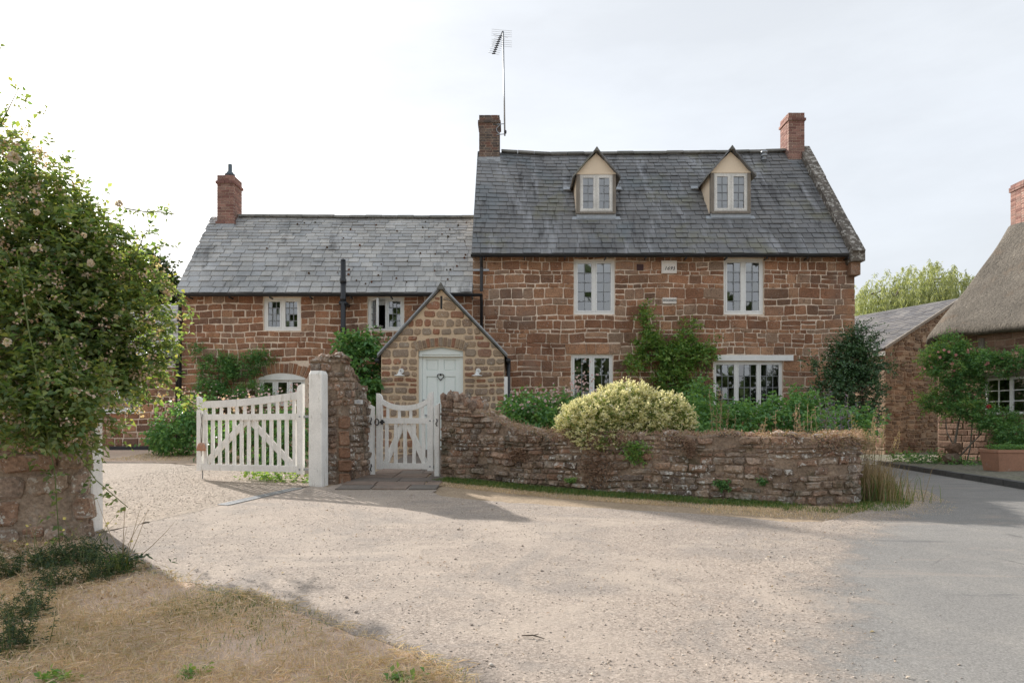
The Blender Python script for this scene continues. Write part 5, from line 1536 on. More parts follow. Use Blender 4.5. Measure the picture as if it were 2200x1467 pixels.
hin, fre = (WX(655, 9.88), 9.88), (WX(428, 10.5), 10.5)
dg, dmp, dL = gate('drive_gate', 'wide white picket gate standing open on the gravel yard', hin, fre, .655, 1.94, 1.785, (lambda t: 1.715 + .125 * (1 - t) ** 1.9, .105), (1.425, 1.515), (.665, .755), 12, 13, (.10, .085), [(.16, .72, .98, 1.43), (1.78, .78, 1.02, 1.43)])
c = dmp(dL - .08, .66, .02); MB().tube([(c[0], c[1], .66), (c[0], c[1], .49)], .010, 6).build('drop_bolt', m_zinc, dg)
for zz in (1.47, .71): MB().bar(dmp(-.10, zz, .02), dmp(.02, zz, .02), .03, .035).build('hinge', m_zinc, dg)
# clay bell hanging from the drive gate
c = dmp(dL - .13, 1.02, .10)
bell = thing('hanging_bell', 'small clay bell hung by a cord on the drive gate', 'bell', c)
MB().lathe((c[0], c[1], c[2] - .06), [(.062, 0), (.066, .02), (.058, .07), (.045, .11), (.02, .125)], 12).build('bell_body', m_terra, bell, True)
MB().tube([(c[0], c[1], c[2] + .06), (c[0] - .005, c[1] - .0, c[2] + .25), (c[0] + .01, c[1] + .03, c[2] + .50)], .006, 5).tube([(c[0] + .01, c[1], c[2] + .06), (c[0] + .02, c[1] + .0, c[2] + .3), (c[0] - .02, c[1] + .03, c[2] + .52)], .005, 5).build('cord', m_oldwood, bell, True)
MB().tube([(c[0], c[1], c[2] - .04), (c[0] + .005, c[1], c[2] - .14)], .006, 5).build('clapper', m_oldwood, bell, True)

hin, fre = (WX(932, 10.74), 10.74), (WX(811, 10.92), 10.92)
pg, pmp, pL2 = gate('garden_gate', 'narrow white picket gate with dipped top rail before the porch', hin, fre, .65, 1.87, 1.86, (lambda t: 1.665 + .32 * (t - .5) ** 2 * 1.0 + .10 * abs(2 * t - 1) ** 3, .085), (1.375, 1.465), (.66, .75), 4, 5, (.09, .095), [(.14, .74, .42, 1.36), (.80, .74, .52, 1.36)])
c = pmp(pL2 - .02, 1.40, .08)
MB().tube([(c[0] + .045 * math.cos(a) * .7, c[1], c[2] + .05 * math.sin(a)) for a in np.linspace(0, 2 * math.pi, 13)], .008, 6, False).build('ring_handle', m_iron, pg)
mb = MB()
for a in (0, 1, 2, 3): mb.lathe((c[0] + .085 + .022 * math.cos(a * math.pi / 2), c[1] + .01, c[2] - .015 + .022 * math.sin(a * math.pi / 2)), [(.018, 0), (.02, .015), (.018, .03)], 8)
mb.build('latch_plate', m_iron, pg)
for zz in (1.42, .70): MB().bar(pmp(-.06, zz, .02), pmp(.02, zz, .02), .03, .03).build('hinge', m_zinc, pg)

# ---------------------------------------------------------------- flagged path, drain channel
path = tag(bpy.data.objects.new('path', None), kind='structure'); COL.objects.link(path)
mb = MB(); pp = [(-2.45, 9.35), (-1.25, 9.1), (-.9, 9.9), (-1.0, 10.6), (-1.0, 14.2), (-2.2, 14.2), (-2.3, 10.9)]
v = [(x, y, .05 * y + .003) for x, y in pp]; mobj('path_bed', v, [tuple(range(len(v)))], m_soil, path)
rng = random.Random(9); y = 9.25
while y < 14.1:
    h = rng.uniform(.32, .55); x0 = -2.42 if y < 10.6 else -2.25; x1 = -1.02 if y < 10.6 else -1.05
    x0 = x0 + .0; x = x0
    while x < x1 - .1:
        w = min(rng.uniform(.35, .75), x1 - x); z = lambda X, Y: .05 * Y
        g = .012; t = .018 + rng.uniform(0, .008)
        c4 = [(x + g, y + g), (x + w - g, y + g), (x + w - g, y + h - g), (x + g, y + h - g)]
        c4 = [(a + rng.uniform(-.012, .012), b + rng.uniform(-.012, .012)) for a, b in c4]
        MB().hexa([(a, b, .05 * b - .03) for a, b in c4], [(a, b, .05 * b + t) for a, b in c4]).build('flagstone', m_flag, path)
        x += w
    y += h
a, b = Vector(gp(478, 1086)), Vector(gp(642, 1049)); d = (b - a).normalized(); nn = Vector((-d.y, d.x))
dc = thing('drain_channel', 'narrow grey drain channel set across the drive opening', 'drain', (a.x, a.y, .05 * a.y))
def gpt(u, w, h): q = a + d * u + nn * w; return (q.x, q.y, .05 * q.y + h)
L = (b - a).length; mb = MB()
for w in (-.07, .055): mb.hexa([gpt(0, w, -.03), gpt(L, w, -.03), gpt(L, w + .015, -.03), gpt(0, w + .015, -.03)], [gpt(0, w, .014), gpt(L, w, .014), gpt(L, w + .015, .014), gpt(0, w + .015, .014)])
k = .0
while k < L:
    mb.hexa([gpt(k, -.055, -.02), gpt(k + .018, -.055, -.02), gpt(k + .018, .055, -.02), gpt(k, .055, -.02)], [gpt(k, -.055, .012), gpt(k + .018, -.055, .012), gpt(k + .018, .055, .012), gpt(k, .055, .012)]); k += .034
mb.build('grating', m_zinc, dc)

# ---------------------------------------------------------------- plants
def unit(v): return v / np.maximum(np.linalg.norm(v, axis=-1, keepdims=True), 1e-9)


def leaf_arrays(P, A, N, L, Wd, fold=0.25, droop=0.12):
    """P base points, A axes, N rough normals; returns verts (n*4,3) and tris"""
    n = len(P); L = np.broadcast_to(L, (n,))[:, None]; Wd = np.broadcast_to(Wd, (n,))[:, None]
    S = unit(np.cross(A, N)); U = np.cross(S, A)
    mid = P + A * L * 0.45
    l = mid - S * Wd / 2 + U * Wd * fold; r = mid + S * Wd / 2 + U * Wd * fold
    tip = P + A * L - np.array([0, 0, 1.0]) * L * droop
    V = np.stack([P, l, tip, r], 1).reshape(-1, 3)
    b = np.arange(n)[:, None] * 4
    T = np.concatenate([b + np.array([[0, 1, 2]]), b + np.array([[0, 2, 3]])], 1).reshape(-1, 3)
    return V, T


class Leaves:
    def __init__(s): s.V = []; s.T = []; s.n = 0

    def add(s, V, T): s.V.append(V); s.T.append(T + s.n); s.n += len(V); return s

    def build(s, name, mat, parent=None, kind=None):
        o = npobj(name, np.concatenate(s.V), np.concatenate(s.T), mat, parent)
        if kind: o['kind'] = kind
        return o


def blob_points(blobs, n, shell=0.35, rs=NR):
    """points near the skin of a union of ellipsoids, with outward directions"""
    B = np.array(blobs, float); w = (B[:, 3] * B[:, 4] + B[:, 3] * B[:, 5] + B[:, 4] * B[:, 5]); w /= w.sum()
    k = rs.choice(len(B), n, p=w); d = unit(rs.normal(size=(n, 3)))
    r = 1 - shell * rs.random(n) ** 1.6
    return B[k, :3] + d * B[k, 3:6] * r[:, None], d


def sprigs(S, A, O, k, sp, L, W, spread=0.9, rs=NR, droop=0.12, fold=0.25):
    out = []; n = len(S); up = np.array([0, 0, 1.0])
    for j in range(k):
        t = (j // 2 + 0.4) * sp if j < k - 1 else ((k - 1) // 2 + 0.6) * sp
        sd = unit(np.cross(A, up + rs.normal(0, .3, (n, 3)))) * (1 if j % 2 else -1)
        if j == k - 1: sd = sd * 0.1
        D = unit(A * 0.55 + sd * spread + rs.normal(0, .22, (n, 3)))
        Nn = unit(O * 0.4 + up * 0.8 + rs.normal(0, .45, (n, 3)))
        sc = rs.uniform(.7, 1.25, n)
        out.append((S + A * t, D, Nn, L * sc, W * sc))
    P = np.concatenate([o[0] for o in out]); D = np.concatenate([o[1] for o in out]); Nn = np.concatenate([o[2] for o in out])
    return leaf_arrays(P, D, Nn, np.concatenate([o[3] for o in out]), np.concatenate([o[4] for o in out]), fold, droop)


def clumped(blobs, n_clump, per, spread, shell=0.3, rs=NR, flat=None):
    C, O = blob_points(blobs, n_clump, shell, rs)
    S = np.repeat(C, per, 0) + rs.normal(0, spread, (n_clump * per, 3)) * (np.array(flat) if flat else 1)
    O = np.repeat(O, per, 0)
    A = unit(O * .9 + rs.normal(0, .6, O.shape) + np.array([0, 0, .25]))
    return S, A, O, C


def flowers(C, N, r, petals=5, rs=NR, jitter=.25):
    """open flowers: petals radiating round N"""
    out = Leaves(); n = len(C); N = unit(N); ref = unit(np.cross(N, rs.normal(size=(n, 3)))); ref2 = np.cross(N, ref)
    rr = r * rs.uniform(.75, 1.2, n)
    for k in range(petals):
        a = 2 * math.pi * k / petals
        D = unit(ref * math.cos(a) + ref2 * math.sin(a) + N * .25 + rs.normal(0, jitter * .4, (n, 3)))
        out.add(*leaf_arrays(C, D, N, rr, rr * .85, .1, .02))
    return out


def stems(parent, base, tips, r, mat, name='stems', bend=.15, n=7, rng=R):
    mb = MB()
    for i, t in enumerate(tips):
        b = base[i % len(base)]; b = Vector(b) + Vector((rng.uniform(-.04, .04), rng.uniform(-.04, .04), 0)); t = Vector(t)
        pts = []; off = Vector((rng.uniform(-1, 1), rng.uniform(-1, 1), rng.uniform(-.2, .6))) * bend
        for k in range(n):
            s = k / (n - 1); pts.append(b.lerp(t, s) + off * math.sin(math.pi * s))
        mb.tube(pts, [r * (1 - .75 * k / (n - 1)) for k in range(n)], 5)
    return mb.build(name, mat, parent, True)


def shrub(name, label, cat, blobs, n_clump, per, L, Wd, mat, spread=.06, shell=.3, k=5, sp=None, base=None, n_stem=10, stem_r=.012, stem_mat=None, group=None, flat=None, foliage='foliage', inner=None, seed=None, lspread=.9, droop=.12):
    rs = np.random.default_rng(seed or abs(hash(label)) % 9999 if seed else len(label) * 37 + n_clump)
    b0 = np.array(blobs)
    if base is None: base = (float(b0[:, 0].mean()), float(b0[:, 1].mean()), float(gz(b0[:, 0].mean(), b0[:, 1].mean())))
    t = thing(name, label, cat, base, group)
    S, A, O, C = clumped(blobs, n_clump, per, spread, shell, rs, flat)
    lv = Leaves().add(*sprigs(S, A, O, k, sp or L * .7, L, Wd, lspread, rs, droop))
    lv.build(foliage, mat, t)
    if inner:
        P, O2 = blob_points([tuple(b[:3]) + tuple(x * .8 for x in b[3:6]) for b in blobs], inner[0], .5, rs)
        Leaves().add(*sprigs(P, unit(O2 + rs.normal(0, .5, O2.shape)), O2, 3, L * .7, L, Wd, .9, rs)).build('inner_foliage', inner[1], t)
    if n_stem: stems(t, [base], C[rs.choice(len(C), min(n_stem, len(C)), False)].tolist(), stem_r, stem_mat or m_bark)
    return t, C, rs


def sprays(parent, blobs, n, ln, L, Wd, mat, k=5, seed=1, up=.15, stem=None, m=6):
    rs = np.random.default_rng(seed); P, O = blob_points(blobs, n, .05, rs); lv = Leaves(); mb = MB()
    for q, o in zip(P, O):
        if o[1] > .6: continue
        d = Vector(o) + Vector((rs.normal(0, .35), rs.normal(0, .35), rs.uniform(-.25, .4) + up)); d.normalize(); l = rs.uniform(*ln); a0 = Vector(q) - d * .08
        m0, t0 = a0 + d * l * .6 + Vector((0, 0, .03)), a0 + d * l - Vector((0, 0, .12 * l)); mb.tube([a0, m0, t0], [.005, .0035, .0015], 4)
        t_ = np.linspace(.2, 1, m)[:, None]; Pq = (1 - t_) ** 2 * np.array(a0) + 2 * t_ * (1 - t_) * np.array(m0) + t_ ** 2 * np.array(t0); Aq = unit(rs.normal(size=Pq.shape) + np.array(t0 - a0) / l)
        lv.add(*sprigs(Pq, Aq, Aq, k, L * .7, L, Wd, .9, rs))
    mb.build('spray_stems', stem or m_stem, parent, True); lv.build('spray_leaves', mat, parent)


def PB(px, py, D, rx, ry, rz): return W(px, py, D) + (rx, ry, rz)


# rambling rose over the boundary wall
rose_left = [PB(-90, 440, 6.2, .75, .5, .82), PB(20, 500, 6.2, .60, .5, .72), PB(105, 560, 6.2, .45, .45, .56), PB(-40, 720, 5.9, .70, .45, .75), PB(100, 700, 6.0, .50, .40, .5), PB(50, 850, 5.6, .55, .22, .30), PB(150, 870, 5.75, .30, .2, .24), PB(20, 915, 5.45, .40, .12, .12), PB(120, 905, 5.55, .30, .10, .12)]
rose_right = [PB(165, 590, 6.3, .42, .20, .62), PB(240, 630, 6.3, .38, .18, .58), PB(300, 700, 6.3, .26, .16, .46), PB(205, 760, 6.3, .36, .18, .42), PB(262, 800, 6.3, .28, .16, .32), PB(180, 860, 6.0, .22, .12, .2)]
rose_blobs = rose_left + rose_right
rose, RC, rs = shrub('rambling_rose', 'huge rambling rose with faded blossom heaped over the boundary wall', 'rose bush', rose_left, 1050, 6, .060, .037, m_leaf_rose, .10, .45, 5, .042, (-4.6, 6.3, .3), 0, .014, seed=5)
stems(rose, [(-4.7, 6.3, 2.0), (-5.2, 6.2, 2.0), (-4.3, 6.3, 2.0)], [c for c in RC[::12].tolist() if c[2] > 2.3], .014, m_bark, 'stems', .3)
S, A, O, C = clumped(rose_right, 330, 6, .085, .9, rs)
Leaves().add(*sprigs(S, A, O, 5, .042, .058, .036, .9, rs)).build('foliage', m_leaf_rose, rose)
stems(rose, [(-4.1, 6.25, 1.9), (-4.3, 6.2, 2.1)], [c for c in C[::5].tolist() if c[2] > 1.9], .012, m_bark, 'stems', .25)
P, O = blob_points(rose_blobs, 200, .0, rs); k = rs.random(len(P)) < .45      # loose sprays that break the outline
for q, o in zip(P[k], O[k]):
    if o[1] > .5: continue
    d = Vector(o) + Vector((rs.normal(0, .3), rs.normal(0, .3), rs.uniform(-.2, .5))); d.normalize(); ln = rs.uniform(.18, .42); a0 = Vector(q) - d * .1
    rose_sprays = globals().setdefault('rose_sprays', []); rose_sprays.append((a0, a0 + d * ln * .6 + Vector((0, 0, .03)), a0 + d * ln - Vector((0, 0, .06))))
P, O = blob_points(rose_blobs, 750, .03, rs)
keep = rs.random(len(P)) < .9
fl = Leaves()
for i in range(10):
    q = P + O * .09 + rs.normal(0, .026, P.shape)
    fl.add(*leaf_arrays(q, unit(O + rs.normal(0, .8, O.shape)), unit(O + rs.normal(0, .5, O.shape)), rs.uniform(.02, .036, len(P)), .026, .2, .1))
fl.build('faded_blossoms', m_leaf_dry, rose)
rng = random.Random(3)
def bloom(c, r, parent, mat, name='rose_bloom'):
    n = 26; d = unit(NR.normal(size=(n, 3))); lv = Leaves().add(*leaf_arrays(np.array(c) + d * r * .25, unit(d + NR.normal(0, .5, d.shape)), d, r * 1.0, r * 1.1, .35, .05))
    return lv.build(name, mat, parent)
for px, py, D, r in ((30, 338, 6.0, .075), (255, 437, 6.3, .05), (78, 455, 5.8, .042), (312, 630, 6.4, .07), (332, 785, 6.5, .055), (195, 565, 5.9, .05), (72, 535, 5.7, .038), (15, 735, 5.5, .05), (125, 800, 5.6, .03), (250, 680, 6.2, .035), (205, 660, 6.1, .03), (180, 505, 5.9, .035)):
    bloom(W(px, py, D - .15), r * .62, rose, m_petal_white)
def shoot(parent, pts, L, Wd, mat, n, r=.006, k=5, stem=m_stem, spr=.9):
    pts = [Vector(p) for p in pts]; P = []; A = []
    d = [0]
    for i in range(1, len(pts)): d.append(d[-1] + (pts[i] - pts[i - 1]).length)
    for j in range(n):
        s = d[-1] * (j + .5) / n; i = max(k_ for k_ in range(len(d)) if d[k_] <= s); i = min(i, len(pts) - 2)
        t = (s - d[i]) / max(d[i + 1] - d[i], 1e-6); P.append(tuple(pts[i].lerp(pts[i + 1], t))); tg = (pts[i + 1] - pts[i]).normalized()
        o = Vector((R.uniform(-1, 1), R.uniform(-1, 1), R.uniform(-.6, .5))).normalized(); A.append(tuple((tg * .35 + o).normalized()))
    P = np.array(P); A = np.array(A)
    MB().tube(pts, [r * (1 - .6 * i / (len(pts) - 1)) for i in range(len(pts))], 5).build('shoot', stem, parent, True)
    Leaves().add(*sprigs(P, A, A, k, L * .7, L, Wd, spr)).build('shoot_leaves', mat, parent)
for pts, n in (([(270, 448, 6.5), (310, 455, 6.5), (345, 455, 6.5), (376, 460, 6.5)], 12), ([(310, 560, 6.6), (360, 610, 6.6), (395, 655, 6.6), (412, 690, 6.6)], 22), ([(310, 700, 6.6), (350, 715, 6.6), (382, 745, 6.6)], 16),
               ([(320, 780, 6.6), (365, 830, 6.6), (400, 855, 6.6), (428, 880, 6.6)], 20), ([(40, 560, 5.6), (60, 700, 5.45), (85, 840, 5.4), (118, 1020, 5.4), (126, 1150, 5.45), (132, 1215, 5.5)], 26), ([(140, 900, 5.7), (165, 970, 5.6), (205, 1030, 5.6), (275, 1090, 5.6)], 16),
               ([(60, 620, 5.6), (130, 720, 5.5), (160, 820, 5.5)], 18), ([(180, 880, 5.9), (200, 950, 5.9), (190, 1010, 5.9)], 12), ([(0, 820, 5.4), (60, 900, 5.4), (100, 960, 5.45)], 14), ([(-30, 330, 6.2), (20, 230, 6.2), (40, 190, 6.2)], 10), ([(-60, 260, 6.2), (-10, 130, 6.2), (4, 95, 6.2)], 8)):
    shoot(rose, [W(*p) for p in pts], .052, .033, m_leaf_rose, n, .007)
lvs = Leaves(); mb = MB()
for a0, m0, t0 in rose_sprays:
    mb.tube([a0, m0, t0], [.004, .003, .0015], 4); tt_ = np.linspace(.2, 1, 7)[:, None]
    Pq = (1 - tt_) ** 2 * np.array(a0) + 2 * tt_ * (1 - tt_) * np.array(m0) + tt_ ** 2 * np.array(t0); Aq = unit(NR.normal(size=Pq.shape) + np.array(t0 - a0) * 2)
    lvs.add(*sprigs(Pq, Aq, Aq, 5, .036, .05, .031, .9))
mb.build('spray_stems', m_stem, rose, True); lvs.build('spray_leaves', m_leaf_rose, rose)


sprays(rose, rose_right, 60, (.15, .38), .052, .032, m_leaf_rose, 5, 93)
# plants against the house
cl, C, rs = shrub('wall_climber', 'bushy climber with small pink flowers on the lower wing wall', 'climber', [PB(465, 800, 16.05, .40, .14, .42), PB(520, 785, 16.05, .42, .14, .30), PB(560, 770, 16.05, .32, .12, .14), PB(450, 850, 16.0, .38, .2, .35), PB(540, 850, 15.9, .45, .25, .25), PB(420, 755, 16.1, .12, .08, .1)], 330, 6, .05, .032, m_leaf_green, .05, .35, 5, .036, (-6.8, 16.1, .8), 18, .012)
P, O = blob_points([PB(450, 850, 15.9, .4, .2, .3), PB(540, 855, 15.75, .5, .25, .22)], 130, .1, rs); flowers(P, unit(O + [0, -1, .3]), .022).build('blossoms', m_petal_pink, cl)
cl2, C, rs = shrub('climbing_rose', 'light green climbing rose between the two ground-floor windows of the tall house', 'climber', [PB(1392, 690, 16.12, .14, .10, .40), PB(1400, 745, 16.1, .30, .13, .30), PB(1455, 765, 16.1, .45, .14, .30), PB(1510, 765, 16.1, .30, .13, .22), PB(1440, 815, 16.08, .40, .14, .34), PB(1470, 735, 16.1, .24, .1, .22), PB(1370, 775, 16.1, .2, .1, .2), PB(1485, 700, 16.15, .14, .07, .12), PB(1480, 850, 16.05, .4, .14, .3)], 300, 5, .072, .05, m_leaf_light, .055, .45, 5, .05, (4.1, 16.1, .8), 22, .013)
for pts, n in (([(1390, 760, 16.1), (1385, 700, 16.15), (1392, 652, 16.17)], 9), ([(1500, 760, 16.1), (1530, 735, 16.15), (1545, 715, 16.15)], 7), ([(1380, 760, 16.1), (1350, 770, 16.1), (1330, 800, 16.1), (1325, 830, 16.1)], 9)):
    shoot(cl2, [W(*p) for p in pts], .07, .045, m_leaf_light, n, .007)
shrub('leafy_shrub', 'large-leaved bright green shrub between the stub wall and the porch', 'shrub', [PB(775, 790, 14.9, .34, .3, .55), PB(750, 745, 14.9, .20, .25, .22), PB(800, 735, 15.0, .18, .2, .16), PB(795, 835, 14.7, .30, .3, .4), PB(745, 800, 15.0, .2, .25, .3)], 150, 5, .12, .075, m_leaf_green, .07, .4, 4, .09, (-3.2, 15.0, .7), 16, .014, droop=.3)
EV = [PB(1835, 850, 14.6, .50, .5, .85), PB(1825, 770, 14.7, .36, .4, .55), PB(1860, 780, 14.5, .30, .35, .45), PB(1785, 850, 14.4, .36, .35, .40), PB(1835, 730, 14.7, .2, .25, .22), PB(1765, 790, 14.7, .20, .2, .2)]
evs, C, rs = shrub('evergreen_shrub', 'dark glossy evergreen shrub at the coped corner of the tall house', 'shrub', [PB(1835, 850, 14.6, .50, .5, .85), PB(1825, 770, 14.7, .36, .4, .55), PB(1860, 780, 14.5, .30, .35, .45), PB(1785, 850, 14.4, .36, .35, .40), PB(1835, 730, 14.7, .2, .25, .22), PB(1765, 790, 14.7, .20, .2, .2)], 430, 7, .055, .034, m_leaf_dark, .09, .45, 5, .04, (7.2, 14.6, .5), 20, .016, inner=(900, m_leaf_dark))
sprays(evs, EV, 90, (.18, .5), .055, .034, m_leaf_dark, 5, 91, .3, m_bark)
# yellow shrub spilling over the wall
yb = [PB(1335, 905, 9.55, .78, .60, .42), PB(1260, 915, 9.55, .42, .5, .34), PB(1420, 905, 9.30, .44, .5, .36), PB(1345, 880, 9.6, .52, .5, .36), PB(1300, 938, 9.2, .46, .3, .17), PB(1400, 932, 9.1, .36, .3, .15), PB(1312, 955, 8.98, .16, .10, .10), PB(1225, 915, 9.6, .18, .3, .16), PB(1465, 910, 9.2, .15, .3, .2)]
rs = np.random.default_rng(8)
ys = thing('euonymus_shrub', 'domed cream-yellow variegated shrub spilling over the garden wall', 'shrub', (1.5, 9.6, .5))
S, A, O, C = clumped(yb, 1500, 4, .028, .10, rs)
low = np.clip((S[:, 2] - 1.05) / .5, 0, 1)
Leaves().add(*sprigs(S, unit(A + [0, 0, .4]), O, 5, .014, .034, .024, 1.0, rs, .05)).build('foliage', m_leaf_yellow, ys)
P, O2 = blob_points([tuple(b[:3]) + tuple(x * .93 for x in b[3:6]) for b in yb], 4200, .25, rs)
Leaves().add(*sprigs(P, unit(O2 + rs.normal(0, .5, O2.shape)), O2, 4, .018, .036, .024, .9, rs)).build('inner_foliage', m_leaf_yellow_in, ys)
stems(ys, [(1.5, 9.7, .5), (1.2, 9.7, .5), (1.9, 9.5, .5)], C[rs.choice(len(C), 24, False)].tolist(), .012, m_bark)


def anemone(label, blobs, nl, fl_blobs, nf, seed, base=None, fr=.028):
    t, C, rs = shrub('anemone_clump', label, 'flowers', blobs, nl, 4, .085, .060, m_leaf_green, .07, .45, 3, .06, base, 0, seed=seed, group='anemone clumps in the garden', droop=.3)
    P, O = blob_points(fl_blobs, nf, .6, rs)
    N = unit(np.array([0, -1.0, .5]) + rs.normal(0, .5, P.shape))
    flowers(P, N, fr, 5, rs).build('blossoms', m_petal_pink, t)
    b = np.array(blobs)[:, :3]
    stems(t, [tuple(x) for x in b], P[::3].tolist(), .004, m_stem, 'flower_stems', .05, 4)
    return t


anemone('pink anemone clump behind the wall beside the porch', [PB(1150, 905, 12.4, .55, .5, .32), PB(1110, 890, 12.8, .3, .4, .3), PB(1205, 900, 12.2, .35, .4, .35), PB(1170, 870, 12.8, .5, .4, .2)], 260, [PB(1150, 862, 12.4, .65, .5, .26), PB(1200, 850, 12.3, .35, .4, .25), PB(1235, 840, 12.6, .2, .3, .28), PB(1255, 815, 14.5, .3, .3, .45)], 190, 51)
anemone('pink anemone clump below the black downpipe by the low range', [PB(390, 930, 14.4, .55, .5, .40), PB(360, 945, 14.6, .35, .4, .2), PB(420, 890, 14.4, .3, .4, .4)], 240, [PB(380, 880, 14.4, .55, .5, .4), PB(350, 870, 14.6, .25, .3, .3), PB(410, 850, 14.4, .25, .3, .25)], 150, 52)
anemone('pink anemone drift glimpsed through the open drive gate', [PB(480, 950, 13.2, .4, .4, .35), PB(560, 940, 13.0, .5, .4, .40), PB(630, 930, 12.6, .35, .35, .45), PB(600, 985, 12.3, .4, .3, .2)], 330, [PB(560, 870, 13.0, .9, .5, .35), PB(630, 860, 12.7, .3, .4, .35), PB(500, 875, 13.2, .4, .4, .25)], 220, 53)
for i, (lab, bl, n) in enumerate((('leafy green border plant under the wide window', [PB(1560, 905, 12.2, .45, .5, .28), PB(1610, 900, 12.4, .4, .4, .28)], 150), ('leafy green border plant below the end of the lintel', [PB(1690, 898, 12.4, .45, .5, .36), PB(1740, 895, 12.2, .35, .4, .34), PB(1700, 865, 12.8, .3, .3, .2)], 170),
                                 ('leafy green border plant just beside the yellow shrub', [PB(1500, 905, 12.0, .3, .4, .34), PB(1505, 865, 13.0, .25, .3, .4)], 110), ('leafy green border plant between evergreen and wall end', [PB(1795, 915, 11.4, .35, .4, .25), PB(1840, 915, 11.2, .3, .4, .22)], 110))):
    shrub('border_plant', lab, 'plant', bl, n, 4, .085, .055, m_leaf_green, .07, .45, 3, .06, None, 0, group='leafy plants behind the garden wall', seed=70 + i, droop=.3)


def spikes(label, px, py, D, n, h, w, mat, bloom_mat, seed, zb=None, name='flower_spikes', lean=.12):
    rg = random.Random(seed); rs = np.random.default_rng(seed); x, y, _ = W(px, py, D); z = zb if zb is not None else float(gz(x, y))
    t = thing(name, label, 'plant', (x, y, z), 'dry spikes standing behind the garden wall' if zb is None else None)
    mb = MB(); tips = []; lv = Leaves()
    for k in range(n):
        b = Vector((x + rg.gauss(0, w * .5), y + rg.gauss(0, w * .5), z)); tp = b + Vector((rg.gauss(0, lean), rg.gauss(0, lean), h * rg.uniform(.65, 1.05)))
        mid = b.lerp(tp, .5) + Vector((rg.gauss(0, .02), rg.gauss(0, .02), 0)); mb.tube([b, mid, tp], [.005, .004, .002], 4)
        m = 34; s = rs.uniform(.35, 1.0, m)[:, None]; P = np.array(b)[None] * (1 - s) + np.array(tp)[None] * s
        dd = unit(rs.normal(size=(m, 3)) + [0, 0, .6]); lv.add(*leaf_arrays(P, dd, unit(rs.normal(size=(m, 3))), rs.uniform(.03, .07, m), .013, .2, .05))
        tips.append(tp)
    mb.build('stems', mat, t, True); lv.build('seedheads', bloom_mat, t, 'stuff')


spikes('pale dry spikes in front of the wide window', 1548, 930, 10.6, 10, 1.36, .14, m_straw, m_straw, 81)
spikes('tall purple-tipped spikes near the evergreen', 1792, 930, 10.3, 16, 1.42, .24, m_stem, m_purple, 82)
spikes('short rusty spikes beside the purple-tipped ones', 1735, 930, 9.8, 12, 1.12, .24, m_straw, m_sedum, 83)
spikes('low rusty spikes on the middle of the wall top', 1655, 930, 9.4, 8, 1.02, .22, m_straw, m_sedum, 84)
spikes('yellowish spikes at the rounded wall end', 1850, 930, 9.6, 10, 1.15, .22, m_stem, m_straw, 85)
spikes('pale seedheads rising beside the gate pier', 648, 930, 11.2, 6, 1.35, .08, m_stem, m_straw, 86)

# growth on and along the wall
rs = np.random.default_rng(21)
def on_wall(n, u0, u1, dmin, dmax, zoff, zs):
    u = rs.uniform(u0, u1, n); d = rs.uniform(dmin, dmax, n); out = []; nn_ = []
    for a, b in zip(u, d):
        x, y, nn = gpath.at(a); out.append((x + nn[0] * b, y + nn[1] * b, gtop(a) + zoff + rs.normal(0, zs))); nn_.append((nn[0], nn[1], .3))
    return np.array(out), unit(np.array(nn_))
P, N = on_wall(8000, .7, 8.6, -.40, .05, .006, .018)
A = unit(rs.normal(size=P.shape) + [0, 0, .9])
lv = Leaves().add(*leaf_arrays(P, A, N, rs.uniform(.02, .05, len(P)), rs.uniform(.008, .018, len(P)), .2, .1))
u_ = []
for k in range(60):                                    # cushions that hang over the face
    u0 = rs.uniform(.9, 8.6); m = 60
    P, N = on_wall(m, u0 - .09, u0 + .09, .0, .07, -.05, .055); lv.add(*leaf_arrays(P, unit(N + rs.normal(0, .5, P.shape) + [0, 0, -.3]), N, rs.uniform(.02, .045, m), .012, .2, .2))
tag(lv.build('sedum_mat', m_sedum), 'reddish dry sedum matting the top of the garden wall', 'sedum', kind='stuff')


def hanging(label, px, py, D, w, h, n, mat, L, name='trailing_plant', depth=.07):
    x, y, z = W(px, py, D); rs = np.random.default_rng(int(px)); u = min(np.linspace(0, 8, 400), key=lambda a: abs(gpath.at(a)[0] - x) + abs(gpath.at(a)[1] - y) * .2)
    S = []; O = []
    for k in range(n):
        uu = u + rs.normal(0, w * .42); t = rs.random() ** .8; xx, yy, nn = gpath.at(uu); dd = rs.uniform(.02, depth) * (1.2 - .5 * t)
        S.append((xx + nn[0] * dd, yy + nn[1] * dd, z + h / 2 - h * t * rs.uniform(.7, 1.1))); O.append((nn[0], nn[1], .1))
    S = np.array(S); O = np.array(O)
    t = thing(name, label, 'plant', (x, y, z), 'plants trailing down the garden wall')
    Leaves().add(*sprigs(S, unit(O * .7 + [0, 0, -.7] + rs.normal(0, .5, S.shape)), O, 4, L * .6, L, L * .55, .9, rs)).build('foliage', mat, t)


hanging('brown dead trailing plant under the yellow shrub', 1282, 1005, 9.1, .30, .50, 520, m_dead, .022)
hanging('short brown tuft hanging in the middle of the wall', 1480, 960, 8.6, .09, .24, 170, m_dead, .020)
hanging('fresh green fern tuft hanging below the yellow shrub', 1367, 968, 8.85, .17, .28, 200, m_leaf_light, .032)
hanging('pale dry tuft clinging to the sloping end of the wall', 1115, 975, 9.75, .22, .22, 240, m_dead, .022)
hanging('small green seedling at the foot of the wall, near the gate end', 1235, 1028, 9.2, .10, .05, 40, m_leaf_light, .03)
hanging('dark green tuft low in the middle of the wall', 1555, 1040, 8.35, .10, .12, 90, m_leaf_green, .03)
hanging('low tuft in a joint beneath the rusty spikes', 1645, 1032, 8.15, .05, .06, 40, m_leaf_green, .03)

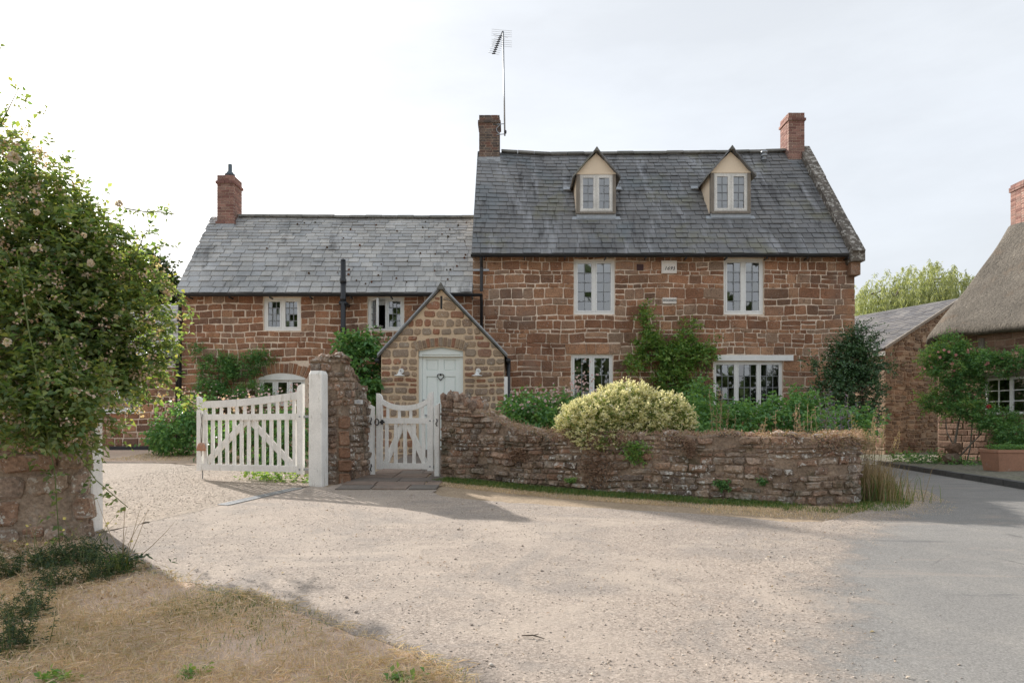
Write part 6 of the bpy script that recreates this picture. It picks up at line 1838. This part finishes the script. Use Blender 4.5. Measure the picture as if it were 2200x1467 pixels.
# tall dry grass round the wall end
x, y = 4.55, 8.75; rs = np.random.default_rng(33)
tg = thing('tall_grass_clump', 'tall tawny grass clump at the rounded end of the garden wall', 'grass', (x, y, .39))
def blades(P, H, Wd, lean, rs, Ax=None):
    n = len(P); a = rs.uniform(0, 2 * math.pi, n); s = np.stack([np.cos(a), np.sin(a), np.zeros(n)], -1) * (Wd / 2)[:, None]
    b = rs.uniform(0, 2 * math.pi, n); ln = np.stack([np.cos(b), np.sin(b), np.zeros(n)], -1) * (H * lean * rs.uniform(.2, 1, n))[:, None]
    m = P + ln * .35 + np.stack([np.zeros(n), np.zeros(n), H * .6], -1); t = P + ln + np.stack([np.zeros(n), np.zeros(n), H * (1 - .35 * min(lean, 1))], -1)
    V = np.stack([P - s, P + s, m + s * .7, t, m - s * .7], 1).reshape(-1, 3); i = np.arange(n)[:, None] * 5
    T = np.concatenate([i + [[0, 1, 2]], i + [[0, 2, 4]], i + [[4, 2, 3]]], 1).reshape(-1, 3)
    return V, T
n = 1300; P = np.stack([x + rs.normal(0, .13, n), y + rs.normal(0, .28, n), np.full(n, .38)], -1)
Leaves().add(*blades(P, rs.uniform(.25, .72, n), np.full(n, .006), .45, rs)).build('blades', m_straw, tg)
n = 700; P = np.stack([x + rs.normal(0, .2, n), y + rs.normal(0, .3, n), np.full(n, .38)], -1)
Leaves().add(*blades(P, rs.uniform(.15, .5, n), np.full(n, .007), .6, rs)).build('green_blades', m_grass, tg)
mb = MB(); lv = Leaves()
for k in range(16):
    b = Vector((x + R.gauss(0, .12), y + R.gauss(0, .2), .4)); t = b + Vector((R.uniform(-.05, .34), R.uniform(-.1, .1), R.uniform(.75, 1.05))); mb.tube([b, b.lerp(t, .6) + Vector((-.03, 0, .04)), t], [.003, .0025, .0015], 4)
    s = rs.uniform(.78, 1, 26)[:, None]; Pq = np.array(b)[None] * (1 - s) + np.array(t)[None] * s; lv.add(*leaf_arrays(Pq, unit(rs.normal(0, .35, (26, 3)) + np.array(t - b)[None]), unit(rs.normal(size=(26, 3))), .03, .008))
mb.build('stalks', m_straw, tg, True); lv.build('seedheads', m_straw, tg, 'stuff')

# grass along the foot of the wall, dry outside, green inside
def strip(n, u0, u1, w0, w1, bias=1.0):
    u = rs.uniform(u0, u1, n); w = w0 + (w1 - w0) * rs.random(n) ** bias; out = np.zeros((n, 3))
    for i in range(n):
        x, y, nn = gpath.at(u[i]); out[i, :2] = (x + nn[0] * w[i], y + nn[1] * w[i])
    out[:, 2] = gz(out[:, 0], out[:, 1]) - .004
    return out
def noise2(P, s, seed=0):
    return np.sin(P[:, 0] * s + seed) * np.cos(P[:, 1] * s * 1.3 + seed * 2) + .5 * np.sin(P[:, 0] * s * 2.7 - seed) * np.sin(P[:, 1] * s * 2.1)
P = np.concatenate([strip(24000, .15, 5.0, .02, .42, 1.3), strip(9000, 5.0, 8.6, .05, .55)]); P = P[noise2(P, 3.1) + rs.normal(0, .5, len(P)) > -.45]
tag(Leaves().add(*blades(P, rs.uniform(.02, .075, len(P)), rs.uniform(.004, .008, len(P)), .9, rs)).build('grass', m_grass), 'short green grass along the foot of the garden wall', 'grass', kind='stuff')
P = np.concatenate([strip(16000, .15, 5.0, .25, .72), strip(16000, 4.2, 8.6, .15, 1.0)]); P = P[noise2(P, 2.3, 2) + rs.normal(0, .6, len(P)) > -.6]
tag(Leaves().add(*blades(P, rs.uniform(.012, .04, len(P)), rs.uniform(.003, .006, len(P)), 1.2, rs)).build('dry_grass', m_grass_dry), 'parched grass fringe between the wall and the gravel', 'grass', kind='stuff')


def inside(poly, X, Y):
    c = np.zeros(len(X), bool); j = len(poly) - 1
    for i in range(len(poly)):
        xi, yi = poly[i]; xj, yj = poly[j]
        k = ((yi > Y) != (yj > Y)) & (X < (xj - xi) * (Y - yi) / (yj - yi + 1e-12) + xi); c ^= k; j = i
    return c
VP = [(-6.5, 1.0), (-.4, 1.0)] + [(x + .05, y + .05) for x, y in GRASS_EDGE] + [(-4.0, 6.2), (-6.5, 5.6)]
X = rs.uniform(-6.2, .5, 200000); Y = 6.3 - 3.9 * rs.random(200000) ** .75; k = inside(VP, X, Y) & (X / Y > -1.15); P = np.stack([X[k], Y[k], gz(X[k], Y[k]) - .002], -1)[:72000]
P = P[(noise2(P, 2.3, 7) + rs.normal(0, .35, len(P)) > -.45) | (rs.random(len(P)) < .25)]; nz = noise2(P, 1.9, 1); dry = nz + rs.normal(0, .5, len(P)) > -.75
Q = P[dry]; tag(Leaves().add(*blades(Q, rs.uniform(.01, .085, len(Q)) * (.55 + .45 * (noise2(Q, 6.0, 4) > -.1)), rs.uniform(.0018, .0042, len(Q)), 1.7, rs)).build('parched_grass', m_grass_dry), 'matted straw-coloured grass in the near corner', 'grass', kind='stuff')
Q = P[~dry]; tag(Leaves().add(*blades(Q, rs.uniform(.02, .06, len(Q)), rs.uniform(.002, .0045, len(Q)), 1.0, rs)).build('olive_grass', m_grass), 'olive green patches among the parched grass', 'grass', kind='stuff')
n = 26000; Q = P[rs.choice(len(P), n)] + rs.normal(0, .03, (n, 3)) * [1, 1, 0]; Q[:, 2] = gz(Q[:, 0], Q[:, 1]) + rs.uniform(.004, .035, n)
ok = noise2(Q, 2.7, 5) + rs.normal(0, .4, n) > -.7; Q = Q[ok]; n = len(Q)
tag(Leaves().add(*leaf_arrays(Q, unit(rs.normal(size=(n, 3)) * [1, 1, .25]), unit(rs.normal(0, .3, (n, 3)) + [0, 0, 1]), rs.uniform(.03, .12, n), rs.uniform(.003, .007, n), .1, .06)).build('straw', m_grass_dry), 'loose dead straw lying over the near grass', 'straw', kind='stuff')
# leaf litter under the rose
n = 4200; X = rs.normal(-3.7, .85, n); Y = 5.75 - np.abs(rs.normal(0, .75, n)); k = inside(VP, X, Y); P = np.stack([X[k], Y[k], gz(X[k], Y[k]) + rs.uniform(.004, .03, k.sum())], -1)
tag(Leaves().add(*leaf_arrays(P, unit(rs.normal(size=P.shape) * [1, 1, .35]), unit(rs.normal(0, .5, P.shape) + [0, 0, 1]), rs.uniform(.02, .045, len(P)), rs.uniform(.012, .028, len(P)), .3, .05)).build('leaf_litter', m_litter), 'dead leaves and petals strewn under the rambling rose', 'leaf litter', kind='stuff')
X = rs.uniform(-8, -3, 12000); Y = rs.uniform(13.3, 16.6, 12000); P = np.stack([X, Y, gz(X, Y)], -1)
tag(Leaves().add(*blades(P, rs.uniform(.02, .05, len(P)), np.full(len(P), .008), 1.2, rs)).build('lawn_grass', m_grass_dry), 'parched lawn grass beyond the drive gate', 'grass', kind='stuff')

# loose stones on the forecourt
def pebbles(n, X, Y, smin, smax, dz=.0):
    s = smin + (smax - smin) * rs.random(n) ** 3.0
    V0 = np.array([(1, 0, 0), (-1, 0, 0), (0, 1, 0), (0, -1, 0), (0, 0, .7), (0, 0, -.6)], float); T0 = np.array([(0, 2, 4), (2, 1, 4), (1, 3, 4), (3, 0, 4), (2, 0, 5), (1, 2, 5), (3, 1, 5), (0, 3, 5)])
    a = rs.uniform(0, 6.3, n); ca, sa = np.cos(a), np.sin(a); V = V0[None] * rs.uniform(.55, 1.3, (n, 6, 1)) * s[:, None, None]
    x = V[..., 0] * ca[:, None] - V[..., 1] * sa[:, None]; y = V[..., 0] * sa[:, None] + V[..., 1] * ca[:, None]
    z = gz(X, Y)
    V = np.stack([x + X[:, None], y + Y[:, None], V[..., 2] + z[:, None] + .004 + dz + s[:, None] * .15], -1).reshape(-1, 3)
    T = (T0[None] + np.arange(n)[:, None, None] * 6).reshape(-1, 3); return V, T
DP = [(1.9, 1.0), (-.4, 1.0)] + GRASS_EDGE + OPENING + [gp(705, 1050), gp(785, 1024), gp(935, 1030)] + VERGE_EDGE + [(4.3, 7.6), (3.6, 6.8), (2.6, 5.5), (2.1, 4.6), (1.9, 3.4)]
X = rs.uniform(-4, 4.4, 60000); Y = 2.8 + 6.8 * rs.random(60000) ** 1.3; k = inside(DP, X, Y); X, Y = X[k][:15000], Y[k][:15000]
lv = Leaves().add(*pebbles(len(X), X, Y, .0015, .009))
X = rs.uniform(-6, -2.9, 9000); Y = rs.uniform(7.0, 12.5, 9000); k = X < -2.9 - (9.7 - Y) * .33; X, Y = X[k], Y[k]
lv.add(*pebbles(len(X), X, Y, .004, .011, .002))
Y = rs.uniform(2.8, 7.6, 3600); X = np.interp(Y, [p_[0] for p_ in road_l], [p_[1] for p_ in road_l]) + rs.normal(-.25, .35, len(Y)); lv.add(*pebbles(len(X), X, Y, .002, .009, .006))
X = rs.uniform(-2.5, 2.2, 60); Y = 3.2 + 5 * rs.random(60); k = inside(DP, X, Y); lv.add(*pebbles(int(k.sum()), X[k], Y[k], .008, .020, .002))
lv.build('gravel', m_pebble); tag(bpy.data.objects['gravel'], 'loose pebbles scattered over drive and yard', 'gravel', kind='stuff')


X = rs.uniform(-3.2, 3.5, 420); Y = 3.0 + 6.0 * rs.random(420) ** 1.2; k = inside(DP, X, Y); P = np.stack([X[k], Y[k], gz(X[k], Y[k]) + .012], -1)
lv = Leaves().add(*leaf_arrays(P, unit(rs.normal(size=P.shape) * [1, 1, .2]), unit(rs.normal(0, .4, P.shape) + [0, 0, 1]), rs.uniform(.012, .035, len(P)), rs.uniform(.008, .018, len(P)), .3, .05))
tag(lv.build('fallen_leaves', m_litter), 'scattered dead leaves lying on the gravel', 'leaves', kind='stuff')
x, y = gp(1145, 1372); tw = thing('fallen_twig', 'thin dark twig lying on the gravel', 'twig', (x, y, .05 * y))
MB().tube([(x - .06, y + .01, .05 * y + .015), (x, y, .05 * y + .02), (x + .06, y - .03, .05 * y + .012)], [.003, .004, .002], 5).tube([(x, y, .05 * y + .02), (x + .03, y + .02, .05 * y + .02)], .002, 4).build('twig_stem', m_bark, tw)


m_leaf_weed = leafmat('dark_weed_leaf', [(.045, .085, .045), (.06, .11, .05), (.04, .075, .045), (.09, .13, .06)], .3)


def weed(name, label, px, py, kind, seed, group=None):
    x, y = gp(px, py); z = float(gz(x, y)); rs = np.random.default_rng(seed); t = thing(name, label, 'weed', (x, y, z), group)
    if kind == 'tuft':
        n = 130; P = np.stack([x + rs.normal(0, .05, n), y + rs.normal(0, .04, n), np.full(n, z)], -1); Leaves().add(*blades(P, rs.uniform(.1, .26, n), np.full(n, .008), .9, rs)).build('blades', m_grass, t)
    elif kind == 'leafy':
        mb = MB(); lv = Leaves()
        for _ in range(24):
            bx_, by_ = x + rs.normal(0, .07), y + rs.normal(0, .06); b = np.array([bx_, by_, float(gz(bx_, by_))]); tp = b + np.array([rs.normal(0, .05), rs.normal(0, .04), rs.uniform(.06, .24)])
            mb.tube([tuple(b), tuple((b + tp) / 2 + rs.normal(0, .006, 3)), tuple(tp)], [.0025, .002, .001], 4)
            t_ = np.linspace(.15, 1, 8)[:, None]; Pq = b * (1 - t_) + tp * t_; Aq = unit(rs.normal(size=Pq.shape) * [1, 1, .4] + [0, 0, .5]); lv.add(*sprigs(Pq, Aq, Aq, 5, .010, .026, .007, .9, rs))
        mb.build('stems', m_stem, t, True); lv.build('foliage', m_leaf_weed, t)
    elif kind == 'small':
        n = 26; S = np.stack([x + rs.normal(0, .035, n), y + rs.normal(0, .03, n), np.full(n, z + .01)], -1); O = unit(rs.normal(size=S.shape) + [0, 0, .8]); Leaves().add(*sprigs(S, O, O, 3, .02, .035, .02, .9, rs)).build('foliage', m_leaf_light, t)
    else:
        tips = [(x + R.gauss(0, .13), y + R.gauss(0, .1), z + R.uniform(.12, .38 if kind == 'yellow' else .6)) for _ in range(9)]; stems(t, [(x, y, z)], tips, .0035, m_straw if kind == 'dry' else m_stem, 'stalks', .04, 5)
        C = np.array(tips); 
        if kind == 'yellow': flowers(C, unit(rs.normal(0, .4, C.shape) + [0, -.5, .8]), .013, 7, rs).build('blossoms', pmat('pale_yellow_petal', [(.62, .52, .16)], .8) if 'pale_yellow_petal' not in bpy.data.materials else bpy.data.materials['pale_yellow_petal'], t)
        n = 60; S = np.stack([x + rs.normal(0, .09, n), y + rs.normal(0, .06, n), z + rs.uniform(.01, .12, n)], -1); O = unit(rs.normal(size=S.shape) + [0, 0, .5]); Leaves().add(*sprigs(S, O, O, 3, .02, .05, .016, .9, rs)).build('foliage', m_leaf_weed, t)


for i, (nm, lab, px, py, kd) in enumerate((('weed_clump', 'feathery dark weed in the angle below the boundary wall end', 175, 1215, 'leafy'), ('weed_clump', 'feathery dark weed at the wall foot between the yellow-flowered ones', 130, 1222, 'leafy'), ('grass_tuft', 'bright green grass tuft beside the boundary wall corner', 250, 1232, 'tuft'), ('weed_clump', 'feathery dark weed at the picture edge under the wall', 20, 1245, 'leafy'), ('weed_clump', 'feathery weed below the hanging rose shoot', 140, 1262, 'leafy'), ('weed_clump', 'sprawling weed among litter, second from the picture edge', 60, 1330, 'leafy'),
                                            ('weed_clump', 'low weed nearest the camera at the picture edge', 25, 1395, 'leafy'), ('weed_clump', 'yellow-flowered weed against the foot of the boundary wall', 95, 1225, 'yellow'), ('weed_clump', 'yellow-flowered weed beside the hidden white post', 190, 1205, 'yellow'),
                                            ('dry_weed', 'wiry dry weed leaning over the gravel by the post', 270, 1228, 'dry'), ('weed_clump', 'leafy weed beside the bright grass tuft', 215, 1245, 'leafy'), ('seedling', 'small green seedling at the lower edge of the dry grass', 410, 1452, 'small'), ('seedling', 'small green seedling at the tip of the dry grass', 860, 1462, 'small'), ('seedling', 'small green seedling under the drive-side grass edge', 120, 1462, 'small'))):
    weed(nm, lab, px, py, kd, 200 + i)
ww_, C, rs2 = shrub('gate_weeds', 'low leafy weeds under the hinge end of the drive gate', 'weeds', [PB(600, 1026, 10.2, .28, .12, .07), PB(545, 1022, 10.4, .2, .1, .05), PB(650, 1035, 10.0, .12, .1, .06)], 60, 4, .045, .03, m_leaf_light, .04, .5, 4, .03, None, 0)

sprays(ys, yb[:4], 70, (.05, .14), .034, .024, m_leaf_yellow, 5, 92, .5, m_stem, 4)
# cottage rose, trough plant
croz, C, rs2 = shrub('cottage_rose', 'pink-flowered rose trained across the thatched cottage front', 'rose bush', [PB(2050, 785, 17.2, .55, .4, .48), PB(2010, 775, 17.6, .3, .3, .25), PB(2080, 830, 17.0, .45, .35, .35), PB(2150, 785, 16.4, .5, .25, .20), PB(2020, 865, 17.4, .35, .35, .2), PB(2080, 880, 16.8, .45, .35, .18), PB(2140, 905, 16.2, .5, .35, .24), PB(2190, 930, 15.6, .4, .35, .26), PB(2170, 950, 15.8, .3, .3, .2), PB(2040, 740, 17.4, .3, .3, .18), PB(2110, 775, 16.7, .5, .2, .18), PB(2190, 770, 16.2, .3, .2, .14)], 950, 6, .055, .036, m_leaf_green, .065, .4, 5, .04, W(2060, 1000, 16.9)[:2] + (.45,), 0)
bx, by = WX(2062, 16.9), 16.9; bz = apron_z(bx, by)
mb = MB()
for pts, r in (([(2062, 1000, 16.9), (2052, 950, 17.0), (2060, 905, 17.0), (2070, 880, 17.0)], .035), ([(2058, 985, 16.9), (2085, 955, 16.8), (2110, 930, 16.7)], .022), ([(2075, 1000, 16.9), (2085, 960, 17.0), (2090, 900, 17.0), (2090, 830, 17.0)], .02), ([(2056, 970, 16.9), (2035, 930, 17.1), (2030, 880, 17.3)], .018)):
    mb.tube([W(*p) for p in pts], [r * (1 - .4 * i / (len(pts) - 1)) for i in range(len(pts))], 6)
mb.build('stems', m_oldwood, croz, True)
sprays(croz, [PB(2050, 785, 17.1, .55, .35, .45), PB(2010, 775, 17.5, .3, .3, .25), PB(2080, 880, 16.7, .5, .3, .2), PB(2020, 865, 17.3, .35, .3, .2)], 70, (.2, .5), .055, .036, m_leaf_light, 5, 94)
P, O = blob_points([PB(2050, 770, 17.1, .6, .4, .45), PB(2150, 785, 16.3, .4, .25, .18), PB(1985, 795, 17.2, .1, .1, .1)], 60, .08, rs2); flowers(P, unit(O + [0, -1, .2]), .04, 7, rs2).build('blossoms', m_petal_rose, croz)
bloom(W(2125, 873, 16.0), .05, croz, m_petal_red)
P = np.stack([rs2.uniform(PLANTER[0] + .06, PLANTER[1] - .06, 500), rs2.uniform(13.24, 13.62, 500), PLANTER[2] + .40 + rs2.uniform(0, .09, 500)], -1); O = unit(rs2.normal(size=P.shape) + [0, 0, .8])
Leaves().add(*sprigs(P, O, O, 4, .02, .035, .02, .9, rs2)).build('foliage', m_leaf_green, tr)
shrub('apron_weeds', 'green weeds along the foot of the cottage wall', 'weeds', [PB(2030, 988, 16.9, .35, .2, .12), PB(2080, 1000, 16.2, .4, .2, .07), PB(2120, 1004, 15.6, .5, .2, .05), PB(1985, 985, 17.5, .4, .3, .08), PB(1945, 985, 18.5, .4, .4, .10)], 130, 4, .06, .035, m_leaf_green, .07, .5, 4, .04, None, 0)

# trees
wt = thing('willow_tree', 'pale weeping willow rising behind the barn roof', 'tree', (20.5, 36.0, .3))
rs = np.random.default_rng(55)
MB().tube([(20.5, 36, .2), (20.4, 36.1, 3), (20.7, 36, 6), (20.6, 36, 8)], [.5, .42, .34, .2], 8).build('trunk', m_bark, wt, True)
lv = Leaves(); mbx = MB()
wb_ = [PB(1965, 640, 35, 3.2, 3, 1.7), PB(1900, 655, 35.5, 1.9, 2.2, 1.3), PB(2030, 640, 35, 1.8, 2.0, 1.3), PB(1985, 615, 35, 1.6, 2, 1.3), PB(1860, 690, 36, 1.2, 1.5, 1.2)]
P, O = blob_points(wb_, 1100, .6, rs)
for i in range(len(P)):
    ln = rs.uniform(1.2, 3.2); m = 46; s = np.linspace(0, 1, m); sway = rs.normal(0, .22, 2)
    Q = np.stack([P[i, 0] + O[i, 0] * .25 * s + sway[0] * s ** 2, P[i, 1] + sway[1] * s ** 2, P[i, 2] + .35 * np.sin(s * 2.6) * (1 - s) - ln * s ** 1.4], -1)
    Q = Q + rs.normal(0, .035, Q.shape); D = unit(rs.normal(0, .55, (m, 3)) + [0, 0, -1]); lv.add(*leaf_arrays(Q, D, unit(rs.normal(size=(m, 3))), rs.uniform(.12, .24, m), .035, .1, .1))
lv.build('crown', m_leaf_willow, wt)
for i in range(0, len(P), 60): mbx.tube([(20.6, 36, 7), tuple(P[i] * .5 + np.array([20.6, 36, 8]) * .5 + [0, 0, .5]), tuple(P[i])], [.12, .06, .02], 5)
mbx.build('limbs', m_bark, wt, True)
dt, C, rs2 = shrub('background_tree', 'dark tree behind the low range, seen through the rose', 'tree', [PB(285, 640, 27, 1.5, 1.5, 1.5), PB(345, 655, 27, .8, 1.0, .9), PB(225, 610, 27, 1.4, 1.4, 1.5), PB(320, 590, 27, .6, .8, .7)], 420, 8, .20, .13, m_leaf_tree, .22, .6, 4, .14, (-14.5, 27.0, .8), 0, foliage='crown')
MB().tube([(-14.5, 27, .6), (-14.4, 27, 4), (-14.3, 27, 6.5)], [.3, .22, .1], 7).build('trunk', m_bark, dt, True)
# trees behind the viewer, mirrored in the window panes
rs = np.random.default_rng(66); lv = Leaves()
for k in range(11):
    cx = -26 + k * 5.2 + rs.normal(0, .8); hgt = rs.uniform(5.5, 9.5); P, O = blob_points([(cx, -24 + rs.normal(0, 2), hgt * .55, 3.0, 2.4, hgt * .5)], 420, .4, rs)
    A = unit(O + rs.normal(0, .6, O.shape)); lv.add(*leaf_arrays(P, A, O, rs.uniform(.7, 1.3, len(P)), .8, .2, .1))
tag(lv.build('treeline', m_leaf_tree), 'belt of trees across the lane, mirrored in the panes', 'trees', kind='stuff')
